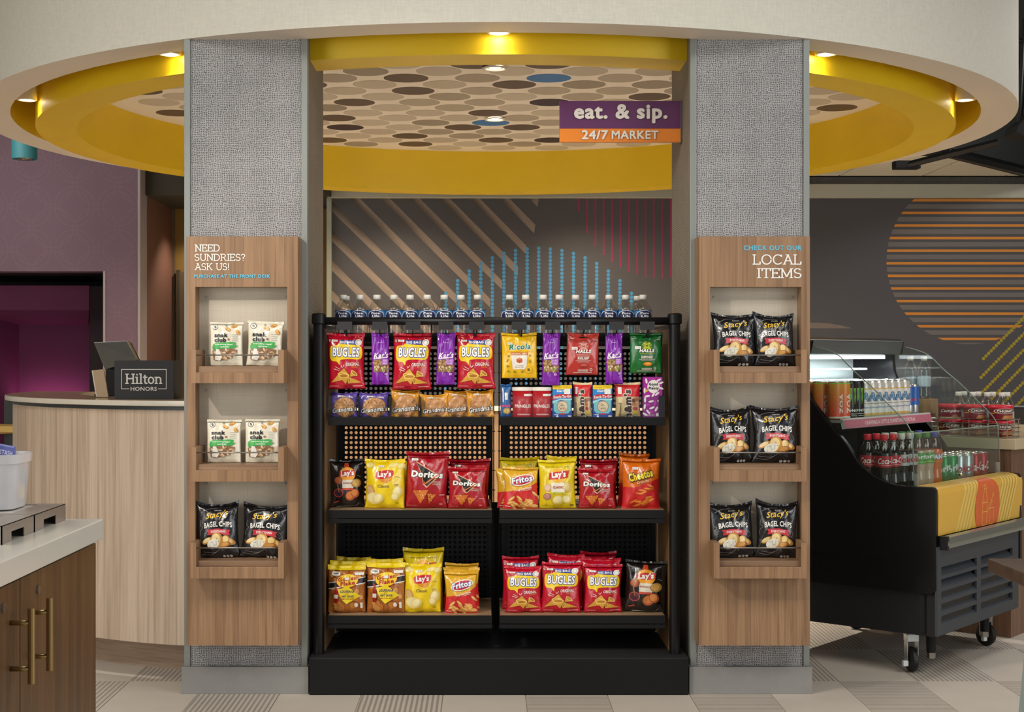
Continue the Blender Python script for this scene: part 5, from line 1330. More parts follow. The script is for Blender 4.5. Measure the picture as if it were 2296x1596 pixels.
# ---- water bottles on the rack's top shelf
PET = pane('clear_bottle', (0.93, 0.93, 0.91), 1.5, 2.6)
def bottle_parts(H, Rr, neck, cap_mat, label_draw, body_mat, lz0, lz1, contour=None, ribs=True, label_col='#3a8cc4'):
    prof = contour or [(0.0001, 0.0), (Rr * .8, 0.0), (Rr * .97, 0.006), (Rr, 0.02), (Rr * .96, 0.03), (Rr, 0.04), (Rr * .96, 0.05), (Rr, 0.06), (Rr, H * .66), (Rr * .99, H * .69), (Rr * .9, H * .74), (Rr * .64, H * .83), (neck, H * .895), (neck, H * .92), (0.0001, H * .92)]
    ps = [('bottle_body', MB().lathe(prof, (0, 0, 0), 24).mesh('bottle_body', body_mat, True)),
          ('cap', MB().lathe([(neck * .9, H * .905), (neck * 1.22, H * .907), (neck * 1.22, H * .99), (neck * 1.1, H), (0.0001, H)], (0, 0, 0), 20).mesh('cap', cap_mat, True))]
    if label_col: ps.append(('label', MB().lathe([(Rr + .0004, lz0), (Rr + .0004, lz1)], (0, 0, 0), 28).mesh('label', ink(label_col), True)))
    if label_draw:
        a = Art(Rr * 2, lz1 - lz0); label_draw(a)
        g = [Rr * math.radians(d) for d in range(-90, 91, 9)]; f0 = cyl_fn(Rr + .0006)
        ps += a.build(lambda x, z, off: f0(x, z + lz0, off), g, (), 0.0001)
    return ps
def d_water(a):
    a.rect('label_print', '#234f8f', -1.4, .96, 1.4, 1.0)
    for i in range(14): a.line('label_print', '#8cc0e0', [(-1.3 + i * .2, 0), (-1.24 + i * .2, .88)], .03)
    a.ell('label_print', '#cfdfea', 0, .58, .58, .42, 0, 24); a.ell('label_print', '#1c2350', 0, .58, .52, .39, 0, 24)
    a.text('label_print', '#f2f4f6', 'Pure', 0, .79, .5, .15, .03); a.text('label_print', '#f2f4f6', 'Life', 0.02, .59, .42, .17, .03)
CAPW = M('#e9e5da', 0.4, 0, 0.02, name='white_cap_plastic')
wp_ = bottle_parts(0.187, 0.0318, 0.0118, CAPW, d_water, PET, 0.073, 0.127)
cen = [769.5, 807, 845, 883, 919.5, 958, 996, 1033.5, 1070.6, 1142.5, 1178.6, 1217.7, 1253.8, 1290.5, 1328.2, 1365.7, 1402.8, 1442]
for i, px in enumerate(cen):
    Y = 5.60 + 0.006 * math.sin(i * 2.1)
    side, n = ('left', i) if i < 9 else ('right', i - 9)
    t = thing('water_bottle', 'clear water bottle on top of the rack, %s from the left in the %s bay' % (ORD[n], side), 'bottle', (PX(px, Y), Y, ZTOP), math.radians(6 * math.sin(i * 5.3)), 'water bottles on the rack top')
    for nm, me in wp_: put(nm, me, t)
for px, lab in ((776, 'clear water bottle behind the first one at the left end of rack top'), (1429, 'clear water bottle half hidden behind the last one at right end')):
    t = thing('water_bottle', lab, 'bottle', (PX(px, 5.70), 5.70, ZTOP), 0.4, 'water bottles on the rack top')
    for nm, me in wp_: put(nm, me, t)

# ================================================================ wood display boards on the columns
LAMI = fabric('pale_horizontal_laminate', '#c4b9a6', 0.5, (8, 8, 420), 0.1, 0.08)
STEEL = M('#9b958c', 0.3, 0.9, 0.03, name='brushed_steel')
TRAYS = [(PZ(784, 5.18), PZ(821, 5.195), PZ(835, 5.18), PZ(859, 5.18)), (PZ(1003, 5.18), PZ(1041, 5.195), PZ(1054, 5.18), PZ(1080, 5.18)), (PZ(1217, 5.18), PZ(1257, 5.195), PZ(1271, 5.18), PZ(1297, 5.18))]
def board(label, x0, x1, n0, n1):
    t = thing('display_board', label, 'display board', ((x0 + x1) / 2, 5.378, PZ(1447, 5.27)))
    cx, cz = (x0 + x1) / 2, PZ(1447, 5.27)
    def L(mb): mb.v = [(x - cx, y - 5.378, z - cz) for x, y, z in mb.v]; return mb
    zt, zb_ = PZ(530, 5.27), PZ(1447, 5.27)
    zo1, zo0 = PZ(643, 5.27), TRAYS[2][3] + 0.004
    ya, yb = 5.27, 5.378
    fr = L(MB().box(x0, x1, ya, yb, zo1, zt)).build('header_panel', OAK, t)
    L(MB().box(x0, n0, ya, yb, zo0, zo1)).build('stile', OAK, t); L(MB().box(n1, x1, ya, yb, zo0, zo1)).build('stile', OAK, t)
    L(MB().box(x0, x1, ya, yb, zb_, zo0)).build('lower_panel', OAK, t)
    L(MB().box(n0, n1, 5.345, 5.376, zo0, zo1)).build('back_panel', LAMI, t)
    for zz in (zo1 - 0.034, TRAYS[0][3] - 0.03, TRAYS[1][3] - 0.02):
        for xx in (n0 + 0.026, n1 - 0.016):
            L(MB().tube([(xx, 5.346, zz), (xx, 5.3425, zz)], 0.0045, 10)).build('screw', STEEL, t)
    for zp, zf, zl, zb2 in TRAYS:
        tr = L(MB().box(n0 + .0205, n1 - .0205, 5.195, 5.345, zl, zf)).build('tray', OAK_H, t, bevel=0.001)
        L(MB().box(n0 + .0205, n1 - .0205, 5.18, 5.196, zb2, zl)).build('apron', OAK, tr, bevel=0.0008)
        L(MB().box(n0 + .0205, n1 - .0205, 5.196, 5.345, zb2, zl - .0002)).build('underside', OAK_H, tr)
        for xa_ in (n0, n1 - 0.0205): L(MB().box(xa_, xa_ + 0.0205, 5.18, 5.345, zb2, zp)).build('side_board', OAK, tr, bevel=0.0008)
        L(MB().tube([(n0 + 0.01, 5.19, zp - 0.019), (n1 - 0.01, 5.19, zp - 0.019)], 0.0026, 8)).build('retaining_rod', STEEL, tr, smooth=True)
    return t, fr, (cx, cz)
tL, frL, cL = board('oak display board with cashew pouches on the left column', PX(418, 5.27), PX(668, 5.27), PX(438, 5.27), PX(644, 5.27))
tR, frR, cR = board('oak display board with three trays of bagel chips, right column', PX(1567, 5.27), PX(1816, 5.27), PX(1592, 5.27), PX(1797, 5.27))
def letter(frp, c, items, name='lettering'):
    a = Art()
    for kind, txt, col, px0, px1, py0, py1 in items:
        Y = 5.27; w, h = PX(px1, Y) - PX(px0, Y), PZ(py0, Y) - PZ(py1, Y)
        cx, cy = (PX(px0, Y) + PX(px1, Y)) / 2, (PZ(py0, Y) + PZ(py1, Y)) / 2
        if kind == 'slab': a.fit('heading_lettering', col, slab_mesh(txt, 0.12), cx, cy, w, h)
        else: a.text('subheading_lettering', col, txt, cx, cy, w, h, 0.04)
    for nm, me in a.build(lambda x, z, off: (x - c[0], 5.27 - 5.378 - off, z - c[1]), (), (), 0.0004, lambda h: M(h, 0.5, 0, 0.02, name='vinyl_letter_' + h.strip('#'))): link(nm, me, frp)
letter(tL, cL, [('slab', 'NEED', '#eeeae2', 436.5, 493, 548, 564), ('slab', 'SUNDRIES?', '#eeeae2', 436.5, 550, 569, 585), ('slab', 'ASK US!', '#eeeae2', 436.5, 514, 590, 606), ('t', 'PURCHASE AT THE FRONT DESK', '#5fc0dc', 436, 606, 615.5, 623)])
letter(tR, cR, [('t', 'CHECK OUT OUR', '#5fb8d2', 1667, 1797, 550, 561), ('slab', 'LOCAL', '#eeeae4', 1687, 1797, 570, 593.5), ('slab', 'ITEMS', '#eeeae4', 1697, 1797, 601, 624)])
# pouches and bags in the trays
place('cashew', 471, 545, 722, 5.285, TRAYS[0][1], 'white cashew pouch in the top tray, left of the two', 'pouch', 'cashew pouches', lean=3, yaw=3)
place('cashew2', 551, 632, 720, 5.285, TRAYS[0][1], 'white cashew pouch in the top tray, right of the two', 'pouch', 'cashew pouches', lean=3, yaw=-2, roll=2)
place('cashew', 464, 541, 941, 5.285, TRAYS[1][1], 'white cashew pouch in the middle tray, left of the two', 'pouch', 'cashew pouches', lean=3)
place('cashew', 550, 627, 940, 5.285, TRAYS[1][1], 'white cashew pouch in the middle tray, right of the two', 'pouch', 'cashew pouches', lean=3, yaw=2)
BG = 'black bagel chip bags'
for k, a, b, top, zi, lab, yaw, roll in (('bagel', 443, 540, 1128, 2, 'black bagel chip bag in bottom tray of the left board, left one', 3, -2), ('bagel2', 535, 642, 1132, 2, 'black bagel chip bag in bottom tray of the left board, right one', -4, 3),
        ('bagel2', 1594, 1696, 704, 0, 'black bagel chip bag in the top right-board tray, left one', 3, 1), ('bagel', 1690, 1783, 704, 0, 'black bagel chip bag in the top right-board tray, right one', -3, 0),
        ('bagel3', 1593, 1692, 915, 1, 'black bagel chip bag in the middle right-board tray, left one', 4, -3), ('bagel2', 1684, 1790, 913, 1, 'black bagel chip bag in the middle right-board tray, right one', -2, 0),
        ('bagel', 1592, 1696, 1129, 2, 'black bagel chip bag in the bottom right-board tray, left one', 5, -2), ('bagel3', 1692, 1788, 1127, 2, 'black bagel chip bag in the bottom right-board tray, right one', -3, 1)):
    place(k, a, b, top, 5.272, TRAYS[zi][1], lab, 'chip bag', BG, 6, yaw, roll)

# ================================================================ projecting sign on the right column
YS = 5.62
sx0, sx1, sz0, sz1, szm = PX(1255, YS), PX(1526, YS), PZ(318, YS), PZ(226, YS), PZ(288, YS)
sg = thing('hanging_sign', 'purple and orange market sign projecting from the right column', 'sign', ((sx0 + sx1) / 2, YS, sz0))
cxs = (sx0 + sx1) / 2
MB().box(sx0 - cxs, sx1 - cxs, 0, 0.03, szm - sz0, sz1 - sz0).build('upper_panel', M('#5a1f55', 0.4, 0, 0.03, name='purple_sign_face'), sg, bevel=0.001)
MB().box(sx0 - cxs, sx1 - cxs, 0, 0.03, 0, szm - sz0).build('lower_panel', M('#dd7d14', 0.4, 0, 0.03, name='orange_sign_face'), sg, bevel=0.001)
br = MB().box(sx1 - cxs, PX(1537, YS) - cxs, 0.0, 0.034, -0.004, sz1 - sz0 + 0.002).build('bracket', M('#56554f', 0.4, 0.7, name='dark_steel_bracket'), sg, bevel=0.001)
for zz in (0.02, 0.14): MB().tube([(sx1 - cxs + 0.01, 0.001, zz), (sx1 - cxs + 0.01, -0.003, zz)], 0.004, 10).build('screw', STEEL, br)
XC = XR0 + 0.004 - cxs
MB().box(PX(1537, YS) - cxs, XC + 0.004, 0.004, 0.03, -0.002, sz1 - sz0).build('mounting_plate', M('#56554f', 0.4, 0.7, name='dark_steel_bracket'), sg)
def solid_text(parent, name, vf, x0, x1, z0, z1, y, depth, mat):
    vs, groups = vf
    ax0, ax1 = min(p[0] for p in vs), max(p[0] for p in vs); ay0, ay1 = min(p[1] for p in vs), max(p[1] for p in vs)
    me = bpy.data.meshes.new(name); bm = bmesh.new()
    for gi, fs in enumerate(groups):
        used = {}; faces = []
        for f in fs:
            for i in f:
                if i not in used: used[i] = bm.verts.new((x0 + (vs[i][0] - ax0) / (ax1 - ax0) * (x1 - x0), y - 0.0003, z0 + (vs[i][1] - ay0) / (ay1 - ay0) * (z1 - z0)))
            try: faces.append(bm.faces.new([used[i] for i in f]))
            except ValueError: pass
        g = bmesh.ops.extrude_face_region(bm, geom=faces)
        for v in [e for e in g['geom'] if isinstance(e, bmesh.types.BMVert)]: v.co.y -= depth + gi * 0.00004
    bmesh.ops.recalc_face_normals(bm, faces=bm.faces[:])
    bm.to_mesh(me); bm.free(); me.materials.append(mat)
    return link(name, me, parent)
LETW = M('#d9d2c8', 0.5, 0, 0.02, name='raised_letter_white')
solid_text(sg, 'lettering', text_mesh('eat. & sip.', 0.04, 0, 3), PX(1287, YS) - cxs, PX(1496, YS) - cxs, PZ(277, YS) - sz0, PZ(234, YS) - sz0, 0.0, 0.008, LETW)
solid_text(sg, 'lettering', text_mesh('24/7', 0.03, 0, 3), PX(1304, YS) - cxs, PX(1363, YS) - cxs, PZ(313, YS) - sz0, PZ(292, YS) - sz0, 0.0, 0.006, LETW)
solid_text(sg, 'lettering', text_mesh('MARKET', 0.03, 0, 3), PX(1371, YS) - cxs, PX(1476, YS) - cxs, PZ(312, YS) - sz0, PZ(293, YS) - sz0, 0.0, 0.006, LETW)
# ================================================================ curved front desk on the left
DC = (-0.85, 7.0)
desk = thing('front_desk', 'curved pale wood front desk with stone ledge on the left', 'desk', (DC[0], DC[1], 0))
A0, A1 = math.radians(-188), math.radians(-101.8)
def arc(name, prof, mat, n=48, **k): return MB().lathe(prof, (0, 0, 0), n, A0, A1, True).build(name, mat, desk, **k)
arc('body_panel', [(1.36, 0.115), (1.36, 1.036), (1.31, 1.036), (1.31, 0.115)], DESKWOOD, auto=30)
arc('plinth', [(1.27, 0.0), (1.27, 0.12), (1.2, 0.12), (1.2, 0.0)], DESKWOOD_H, auto=30)
arc('reveal_strip', [(1.365, 1.036), (1.365, 1.052), (1.3, 1.052), (1.3, 1.036)], M('#3f4648', 0.4, 0.3, name='dark_reveal_metal'), auto=30)
arc('ledge', [(1.39, 1.052), (1.392, 1.062), (1.39, 1.074), (1.07, 1.074), (1.07, 1.052)], M('#b09a7c', 0.12, 0, 0.16, 9, 0, name='polished_stone_ledge'), auto=30)
arc('ledge_nosing', [(1.394, 1.053), (1.396, 1.062), (1.394, 1.0725), (1.3905, 1.073), (1.3905, 1.053)], M('#d8d0c0', 0.2, 0, 0.1, 25, name='ledge_edge_stone'), auto=30)
arc('inner_worktop', [(1.2, 0.72), (1.2, 0.75), (0.6, 0.75), (0.6, 0.72)], M('#2b2520', 0.5, name='dark_worktop'), auto=30)
arc('inner_panel', [(1.09, 0.75), (1.09, 1.052), (1.07, 1.052), (1.07, 0.75)], M('#2b2520', 0.6, name='dark_worktop_face'), auto=30)

# black loyalty sign box on the ledge
YH = 5.87
zh = 1.074
hb = thing('sign_box', 'black box with white hotel loyalty lettering on the front desk', 'sign', (PX(323, YH), YH, zh))
hw = (PX(390, YH) - PX(257, YH)) / 2; hh = PZ(808, YH) - zh
MB().box(-hw, hw, 0, 0.16, 0, hh).build('box_body', M('#222224', 0.6, 0, 0.04, name='black_box_card'), hb, bevel=0.001)
a = Art(); cxh = PX(323, YH)
def hp(px, py): return (PX(px, YH) - cxh, PZ(py, YH) - zh)
def hf(vf, px0, px1, py0, py1, pt='lettering'):
    (x0, z1), (x1, z0) = hp(px0, py0), hp(px1, py1)
    a.fit(pt, '#d8d4cc', vf, (x0 + x1) / 2, (z0 + z1) / 2, x1 - x0, z1 - z0)
hf(slab_mesh('Hilton', 0.145), 281, 364, 837, 861, 'brand_lettering')
hf(text_mesh('HONORS', 0.025), 293, 352, 867, 876)
for pts in ([(290, 871.5), (272.5, 871.5), (272.5, 828), (373, 828), (373, 871.5), (355, 871.5)],):
    a.line('frame_line', '#d8d4cc', [hp(*p) for p in pts], 0.0028)
for nm, me in a.build(lambda x, z, off: (x, -off, z), (), (), 0.0004, card): link(nm, me, hb)

# point-of-sale screen seen from behind
ps = thing('pos_monitor', 'grey metal back of a tilted monitor on the front desk', 'monitor', (PX(260, 6.3), 6.3, 1.074))
base = Vector(ps.location)
def q3(px, py, Y): return Vector(P(px, py, Y)) - base
c4 = [q3(209.5, 767, 6.46), q3(285.7, 763.5, 6.36), q3(307, 806, 6.26), q3(234.5, 828, 6.36)]
nrm = (c4[1] - c4[0]).cross(c4[3] - c4[0]).normalized()
if nrm.y < 0: nrm = -nrm
th = 0.022
MB().add([tuple(p) for p in c4] + [tuple(p + nrm * th) for p in c4], [(0, 1, 2, 3), (7, 6, 5, 4), (0, 4, 5, 1), (1, 5, 6, 2), (2, 6, 7, 3), (3, 7, 4, 0)]).build('back_cover', M('#8c8c88', 0.28, 0.75, 0.04, name='brushed_monitor_metal'), ps, bevel=0.003)
MB().add([tuple(p + nrm * th) for p in c4] + [tuple(p + nrm * (th + 0.006)) for p in c4], [(0, 1, 2, 3), (7, 6, 5, 4), (0, 4, 5, 1), (1, 5, 6, 2), (2, 6, 7, 3), (3, 7, 4, 0)]).build('screen', BLACK, ps)
MB().box(-0.05, 0.06, 0.02, 0.09, -0.0, 0.115).build('stand', BLACKR, ps, bevel=0.006)
MB().box(-0.09, 0.1, -0.02, 0.13, 0.0, 0.012).build('foot', BLACKR, ps, bevel=0.004)

bs = thing('brochure_stand', 'tan brochure leaning in a holder beside the black sign box', 'brochure', (PX(224, 6.08), 6.08, 1.074))
base2 = Vector(bs.location)
def slab4(px_pts, Y0, Y1, th, nm, mat):
    c = [Vector(P(px_pts[0][0], px_pts[0][1], Y1)) - base2, Vector(P(px_pts[1][0], px_pts[1][1], Y1)) - base2, Vector(P(px_pts[2][0], px_pts[2][1], Y0)) - base2, Vector(P(px_pts[3][0], px_pts[3][1], Y0)) - base2]
    MB().add([tuple(p) for p in c] + [tuple(p + Vector((0, th, 0))) for p in c], [(0, 1, 2, 3), (7, 6, 5, 4), (0, 4, 5, 1), (1, 5, 6, 2), (2, 6, 7, 3), (3, 7, 4, 0)]).build(nm, mat, bs)
slab4([(208, 830), (232, 827.5), (242.5, 890), (217.5, 890)], 6.08, 6.12, 0.012, 'brochure', card('#a08560'))
slab4([(205.5, 831), (208, 830), (217.5, 889.5), (215, 888.5)], 6.083, 6.123, 0.012, 'holder_edge', card('#c9c0b0'))

# ================================================================ near counter on the left
CW_ = M('#cfccc2', 0.18, 0, 0.03, 14, name='white_quartz')
xf = -0.802
isl = thing('beverage_counter', 'walnut cabinet with two doors in the left foreground', 'cabinet', (-1.15, 2.2, 0))
def I(mb): mb.v = [(x + 1.15, y - 2.2, z) for x, y, z in mb.v]; return mb
I(MB().box(-1.5, xf - 0.02, 1.35, 2.988, 0.09, 0.868)).build('carcass', CABWOOD, isl)
I(MB().box(-1.48, xf - 0.07, 1.37, 2.95, 0.0, 0.09)).build('toe_kick', BLACKR, isl)
for y0, y1, hy in ((2.5035, 2.988, 2.552), (2.012, 2.4995, 2.449), (1.36, 2.008, 1.42)):
    d = I(MB().box(xf - 0.019, xf, y0, y1, 0.095, 0.862)).build('door', CABWOOD, isl, bevel=0.001)
    BR = M('#a58a5c', 0.28, 0.95, 0.05, 30, name='satin_brass')
    zt_, zb_ = 0.822, 0.69
    zt_, zb_ = PZ(1345, 2.53), PZ(1509, 2.53)
    hd = I(MB().tube([(xf + 0.036, hy, zb_), (xf + 0.036, hy, zt_)], 0.0062, 14)).build('handle', BR, d, smooth=False)
    for zz in (zt_ - 0.025, zb_ + 0.025): I(MB().tube([(xf, hy, zz), (xf + 0.036, hy, zz)], 0.0045, 10)).build('standoff', BR, d, smooth=True)
    I(MB().tube([(xf, hy + (0.045 if y0 != 2.012 else -0.04), PZ(1327, 2.57)), (xf + 0.004, hy + (0.045 if y0 != 2.012 else -0.04), PZ(1327, 2.57))], 0.0085, 14)).build('lock', STEEL, d)
top = MB().box(-1.52, -0.79, 1.33, 3.0, 0.869, 0.91).build('countertop', CW_, None, bevel=0.002)
tag(top, 'white quartz countertop on the walnut cabinet in left foreground', 'countertop')
# stainless condiment tray frames with hand notches
STN = M('#a39b92', 0.38, 0.6, 0.06, 40, name='stainless_sheet')
for nm, ya_, yb_ in (('nearer', 2.585, 2.768), ('farther', 2.772, 2.975)):
    t = thing('tray_frame', 'stainless steel tray frame with notches, %s one on the counter' % nm, 'tray', (-1.03, ya_, 0.91), group='tray frames')
    H_ = 0.034; L_ = yb_ - ya_; x1_, x0_ = 0.169, -0.2
    prof = [(0, 0), (L_ * .28, 0), (L_ * .28, .018), (L_ * .68, .018), (L_ * .68, 0), (L_, 0), (L_, H_), (0, H_)]
    MB().prism(prof, x1_ - 0.002, x1_, lambda p, q, d: (d, p, q)).build('side_plate', STN, t)
    MB().prism(prof, x0_, x0_ + 0.002, lambda p, q, d: (d, p, q)).build('side_plate', STN, t)
    MB().box(x0_, x1_, 0, 0.002, 0, H_).build('end_plate', STN, t); MB().box(x0_, x1_, L_ - .002, L_, 0, H_).build('end_plate', STN, t)
    m_ = MB()
    for r_ in ((x0_, x1_, 0, .02), (x0_, x1_, L_ - .02, L_), (x0_, x0_ + .03, .02, L_ - .02), (x1_ - .05, x1_, .02, L_ - .02)): m_.box(r_[0], r_[1], r_[2], r_[3], H_ - .0015, H_ + .0005)
    m_.build('rim_plate', STN, t)
    MB().box(x0_ + .03, x1_ - .05, .02, L_ - .02, H_ - .004, H_ - .0015).build('insert', M('#cfcac4', 0.35, 0.4, name='tray_insert'), t)
# white caddy with tea packets
ZC = 0.945
cd_ = thing('tea_caddy', 'white square caddy holding purple tea packets on the tray frame', 'caddy', (-0.985, 2.895, ZC))
def sq_ring(h, z, n=28, p=5.0):
    out = []
    for i in range(n):
        g = 2 * math.pi * i / n; c, s_ = math.cos(g), math.sin(g)
        k = (abs(c) ** p + abs(s_) ** p) ** (-1 / p); out.append((h * k * c, h * k * s_, z))
    return out
m_ = MB(); rings = [(0.056, 0.0), (0.058, 0.004), (0.064, 0.088), (0.068, 0.09), (0.069, 0.108), (0.064, 0.108), (0.06, 0.086), (0.054, 0.006)]
vs = [p for h, z in rings for p in sq_ring(h, z)]
n_ = 28; fs = [(i * n_ + j, i * n_ + (j + 1) % n_, (i + 1) * n_ + (j + 1) % n_, (i + 1) * n_ + j) for i in range(len(rings) - 1) for j in range(n_)]
fs.append(list(range(n_))[::-1]); fs.append([(len(rings) - 1) * n_ + j for j in range(n_)])
m_.add(vs, fs).build('caddy_body', M('#d4d2d4', 0.15, 0, 0.02, 8, name='white_melamine'), cd_, auto=50)
def d_tea(a):
    a.rect('printed_front', '#5d63a8', -.5, .52, .5, 1); a.text('printed_front', '#d8dcf0', 'STASH', 0.02, .80, .78, .13, .02)
    a.rect('printed_front', '#8a90c8', -.5, .96, .5, 1.0)
tea = flatbox(0.054, 0.075, 0.004, '#6a70b4', d_tea)
for i, (dx, dy, dz, rz, ry, lab) in enumerate(((-0.026, -0.03, 0.052, 4, -2, 'purple tea packet at the front of the white caddy'), (0.026, -0.012, 0.05, -38, 4, 'purple tea packet standing at the right inside the caddy'), (-0.045, -0.012, 0.05, 8, 3, 'purple tea packet tucked behind the front one'))):
    t = thing('tea_packet', lab, 'tea packet', (-0.985 + dx, 2.895 + dy, ZC + dz), math.radians(rz), 'tea packets'); t.rotation_euler = (math.radians(-4), math.radians(ry), math.radians(rz))
    for nm, me in tea: put(nm, me, t)

# ================================================================ table corner in the right foreground
TBW = wood('dark_walnut_table', '#3a2f27', '#4a3d33', '#57483c', (3, 20, 20), 0.35)
tb = thing('dining_table', 'dark wood table with pale grey legs at the right edge', 'table', (1.9, 3.1, 0))
def Tt(mb): mb.v = [(x - 1.9, y - 3.1, z) for x, y, z in mb.v]; return mb
Tt(MB().box(1.26, 2.6, 2.5, 3.64, 0.706, 0.74)).build('tabletop', TBW, tb, bevel=0.004)
LEGC = M('#9fb0b0', 0.4, 0, 0.02, name='pale_blue_grey_metal')
for xa_, xb_, ys in ((1.236, 1.197, 3.32), (2.56, 2.6, 3.32), (1.236, 1.197, 2.62), (2.56, 2.6, 2.62)):
    w = 0.05 if xa_ < 2 else -0.05
    Tt(MB().add([(xa_ + .03, ys, .706), (xa_ + .03 + w, ys, .706), (xb_ + w * .8, ys, 0), (xb_, ys, 0), (xa_ + .03, ys + .05, .706), (xa_ + .03 + w, ys + .05, .706), (xb_ + w * .8, ys + .05, 0), (xb_, ys + .05, 0)],
        [(0, 1, 2, 3), (7, 6, 5, 4), (0, 4, 5, 1), (1, 5, 6, 2), (2, 6, 7, 3), (3, 7, 4, 0)])).build('leg', LEGC, tb, bevel=0.002)

# ================================================================ black ceiling gear at the upper right
tk = thing('ceiling_track', 'long black ceiling rail below the white ceiling tiles', 'track', P(2025, 372, 9.0))
b3 = Vector(tk.location)
MB().tube([(0, 0, 0), tuple(Vector(P(2240, 318, 8.6)) - b3)], 0.022, 6).build('rail', BLACK, tk)
MB().box(-0.06, 0.1, -0.04, 0.04, -0.02, 0.03).build('end_connector', BLACKR, tk, bevel=0.006)
MB().tube([tuple(Vector(P(2130, 346, 8.8)) - b3), (Vector(P(2130, 346, 8.8)) - b3).to_tuple()[:2] + (3.3 - b3.z,)], 0.008).build('suspension_rod', BLACK, tk)
Yq = 8.0
pj = thing('black_projector', 'black angled ceiling fixture with cable rods at upper right', 'ceiling fixture', P(2300, 285, Yq))
pj.scale = (1.3, 1.3, 1.3)
MB().add([(x * 1, y, z) for x, y, z in [(-0.065, -0.05, -0.03), (-0.02, -0.05, -0.055), (0.2, -0.05, 0.16), (0.2, -0.05, 0.23), (-0.055, -0.05, 0.0), (-0.065, 0.08, -0.03), (-0.02, 0.08, -0.055), (0.2, 0.08, 0.16), (0.2, 0.08, 0.23), (-0.055, 0.08, 0.0)]],
         [(0, 1, 2, 3, 4), (9, 8, 7, 6, 5), (0, 5, 6, 1), (1, 6, 7, 2), (2, 7, 8, 3), (3, 8, 9, 4), (4, 9, 5, 0)]).build('housing', BLACKR, pj, bevel=0.005)
for i, (xa_, za_, xb_, zb_) in enumerate(((-0.03, 0.02, -0.005, 0.46), (-0.01, 0.05, 0.045, 0.5), (0.02, 0.08, 0.1, 0.5))):
    MB().tube([(xa_, 0, za_), (xb_, 0, zb_)], 0.009, 8).build('rod', BLACK, pj)
MB().tube([(-0.05, 0, 0.36), (0.15, 0, 0.42)], 0.007, 8).build('cross_rod', BLACK, pj)
MB().tube([(0.1, 0, 0.49), (0.1, 0, (3.3 - PZ(285, Yq)) / 1.3)], 0.012, 8).build('drop_rod', BLACK, pj)
# ================================================================ open drinks cooler, turned 50 degrees, right of the rack
CO = (1.74, 5.60); TH = math.radians(50)
dV = Vector((math.cos(TH), math.sin(TH))); dU = Vector((-math.sin(TH), math.cos(TH)))
WD = 0.93
def CWp(v, u, z): return (CO[0] + dV.x * v + dU.x * u, CO[1] + dV.y * v + dU.y * u, z)
def uz(px, py, v=0.0):
    k = (px - CX) / F; bx, by = CO[0] + dV.x * v, CO[1] + dV.y * v
    u = (bx - by * k) / (-dU.x + dU.y * k); Y = by + dU.y * u
    return (u, EYE - (py - CY) * Y / F)
def vz(px, py, u=0.0):
    k = (px - CX) / F; bx, by = CO[0] + dU.x * u, CO[1] + dU.y * u
    v = (bx - by * k) / (k * dV.y - dV.x); Y = by + dV.y * v
    return (v, EYE - (py - CY) * Y / F)
ck = thing('drinks_cooler', 'black open-front drinks cooler with yellow bumper beside the right column', 'cooler', (CO[0], CO[1], 0), TH)
CBLK = M('#070708', 0.32, 0, 0.05, 8, 0.05, 40, 0.001, spec=0.35, name='glossy_black_cooler')
side_lo = [uz(*p) for p in ((2098, 1093), (2050, 1091), (2014, 1088), (1981, 1077), (1952, 1060), (1926, 1037), (1895, 991), (1862, 953), (1819, 896))]
side_lo = side_lo[:1] + spline(side_lo[1:], False, 4)
glass_hi = [uz(*p) for p in ((2047, 1090), (2042, 972), (2038, 965), (2029, 949), (2014, 932), (1990, 908), (1952, 868), (1919, 839), (1895, 815), (1876, 796), (1848, 783), (1819, 775))]
glass_hi = glass_hi[:1] + spline(glass_hi[1:], False, 4)
ub, zc = 0.84, 1.315
zlow = uz(2101, 1336)[1]
prof = [(0.0, zlow + .02), (0.004, side_lo[0][1] - 0.012), (0.014, side_lo[0][1])] + side_lo[1:] + [(side_lo[-1][0] + .05, 1.18), (side_lo[-1][0] + 0.06, zc), (ub, zc), (ub, zlow), (0.02, zlow)]
fnv = lambda a, b, d: (d, a, b)
MB().prism(prof, 0.0, 0.028, fnv).build('side_panel', CBLK, ck, bevel=0.004)
MB().prism(prof, WD - 0.028, WD, fnv).build('side_panel', CBLK, ck, bevel=0.004)
gp = [(u, z) for u, z in glass_hi] + [(glass_hi[-1][0] + .05, glass_hi[-1][1])] + [(side_lo[-1][0] + .05, 1.18)] + side_lo[1:][::-1]
GL = pane('cooler_glass', (0.9, 0.95, 0.93), 1.0)
for v0 in (0.011, WD - 0.017):
    g = MB().prism(gp, v0, v0 + 0.006, fnv).build('side_glass', GL, ck)
    MB().tube([(v0 + .003, u, z) for u, z in glass_hi], 0.0024, 6).build('glass_edge', M('#7d8c80', 0.2, 0.2, name='polished_glass_edge'), g, smooth=True)
u_f, z_f0 = uz(2047, 1090); z_f1 = uz(2042, 972)[1]
g = MB().box(0.02, WD - 0.02, u_f, u_f + 0.006, z_f0 - 0.005, z_f1).build('front_glass', GL, ck)
for e in ([(0.02, u_f + .003, z_f1), (WD - .02, u_f + .003, z_f1)],): MB().tube(e, 0.0026, 6).build('glass_edge', M('#9aa8a0', 0.2, 0.2, name='polished_glass_edge_pale'), g)
for v0 in (0.032, WD - 0.04): MB().box(v0, v0 + 0.006, u_f - .006, u_f + .01, z_f0 - .005, z_f0 + 0.045).build('glass_clip', M('#cfc9bd', 0.3, 0.8, name='clip_metal'), ck)
MB().ball((WD / 2, u_f - .004, z_f0 + 0.02), 0.009).build('knob', M('#cfcfcf', 0.15, 1.0, name='chrome'), ck, smooth=True)
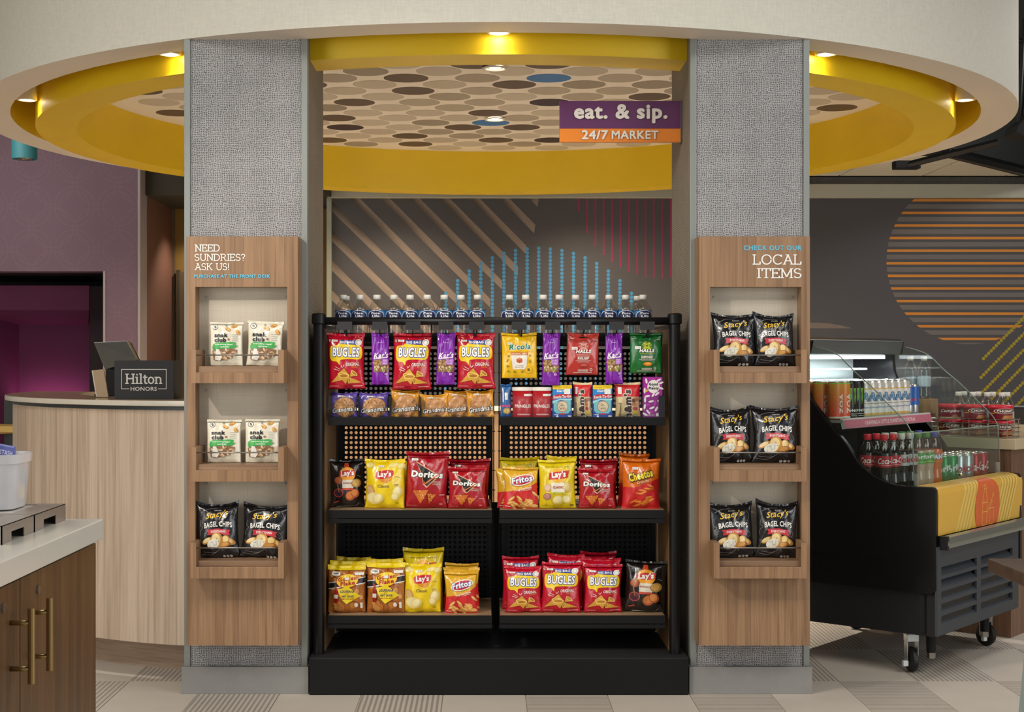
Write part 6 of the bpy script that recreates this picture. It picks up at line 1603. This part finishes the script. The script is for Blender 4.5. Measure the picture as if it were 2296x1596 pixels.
# structure inside
ZDK, ZSH = 0.712, 0.988
USH = 0.405
MB().box(0.028, WD - .028, 0.06, 0.8, ZDK - 0.02, ZDK).build('deck', M('#3a3a3a', 0.3, 0.7, name='wire_deck_metal'), ck)
MB().box(0.028, WD - .028, 0.78, 0.8, ZDK, zc - .05).build('back_wall', M('#c6ccce', 0.35, 0.1, 0.03, name='white_cooler_lining'), ck)
MB().box(0.028, WD - .028, 0.76, 0.78, ZDK, ZSH - .02).build('air_grille', M('#23282a', 0.4, 0.3, name='dark_air_grille'), ck)
for q in range(8): MB().box(0.05, WD - .05, 0.756, 0.76, ZDK + .05 + q * .022, ZDK + .055 + q * .022).build('grille_slot', M('#101212', 0.5, name='slot_black'), ck)
MB().box(0.03, WD - .03, USH, 0.76, ZSH - 0.012, ZSH).build('shelf', M('#b5b2aa', 0.3, 0.5, name='shelf_metal_pale'), ck)
uc = 0.55
MB().prism([(uc, 1.255), (uc - .012, 1.315), (uc + .01, 1.327), (ub, 1.327), (ub, 1.255)], 0.0, WD, fnv).build('canopy', CBLK, ck, bevel=0.006)
MB().prism([(uc - 0.002, 1.258), (uc - .014, 1.312), (uc - .0165, 1.312), (uc - .0045, 1.258)], 0.03, WD - 0.03, fnv).build('canopy_face', M('#6a7072', 0.3, 0.6, 0.03, name='brushed_canopy_steel'), ck)
MB().box(0.05, WD - .12, uc + .03, uc + .055, 1.236, 1.252).build('light_tube', glow('cool_tube', '#f2f8ff', 7.0), ck)
for q in range(2): MB().tube([(0.03, 0.68 + .04 * q, 1.19 - .05 * q), (WD - .1, 0.68 + .04 * q, 1.19 - .05 * q)], 0.006, 8).build('reflector_rod', M('#dfe4e6', 0.2, 0.6, name='bright_rod'), ck)
lt = area('cooler_light', CWp(WD / 2, uc + .05, 1.23), CWp(WD / 2, uc - .02, 0.7), WD * .8, 0.05, 5.0, (0.92, 0.97, 1.0))
lt.rotation_euler = (0, 0, TH)
# pink price strip on the upper shelf
st = MB().prism([(USH, ZSH + .006), (USH - .012, ZSH - .034), (USH + .002, ZSH - .038), (USH + .012, ZSH + .006)], 0.03, WD - .03, fnv).build('price_strip', M('#c9c7c4', 0.3, 0, name='strip_plastic'), ck)
a = Art()
a.rect('strip_print', '#c46d80', 0.031, 0.0, WD - .031, 0.033)
a.text('strip_print', '#f3d5da', 'CRAVING A LITTLE SOMETHING EXTRA?', 0.47, 0.0165, 0.50, 0.016, 0.03)
for nm, me in a.build(lambda x, z, off: (x, USH - .0118 + z * 0.3 - off, ZSH - .033 + z), (), (), 0.0002): link(nm, me, st)
# yellow bumper with disc graphic
zb0 = PZ(1204, 5.6); zb1 = side_lo[1][1]
def bumper(z):   # front surface u at height along the wrapped sheet
    return z
bpf = [(0.004, zb0), (0.0, zb1 - 0.035), (0.004, zb1 - 0.016), (0.014, zb1 - 0.005), (0.03, zb1), (u_f - 0.004, zb1 + .002), (u_f - 0.004, zb0)]
bo = MB().prism(bpf, 0.028, WD, fnv).build('bumper', M('#dfae3c', 0.3, 0, 0.03, 6, 0, coat=0.4, name='yellow_bumper_sheet'), ck, auto=40)
sl = [(bpf[i], bpf[i + 1]) for i in range(5)]
lens = [math.hypot(b[0] - a_[0], b[1] - a_[1]) for a_, b in sl]
tot = sum(lens)
def bmap(x, s, off):
    s = max(0.0, min(tot - 1e-6, s))
    for (p, q), L in zip(sl, lens):
        if s <= L: break
        s -= L
    t = s / L; nx, nz = (q[1] - p[1]) / L, -(q[0] - p[0]) / L
    return (x, p[0] + (q[0] - p[0]) * t - nx * off, p[1] + (q[1] - p[1]) * t - nz * off)
a = Art(); gs = []; acc = 0
for L in lens: acc += L; gs.append(acc)
hF = lens[0]
sh = 0.55
for base_, cnt in ((0.2, 5), (0.6, 9)):
    for i in range(cnt):
        x0 = base_ + i * 0.032
        if base_ == 0.2 and i > 4: continue
        xt = x0 + (tot) * sh
        if xt > WD - 0.01: break
        a.poly('bumper_stripes' + ('#2' if base_ > .3 else ''), '#e3c568', [(x0, 0), (x0 + .017, 0), (xt + .017, tot), (xt, tot)])
cxv, czv = 0.53, hF * 0.5; rr = 0.135
pts = []
for i in range(48):
    g_ = 2 * math.pi * i / 48; pts.append((cxv + rr * math.cos(g_), max(0.0, min(tot * .93, czv + rr * math.sin(g_)))))
a.poly('bumper_disc', '#d9622a', pts)
K = '#e8b04a'; s_ = hF / 0.2
def bl(pp): a.line('bumper_icon', K, [(cxv + x * 1.0, czv + y) for x, y in pp], 0.004)
bl([(-.055, -.075), (-.005, -.075), (-.005, .02), (-.008, .035), (-.018, .06), (-.02, .09), (-.04, .09), (-.042, .06), (-.052, .035), (-.055, .02), (-.055, -.075)])
bl([(-.053, .018), (-.006, .018)]); bl([(-.055, -.02), (-.006, -.02)]); bl([(-.04, .075), (-.02, .075)])
bl([(.012, -.01), (.068, -.01), (.06, -.075), (.022, -.075), (.012, -.01)]); bl([(.02, -.015), (.055, .055)]); bl([(-.006, -.03), (.03, .02)])
for x, y in ((.04, .02), (.056, .045)): bl([(x + .007 * math.cos(q), y + .007 * math.sin(q)) for q in [0, .8, 1.6, 2.4, 3.2, 4, 4.8, 5.6, 6.28]])
for nm, me in a.build(bmap, (), gs[:-1], 0.00008): link(nm, me, bo)
# stainless rubbing strip, louvred grille, black base
zs0, zs1 = PZ(1236, 5.58), PZ(1205, 5.58)
MB().prism([(-.012, zs0), (-.032, zs0 + .006), (-.036, (zs0 + zs1) / 2), (-.030, zs1 - .006), (-.012, zs1)], 0.032, WD, fnv).build('rubbing_strip', M('#9aa4a6', 0.25, 0.95, 0.03, 6, name='stainless_strip'), ck, auto=35)
MB().box(0.03, 0.045, -.034, 0.0, zs0, zs1).build('strip_end_cap', BLACK, ck)
GRY = M('#3a3f46', 0.5, 0.1, 0.04, 30, name='slate_grey_grille')
zg0, zg1 = 0.165, zs0 + 0.012
vcols = ((0.03, 0.40), (0.445, 0.80))
slots = [0.205 + i * 0.0475 for i in range(5)]
m_ = MB(); U0, U1 = -0.004, 0.006
for v0, v1 in ((0.004, vcols[0][0] + .012), (vcols[0][1], vcols[1][0]), (vcols[1][1], WD - .06)): m_.box(v0, v1, U0, U1, zg0, zg1)
for v0, v1 in ((vcols[0][0] + .012, vcols[0][1]), vcols):
    pass
for (v0, v1) in ((vcols[0][0] + .012, vcols[0][1]), (vcols[1][0], vcols[1][1])):
    zz = zg0
    for z in slots: m_.box(v0, v1, U0, U1, zz, z); zz = z + 0.034
    m_.box(v0, v1, U0, U1, zz, zg1)
m_.build('grille_frame', GRY, ck)
for v0, v1 in ((vcols[0][0] + .012, vcols[0][1]), vcols[1]):
    for z in slots:
        MB().prism([(U0, z), (U0 + .003, z - .001), (0.034, z + .03), (0.031, z + .032)], v0, v1, fnv).build('louver_slat', GRY, ck)
MB().box(0.01, WD - .07, 0.05, 0.06, zg0, zg1).build('grille_backing', M('#0a0a0a', 0.8, name='dark_void'), ck)
MB().box(0.022, WD - .05, 0.008, 0.8, 0.158, zlow + .02).build('base', M('#141416', 0.5, 0, 0.05, name='satin_black_base'), ck)
MB().box(0.03, WD - .03, 0.05, 0.8, zlow, ZDK - .02).build('inner_body', BLACKR, ck)
# raised lettering on the near side panel
for txt, u0, u1, z0, z1 in (('REFRIGERATION', uz(1982, 1262)[0], uz(1790, 1240)[0], uz(1980, 1262)[1], uz(1980, 1250)[1]), ('FROST', uz(1980, 1297)[0], uz(1800, 1270)[0], uz(1980, 1297)[1], uz(1980, 1272)[1])):
    vs, fs = text_mesh(txt, 0.01); fs = fs[0]; ax0, ax1 = min(p[0] for p in vs), max(p[0] for p in vs); ay0, ay1 = min(p[1] for p in vs), max(p[1] for p in vs)
    me = bpy.data.meshes.new('raised_lettering')
    me.from_pydata([(-0.0015, u1 + (p[0] - ax0) / (ax1 - ax0) * (u0 - u1), z0 + (p[1] - ay0) / (ay1 - ay0) * (z1 - z0)) for p in vs], [], fs); me.materials.append(CBLK); me.update()
    o = link('raised_lettering', me, ck); sm = o.modifiers.new('thickness', 'SOLIDIFY'); sm.thickness = 0.0015
for px, py in ((2055, 1130), (2005, 1098), (1980, 1222), (1862, 975)):
    u, z = uz(px, py); MB().tube([(-0.001, u, z), (0.001, u, z)], 0.01, 14).build('screw_cover', CBLK, ck)
# casters and levelling feet
RUB = M('#111112', 0.5, 0, 0.05, name='caster_rubber'); ZNC = M('#a9adae', 0.3, 0.9, name='zinc_plate')
def caster(v, u, rz):
    c = put('caster', MB().lathe([(0.0001, 0.158), (0.032, 0.158), (0.032, 0.15), (0.0001, 0.15)], (0, 0, 0), 14).mesh('caster', ZNC), ck, (v, u, 0), (0, 0, rz))
    m1 = MB(); m1.add([(0.016 * math.cos(i * math.pi / 8) * 0 - 0.0, 0, 0) for i in range(1)], [])
    w = MB(); rads = [(0.008, -.0135), (0.04, -.0135), (0.048, -.009), (0.0505, 0), (0.048, .009), (0.04, .0135), (0.008, .0135)]
    vs = []; n = 24
    for i in range(n):
        g_ = 2 * math.pi * i / n
        for r_, x_ in rads: vs.append((x_, r_ * math.cos(g_), 0.0505 + r_ * math.sin(g_)))
    Lr = len(rads); fs = [(i * Lr + q, ((i + 1) % n) * Lr + q, ((i + 1) % n) * Lr + q + 1, i * Lr + q + 1) for i in range(n) for q in range(Lr - 1)]
    w.add(vs, fs); o = w.build('wheel', RUB, c, auto=40)
    f_ = MB(); f_.box(-.024, -.020, -.014, .016, .045, .13); f_.box(.020, .024, -.014, .016, .045, .13); f_.box(-.024, .024, -.018, .02, .122, .15); f_.build('fork', ZNC, c, bevel=0.001)
    MB().tube([(-.028, 0, .0505), (.028, 0, .0505)], 0.006, 8).build('axle', ZNC, c)
    MB().box(-.045, -.024, -.03, -.012, .028, .05).build('brake_pedal', M('#d5d7d6', 0.4, name='brake_white'), c, bevel=0.003)
for v, u, rz in ((0.07, 0.13, -0.75), (WD - 0.16, 0.10, -0.35), (0.09, 0.7, -0.5), (WD - 0.16, 0.7, 0.2)): caster(v, u, rz)
for v, u in ((0.085, 0.055), (WD - 0.28, 0.06), (0.12, 0.62), (WD - .28, 0.62)):
    f_ = put('leveling_foot', MB().lathe([(0.0001, 0.16), (0.024, 0.16), (0.02, 0.145), (0.018, 0.085)], (0, 0, 0), 16).mesh('leveling_foot', BLACKR, True), ck, (v, u, 0))
    put('foot_pad', MB().lathe([(0.0165, 0.085), (0.0165, 0.062), (0.0001, 0.062)], (0, 0, 0), 6).mesh('foot_pad', STEEL), f_)

# ---------------------------------------------------------------- cans and bottles in the cooler
ALU = M('#c9c9c6', 0.25, 0.9, 0.02, name='aluminium')
def can_type(H, Rr, body, draw, metallic=0.35, top='#c9c9c6', bands=()):
    pr = [(0.0001, 0.0), (Rr * .78, 0.0), (Rr * .97, 0.006), (Rr, 0.011), (Rr, H - 0.012), (Rr * .9, H - 0.004)]
    ps_ = [('can_body', MB().lathe(pr, (0, 0, 0), 28).mesh('can_body', M(body, 0.25, metallic, 0.03, name='can_' + body.strip('#')), True)),
           ('can_top', MB().lathe([(Rr * .9, H - .004), (Rr * .93, H), (Rr * .86, H), (Rr * .82, H - .004), (0.0001, H - .004)], (0, 0, 0), 28).mesh('can_top', M(top, 0.25, 0.9, 0.02, name='can_top_' + top.strip('#')), True))]
    if draw: ps_ += cyl_art(Rr, H, draw, 0.00004)
    return ps_
def d_zoa(a):
    for i in range(10):
        f_ = i / 10.0; c = '#%02x%02x%02x' % (int(222 - 10 * f_), int(70 + 75 * f_), int(34 - 6 * f_)); a.rect('can_print', c, -1.55, .08 + .085 * i, 1.55, .08 + .085 * (i + 1) + .002)
    a.rect('can_print', '#7db83c', -1.55, .93, 1.55, .965); a.rect('can_print', '#d9d2c4', -1.55, .04, 1.55, .085)
    a.text('can_print', '#ece4da', 'ZOA', .1, .42, 1.25, .16, .03, 0, None, 0, 90)
    for i in range(7): a.line('can_print', '#d8a060', [(-1.1, .3 + i * .08), (-.75, .3 + i * .08)], .03)
def d_mon(a):
    for x, l in ((-.3, .45), (0, .36), (.3, .42)):
        a.poly('can_print', '#6fae3a', [(x - .1, .80), (x + .12, .82), (x + .06, .7), (x + .1, .58), (x - .0, l), (x - .05, .55), (x - .02, .66)])
    a.text('can_print', '#dfe2da', 'MONSTER', 0, .22, 1.5, .07, .04); a.line('can_print', '#cfd2ca', [(-.3, .13), (.3, .13)], .03); a.line('can_print', '#cfd2ca', [(-.25, .08), (.25, .08)], .03)
def d_ari(a):
    a.ell('can_print', '#d8a83a', 0, .44, .95, .36, 0, 30); a.ell('can_print', '#dcd8d0', 0, .44, .88, .33, 0, 30)
    a.text('can_print', '#5f8fb8', 'Ari', 0, .56, 1.2, .22, .03, .2, '#1f3350', .05); a.line('can_print', '#4a4a4a', [(-.4, .38), (.4, .38)], .03); a.line('can_print', '#8a9ab0', [(-.5, .3), (.4, .25)], .05); a.line('can_print', '#8a9ab0', [(-.4, .25), (.5, .3)], .05)
    a.ell('can_print', '#c9a23a', 0, .09, .4, .03)
def d_rb(a):
    a.rect('can_print', '#1f5fae', -1.5, .42, 1.5, .93); a.poly('can_print', '#1f5fae', [(-.0, .3), (1.5, .42), (1.5, .5), (-1.5, .5), (-1.5, .42)])
    a.text('can_print', '#c0283a', 'Red Bull', .1, .5, 1.3, .09, .03)
def d_rb2(a): a.text('can_print', '#c0283a', 'Red Bull', .1, .55, 1.3, .09, .03)
def d_sprc(a): a.text('can_print', '#eef4ee', 'Sprite', 0, .5, 1.5, .3, .06, .2, '#1f6b34', .04, 18)
def d_dcc(a): a.text('can_print', '#b3262e', 'Coke', 0, .48, 1.5, .32, .04, .1)
def d_ckc(a): a.text('can_print', '#f3ecea', 'Coca-Cola', 0, .5, 1.9, .3, .02, .3, None, 0, 8)
T_ZOA = can_type(.157, .0325, '#c85a28', d_zoa); T_MON = can_type(.157, .0325, '#141414', d_mon, .3, '#2a2a2a'); T_ARI = can_type(.157, .0325, '#d3cfc6', d_ari)
T_RB = can_type(.134, .0262, '#b5b8bc', d_rb, .8); T_RB2 = can_type(.157, .0325, '#a9afb4', d_rb2, .7)
T_SPC = can_type(.118, .0325, '#1f8a4a', d_sprc); T_DCC = can_type(.118, .0325, '#b9bbbd', d_dcc, .7); T_CKC = can_type(.118, .0325, '#a8182a', d_ckc)
def put_parts(ps_, t):
    for nm, me in ps_: put(nm, me, t)
lanes = [(T_ZOA, 'orange and red tall can', 'Z')] * 2 + [(T_MON, 'black tall can with green claw mark', 'M')] * 2 + [(T_ARI, 'white tall can with blue script', 'A')] * 7 + [(T_RB, 'slim blue and silver can', 'R')] * 2 + [(T_RB2, 'tall grey can with red lettering', 'G')]
cnt = {}
v = 0.0625
FACE = math.radians(30)
for li, (tp_, nm, kd) in enumerate(lanes):
    cnt[kd] = cnt.get(kd, 0) + 1
    rr_ = 0.027 if kd == 'R' else 0.0328
    if li: v += rr_ + prev
    prev = rr_
    tot_ = sum(1 for x in lanes if x[2] == kd)
    if kd == 'G': v = 0.866
    for row in range(3):
        if (kd == 'G' and row == 0) or (kd == 'R' and cnt[kd] == 2 and row > 0): continue
        rw = ('front', 'middle', 'back')[row]
        lab = ('%s %s in the %s row of the cooler shelf' % (ORD[cnt[kd] - 1], nm, rw)) if tot_ > 1 else '%s in the %s row of the cooler shelf' % (nm, rw)
        t = thing('drink_can', lab, 'can', CWp(v, USH + .05 + row * .068, ZSH), FACE, 'tall cans on the cooler shelf')
        put_parts(tp_, t)
# contour bottles
def soda(body_hex, label_hex, cap_hex, draw, nm):
    H, Rr = 0.222, 0.0325
    c_ = [(0.0001, 0.0), (Rr * .85, 0.0), (Rr * .97, .008), (Rr * .98, .03), (Rr * .86, .06), (Rr * .86, .07), (Rr, .098), (Rr, .138), (Rr * .97, .148)]
    up_ = [(Rr * .97, .148), (Rr * .84, .165), (Rr * .55, .185), (.0125, .198), (.0125, .21)]
    ps_ = [('bottle_body', MB().lathe(c_, (0, 0, 0), 24).mesh('bottle_body', M(body_hex, 0.08, 0, 0.05, 20, name='soda_' + body_hex.strip('#'), coat=.5), True)),
           ('bottle_neck', MB().lathe(up_, (0, 0, 0), 24).mesh('bottle_neck', pane('neck_plastic', (.86, .84, .82), 1.5), True)),
           ('cap', MB().lathe([(.0135, .198), (.0155, .2), (.0155, H - .003), (.014, H), (0.0001, H)], (0, 0, 0), 20).mesh('cap', M(cap_hex, 0.35, name='cap_' + cap_hex.strip('#')), True)),
           ('label', MB().lathe([(Rr + .0006, .093), (Rr + .0006, .138)], (0, 0, 0), 28).mesh('label', ink(label_hex), True))]
    a = Art(Rr * 2, .045); draw(a); g_ = [Rr * math.radians(d) for d in range(-90, 91, 9)]; f0 = cyl_fn(Rr + .0008)
    return ps_ + a.build(lambda x, z, off: f0(x, z + .093, off), g_, (), .0001)
def l_ck(a): a.text('label_print', '#f4ecea', 'Coca-Cola', .1, .58, 1.45, .55, .02, .3, None, 0, 3); a.line('label_print', '#e8a8a4', [(-.4, .18), (.9, .18)], .03)
def l_dc(a): a.text('label_print', '#b3262e', 'Coke', .1, .55, 1.2, .6, .05)
def l_sp(a): a.text('label_print', '#f2f6ee', 'Sprite', .1, .6, 1.25, .5, .05, .15, None, 0, 4); a.line('label_print', '#c8d83a', [(-.3, .18), (.5, .18)], .04)
def l_fa(a): a.text('label_print', '#f4f4f4', 'FANTA', .2, .55, 1.3, .45, .06, 0, '#2a3a9a', .08, 4)
S_CK = soda('#170d0b', '#b5182a', '#d02233', l_ck, 'cola'); S_DC = soda('#170e0c', '#b3b3b3', '#c9c5bc', l_dc, 'diet'); S_SP = soda('#c9a890', '#3f9a3c', '#3f8a3a', l_sp, 'lime'); S_FA = soda('#e0651a', '#e0651a', '#3a48a8', l_fa, 'orange')
S_DG = soda('#170e0c', '#b3b3b3', '#6a8f5a', l_dc, 'diet')
bl_ = [(S_CK, 'red-capped cola bottle', 'cola bottle'), (S_CK, 'red-capped cola bottle', 'cola bottle'), (S_DC, 'cola bottle with silver label', 'silver'), (S_DC, 'cola bottle with silver label', 'silver'), (S_SP, 'lemon-lime bottle with green label', 'lime'), (S_SP, 'lemon-lime bottle with green label', 'lime'), (S_FA, 'orange soda bottle with blue cap', 'orange'),
       (T_SPC, 'green soda can', 'gc'), (T_SPC, 'green soda can', 'gc'), (T_DCC, 'silver soda can', 'sc'), (T_DCC, 'silver soda can', 'sc'), (T_CKC, 'red soda can', 'rc'), (T_CKC, 'red soda can', 'rc')]
seen = {}
for i, (tp_, nm, kd) in enumerate(bl_):
    v = 0.065 + 0.0662 * i; u0 = 0.25 - 0.10 * v / WD
    seen[kd] = seen.get(kd, 0) + 1
    for row in range(2):
        if kd == 'orange': lab = nm + (' at the front of the cooler deck' if row == 0 else ' in the second row of the cooler deck')
        elif row == 0: lab = '%s in the front row of the cooler deck, %s one' % (nm, 'left' if seen[kd] == 1 else 'right')
        else: lab = '%s in the second row of the cooler deck, %s one' % (nm, 'left' if seen[kd] == 1 else 'right')
        t = thing('soda_can' if 'can' in nm.split()[-1] else 'soda_bottle', lab, 'can' if 'can' in nm.split()[-1] else 'bottle', CWp(v, u0 + row * .07, ZDK), math.radians(8) + math.radians(random.Random(i * 7 + row).uniform(-8, 8)), 'drinks on the cooler deck')
        put_parts(tp_, t)

# ---------------------------------------------------------------- serving counter beyond the cooler, soup basket, more water
sc = thing('serving_counter', 'wood serving counter with pale top beyond the drinks cooler', 'counter', CWp(1.0, 0.1, 0), TH)
MB().box(0.012, 1.4, -0.02, 0.62, 0.0, 0.832).build('body', wood('brown_counter_wood', '#5f4330', '#755540', '#84644c', (26, 26, 1.6)), sc)
MB().box(0.0, 1.42, -0.045, 0.66, 0.834, 0.882).build('worktop', M('#c9b695', 0.2, 0, 0.04, 12, name='cream_solid_surface'), sc, bevel=0.003)
ZT = 0.882
def d_soup1(a):
    a.rect('tub_print', '#c9b48c', -1.5, .0, 1.5, .18); a.text('tub_print', '#f0dfd8', "Campbell's", 0, .6, 1.15, .3, .02, .3); a.ell('tub_print', '#8a6a2a', .1, .2, .16, .12)
def d_soup2(a):
    a.ell('tub_print', '#e6dcc8', .1, .68, .55, .2, 0, 20); a.ell('tub_print', '#5a1a1c', .1, .68, .5, .17, 0, 20); a.text('tub_print', '#f0e6d8', 'CHUNKY', .1, .68, .8, .18, .05)
    a.rect('tub_print', '#e0b030', -.7, .5, -.4, .56); a.poly('tub_print', '#b87a3c', [(-.1, .1), (.8, .12), (.8, .4), (0, .36)])
def soup(draw):
    Rr, H = 0.052, 0.062
    ps_ = [('tub_body', MB().lathe([(0.0001, 0), (Rr * .9, 0), (Rr * .94, .004), (Rr, H - .01), (Rr, H)], (0, 0, 0), 28).mesh('tub_body', ink('#7d1a24'), True)),
           ('lid', MB().lathe([(Rr + .003, H - .008), (Rr + .0045, H - .004), (Rr + .0045, H + .004), (Rr, H + .0075), (0.0001, H + .0075)], (0, 0, 0), 28).mesh('lid', M('#cf2338', 0.3, name='red_plastic_lid'), True))]
    a = Art(Rr * 2, H); draw(a); g_ = [Rr * math.radians(d) for d in range(-90, 91, 9)]
    def fm(x, z, off): r_ = Rr * (.93 + .07 * z / H) + .0006 + off; return (r_ * math.sin(x / Rr), -r_ * math.cos(x / Rr), z)
    return ps_ + a.build(fm, g_, (0.02, 0.04), .00012)
SP1, SP2 = soup(d_soup1), soup(d_soup2)
bv0, bv1, bu0, bu1 = 1.025, 1.165, 0.095, 0.455
bk = thing('wire_basket', 'chrome wire basket of soup tubs on the serving counter', 'basket', CWp(bv0, bu0, ZT), TH)
CHR = M('#b5ab9c', 0.2, 0.9, name='chrome_wire')
Wb, Lb = bv1 - bv0, bu1 - bu0
for z in (0.004, 0.024, 0.044, 0.064, 0.082):
    MB().tube([(0, 0, z), (0, Lb, z), (Wb, Lb, z), (Wb, 0, z), (0, 0, z)], 0.0022, 6).build('wire_ring', CHR, bk)
m_ = MB()
for x, y in [(0, Lb * f_) for f_ in (0.02, .25, .5, .75, .98)] + [(Wb, Lb * f_) for f_ in (0.02, .25, .5, .75, .98)] + [(Wb / 2, 0), (Wb / 2, Lb)]: m_.tube([(x, y, 0), (x, y, 0.085)], 0.002, 6)
m_.build('wire_uprights', CHR, bk); 
m_ = MB()
for i in range(7): m_.tube([(0, Lb * i / 6, .004), (Wb, Lb * i / 6, .004)], 0.002, 6)
m_.build('wire_floor', CHR, bk)
for layer in range(2):
    for i in range(3):
        tt = SP1 if (layer == 1 and i == 2) else SP2
        w_ = ('nearest the counter end', 'in the middle', 'nearest the cooler')[i]
        t = thing('soup_tub', 'red-lidded soup tub in the %s layer of the basket, %s' % (('lower', 'upper')[layer], w_), 'soup tub', CWp((bv0 + bv1) / 2, bu0 + .062 + i * .117, ZT + .007 + layer * .0705), math.radians(-4), 'soup tubs in the wire basket')
        put_parts(tt, t)
def d_w2(a): a.rect('label_print', '#9fb4c8', -1.4, .1, 1.4, .9)
W2 = bottle_parts(0.2, 0.031, 0.0118, CAPW, None, PET, 0.06, 0.11, label_col='#a9b4bc')
for i in range(4):
    for j in range(2):
        t = thing('water_bottle', ('clear water bottle behind the soup basket, %s from the left in the %s row' % (ORD[3 - i], ('front', 'back')[j])), 'bottle', CWp(1.225 + j * .066, 0.20 + i * .068, ZT), 0.3 * i, 'water bottles behind the soup basket')
        put_parts(W2, t)
bx_ = thing('carton_case', 'brown cardboard case with water bottles on top by the cooler', 'carton', CWp(1.06, 0.50, ZT), TH)
MB().box(0, 0.16, 0, 0.11, 0, 0.165).build('carton_body', card('#a8845c'), bx_, bevel=0.001)
MB().box(0.03, 0.13, -0.0006, 0.001, 0.03, 0.1).build('carton_print', card('#7a5a3a'), bx_)
for i in range(2):
    t = thing('water_bottle', 'clear water bottle on the cardboard case, %s of the two' % ('left', 'right')[1 - i], 'bottle', CWp(1.115, 0.534 + i * 0.066 - .008, ZT + .165), 0.2, 'water bottles on the cardboard case')
    put_parts(W2, t)
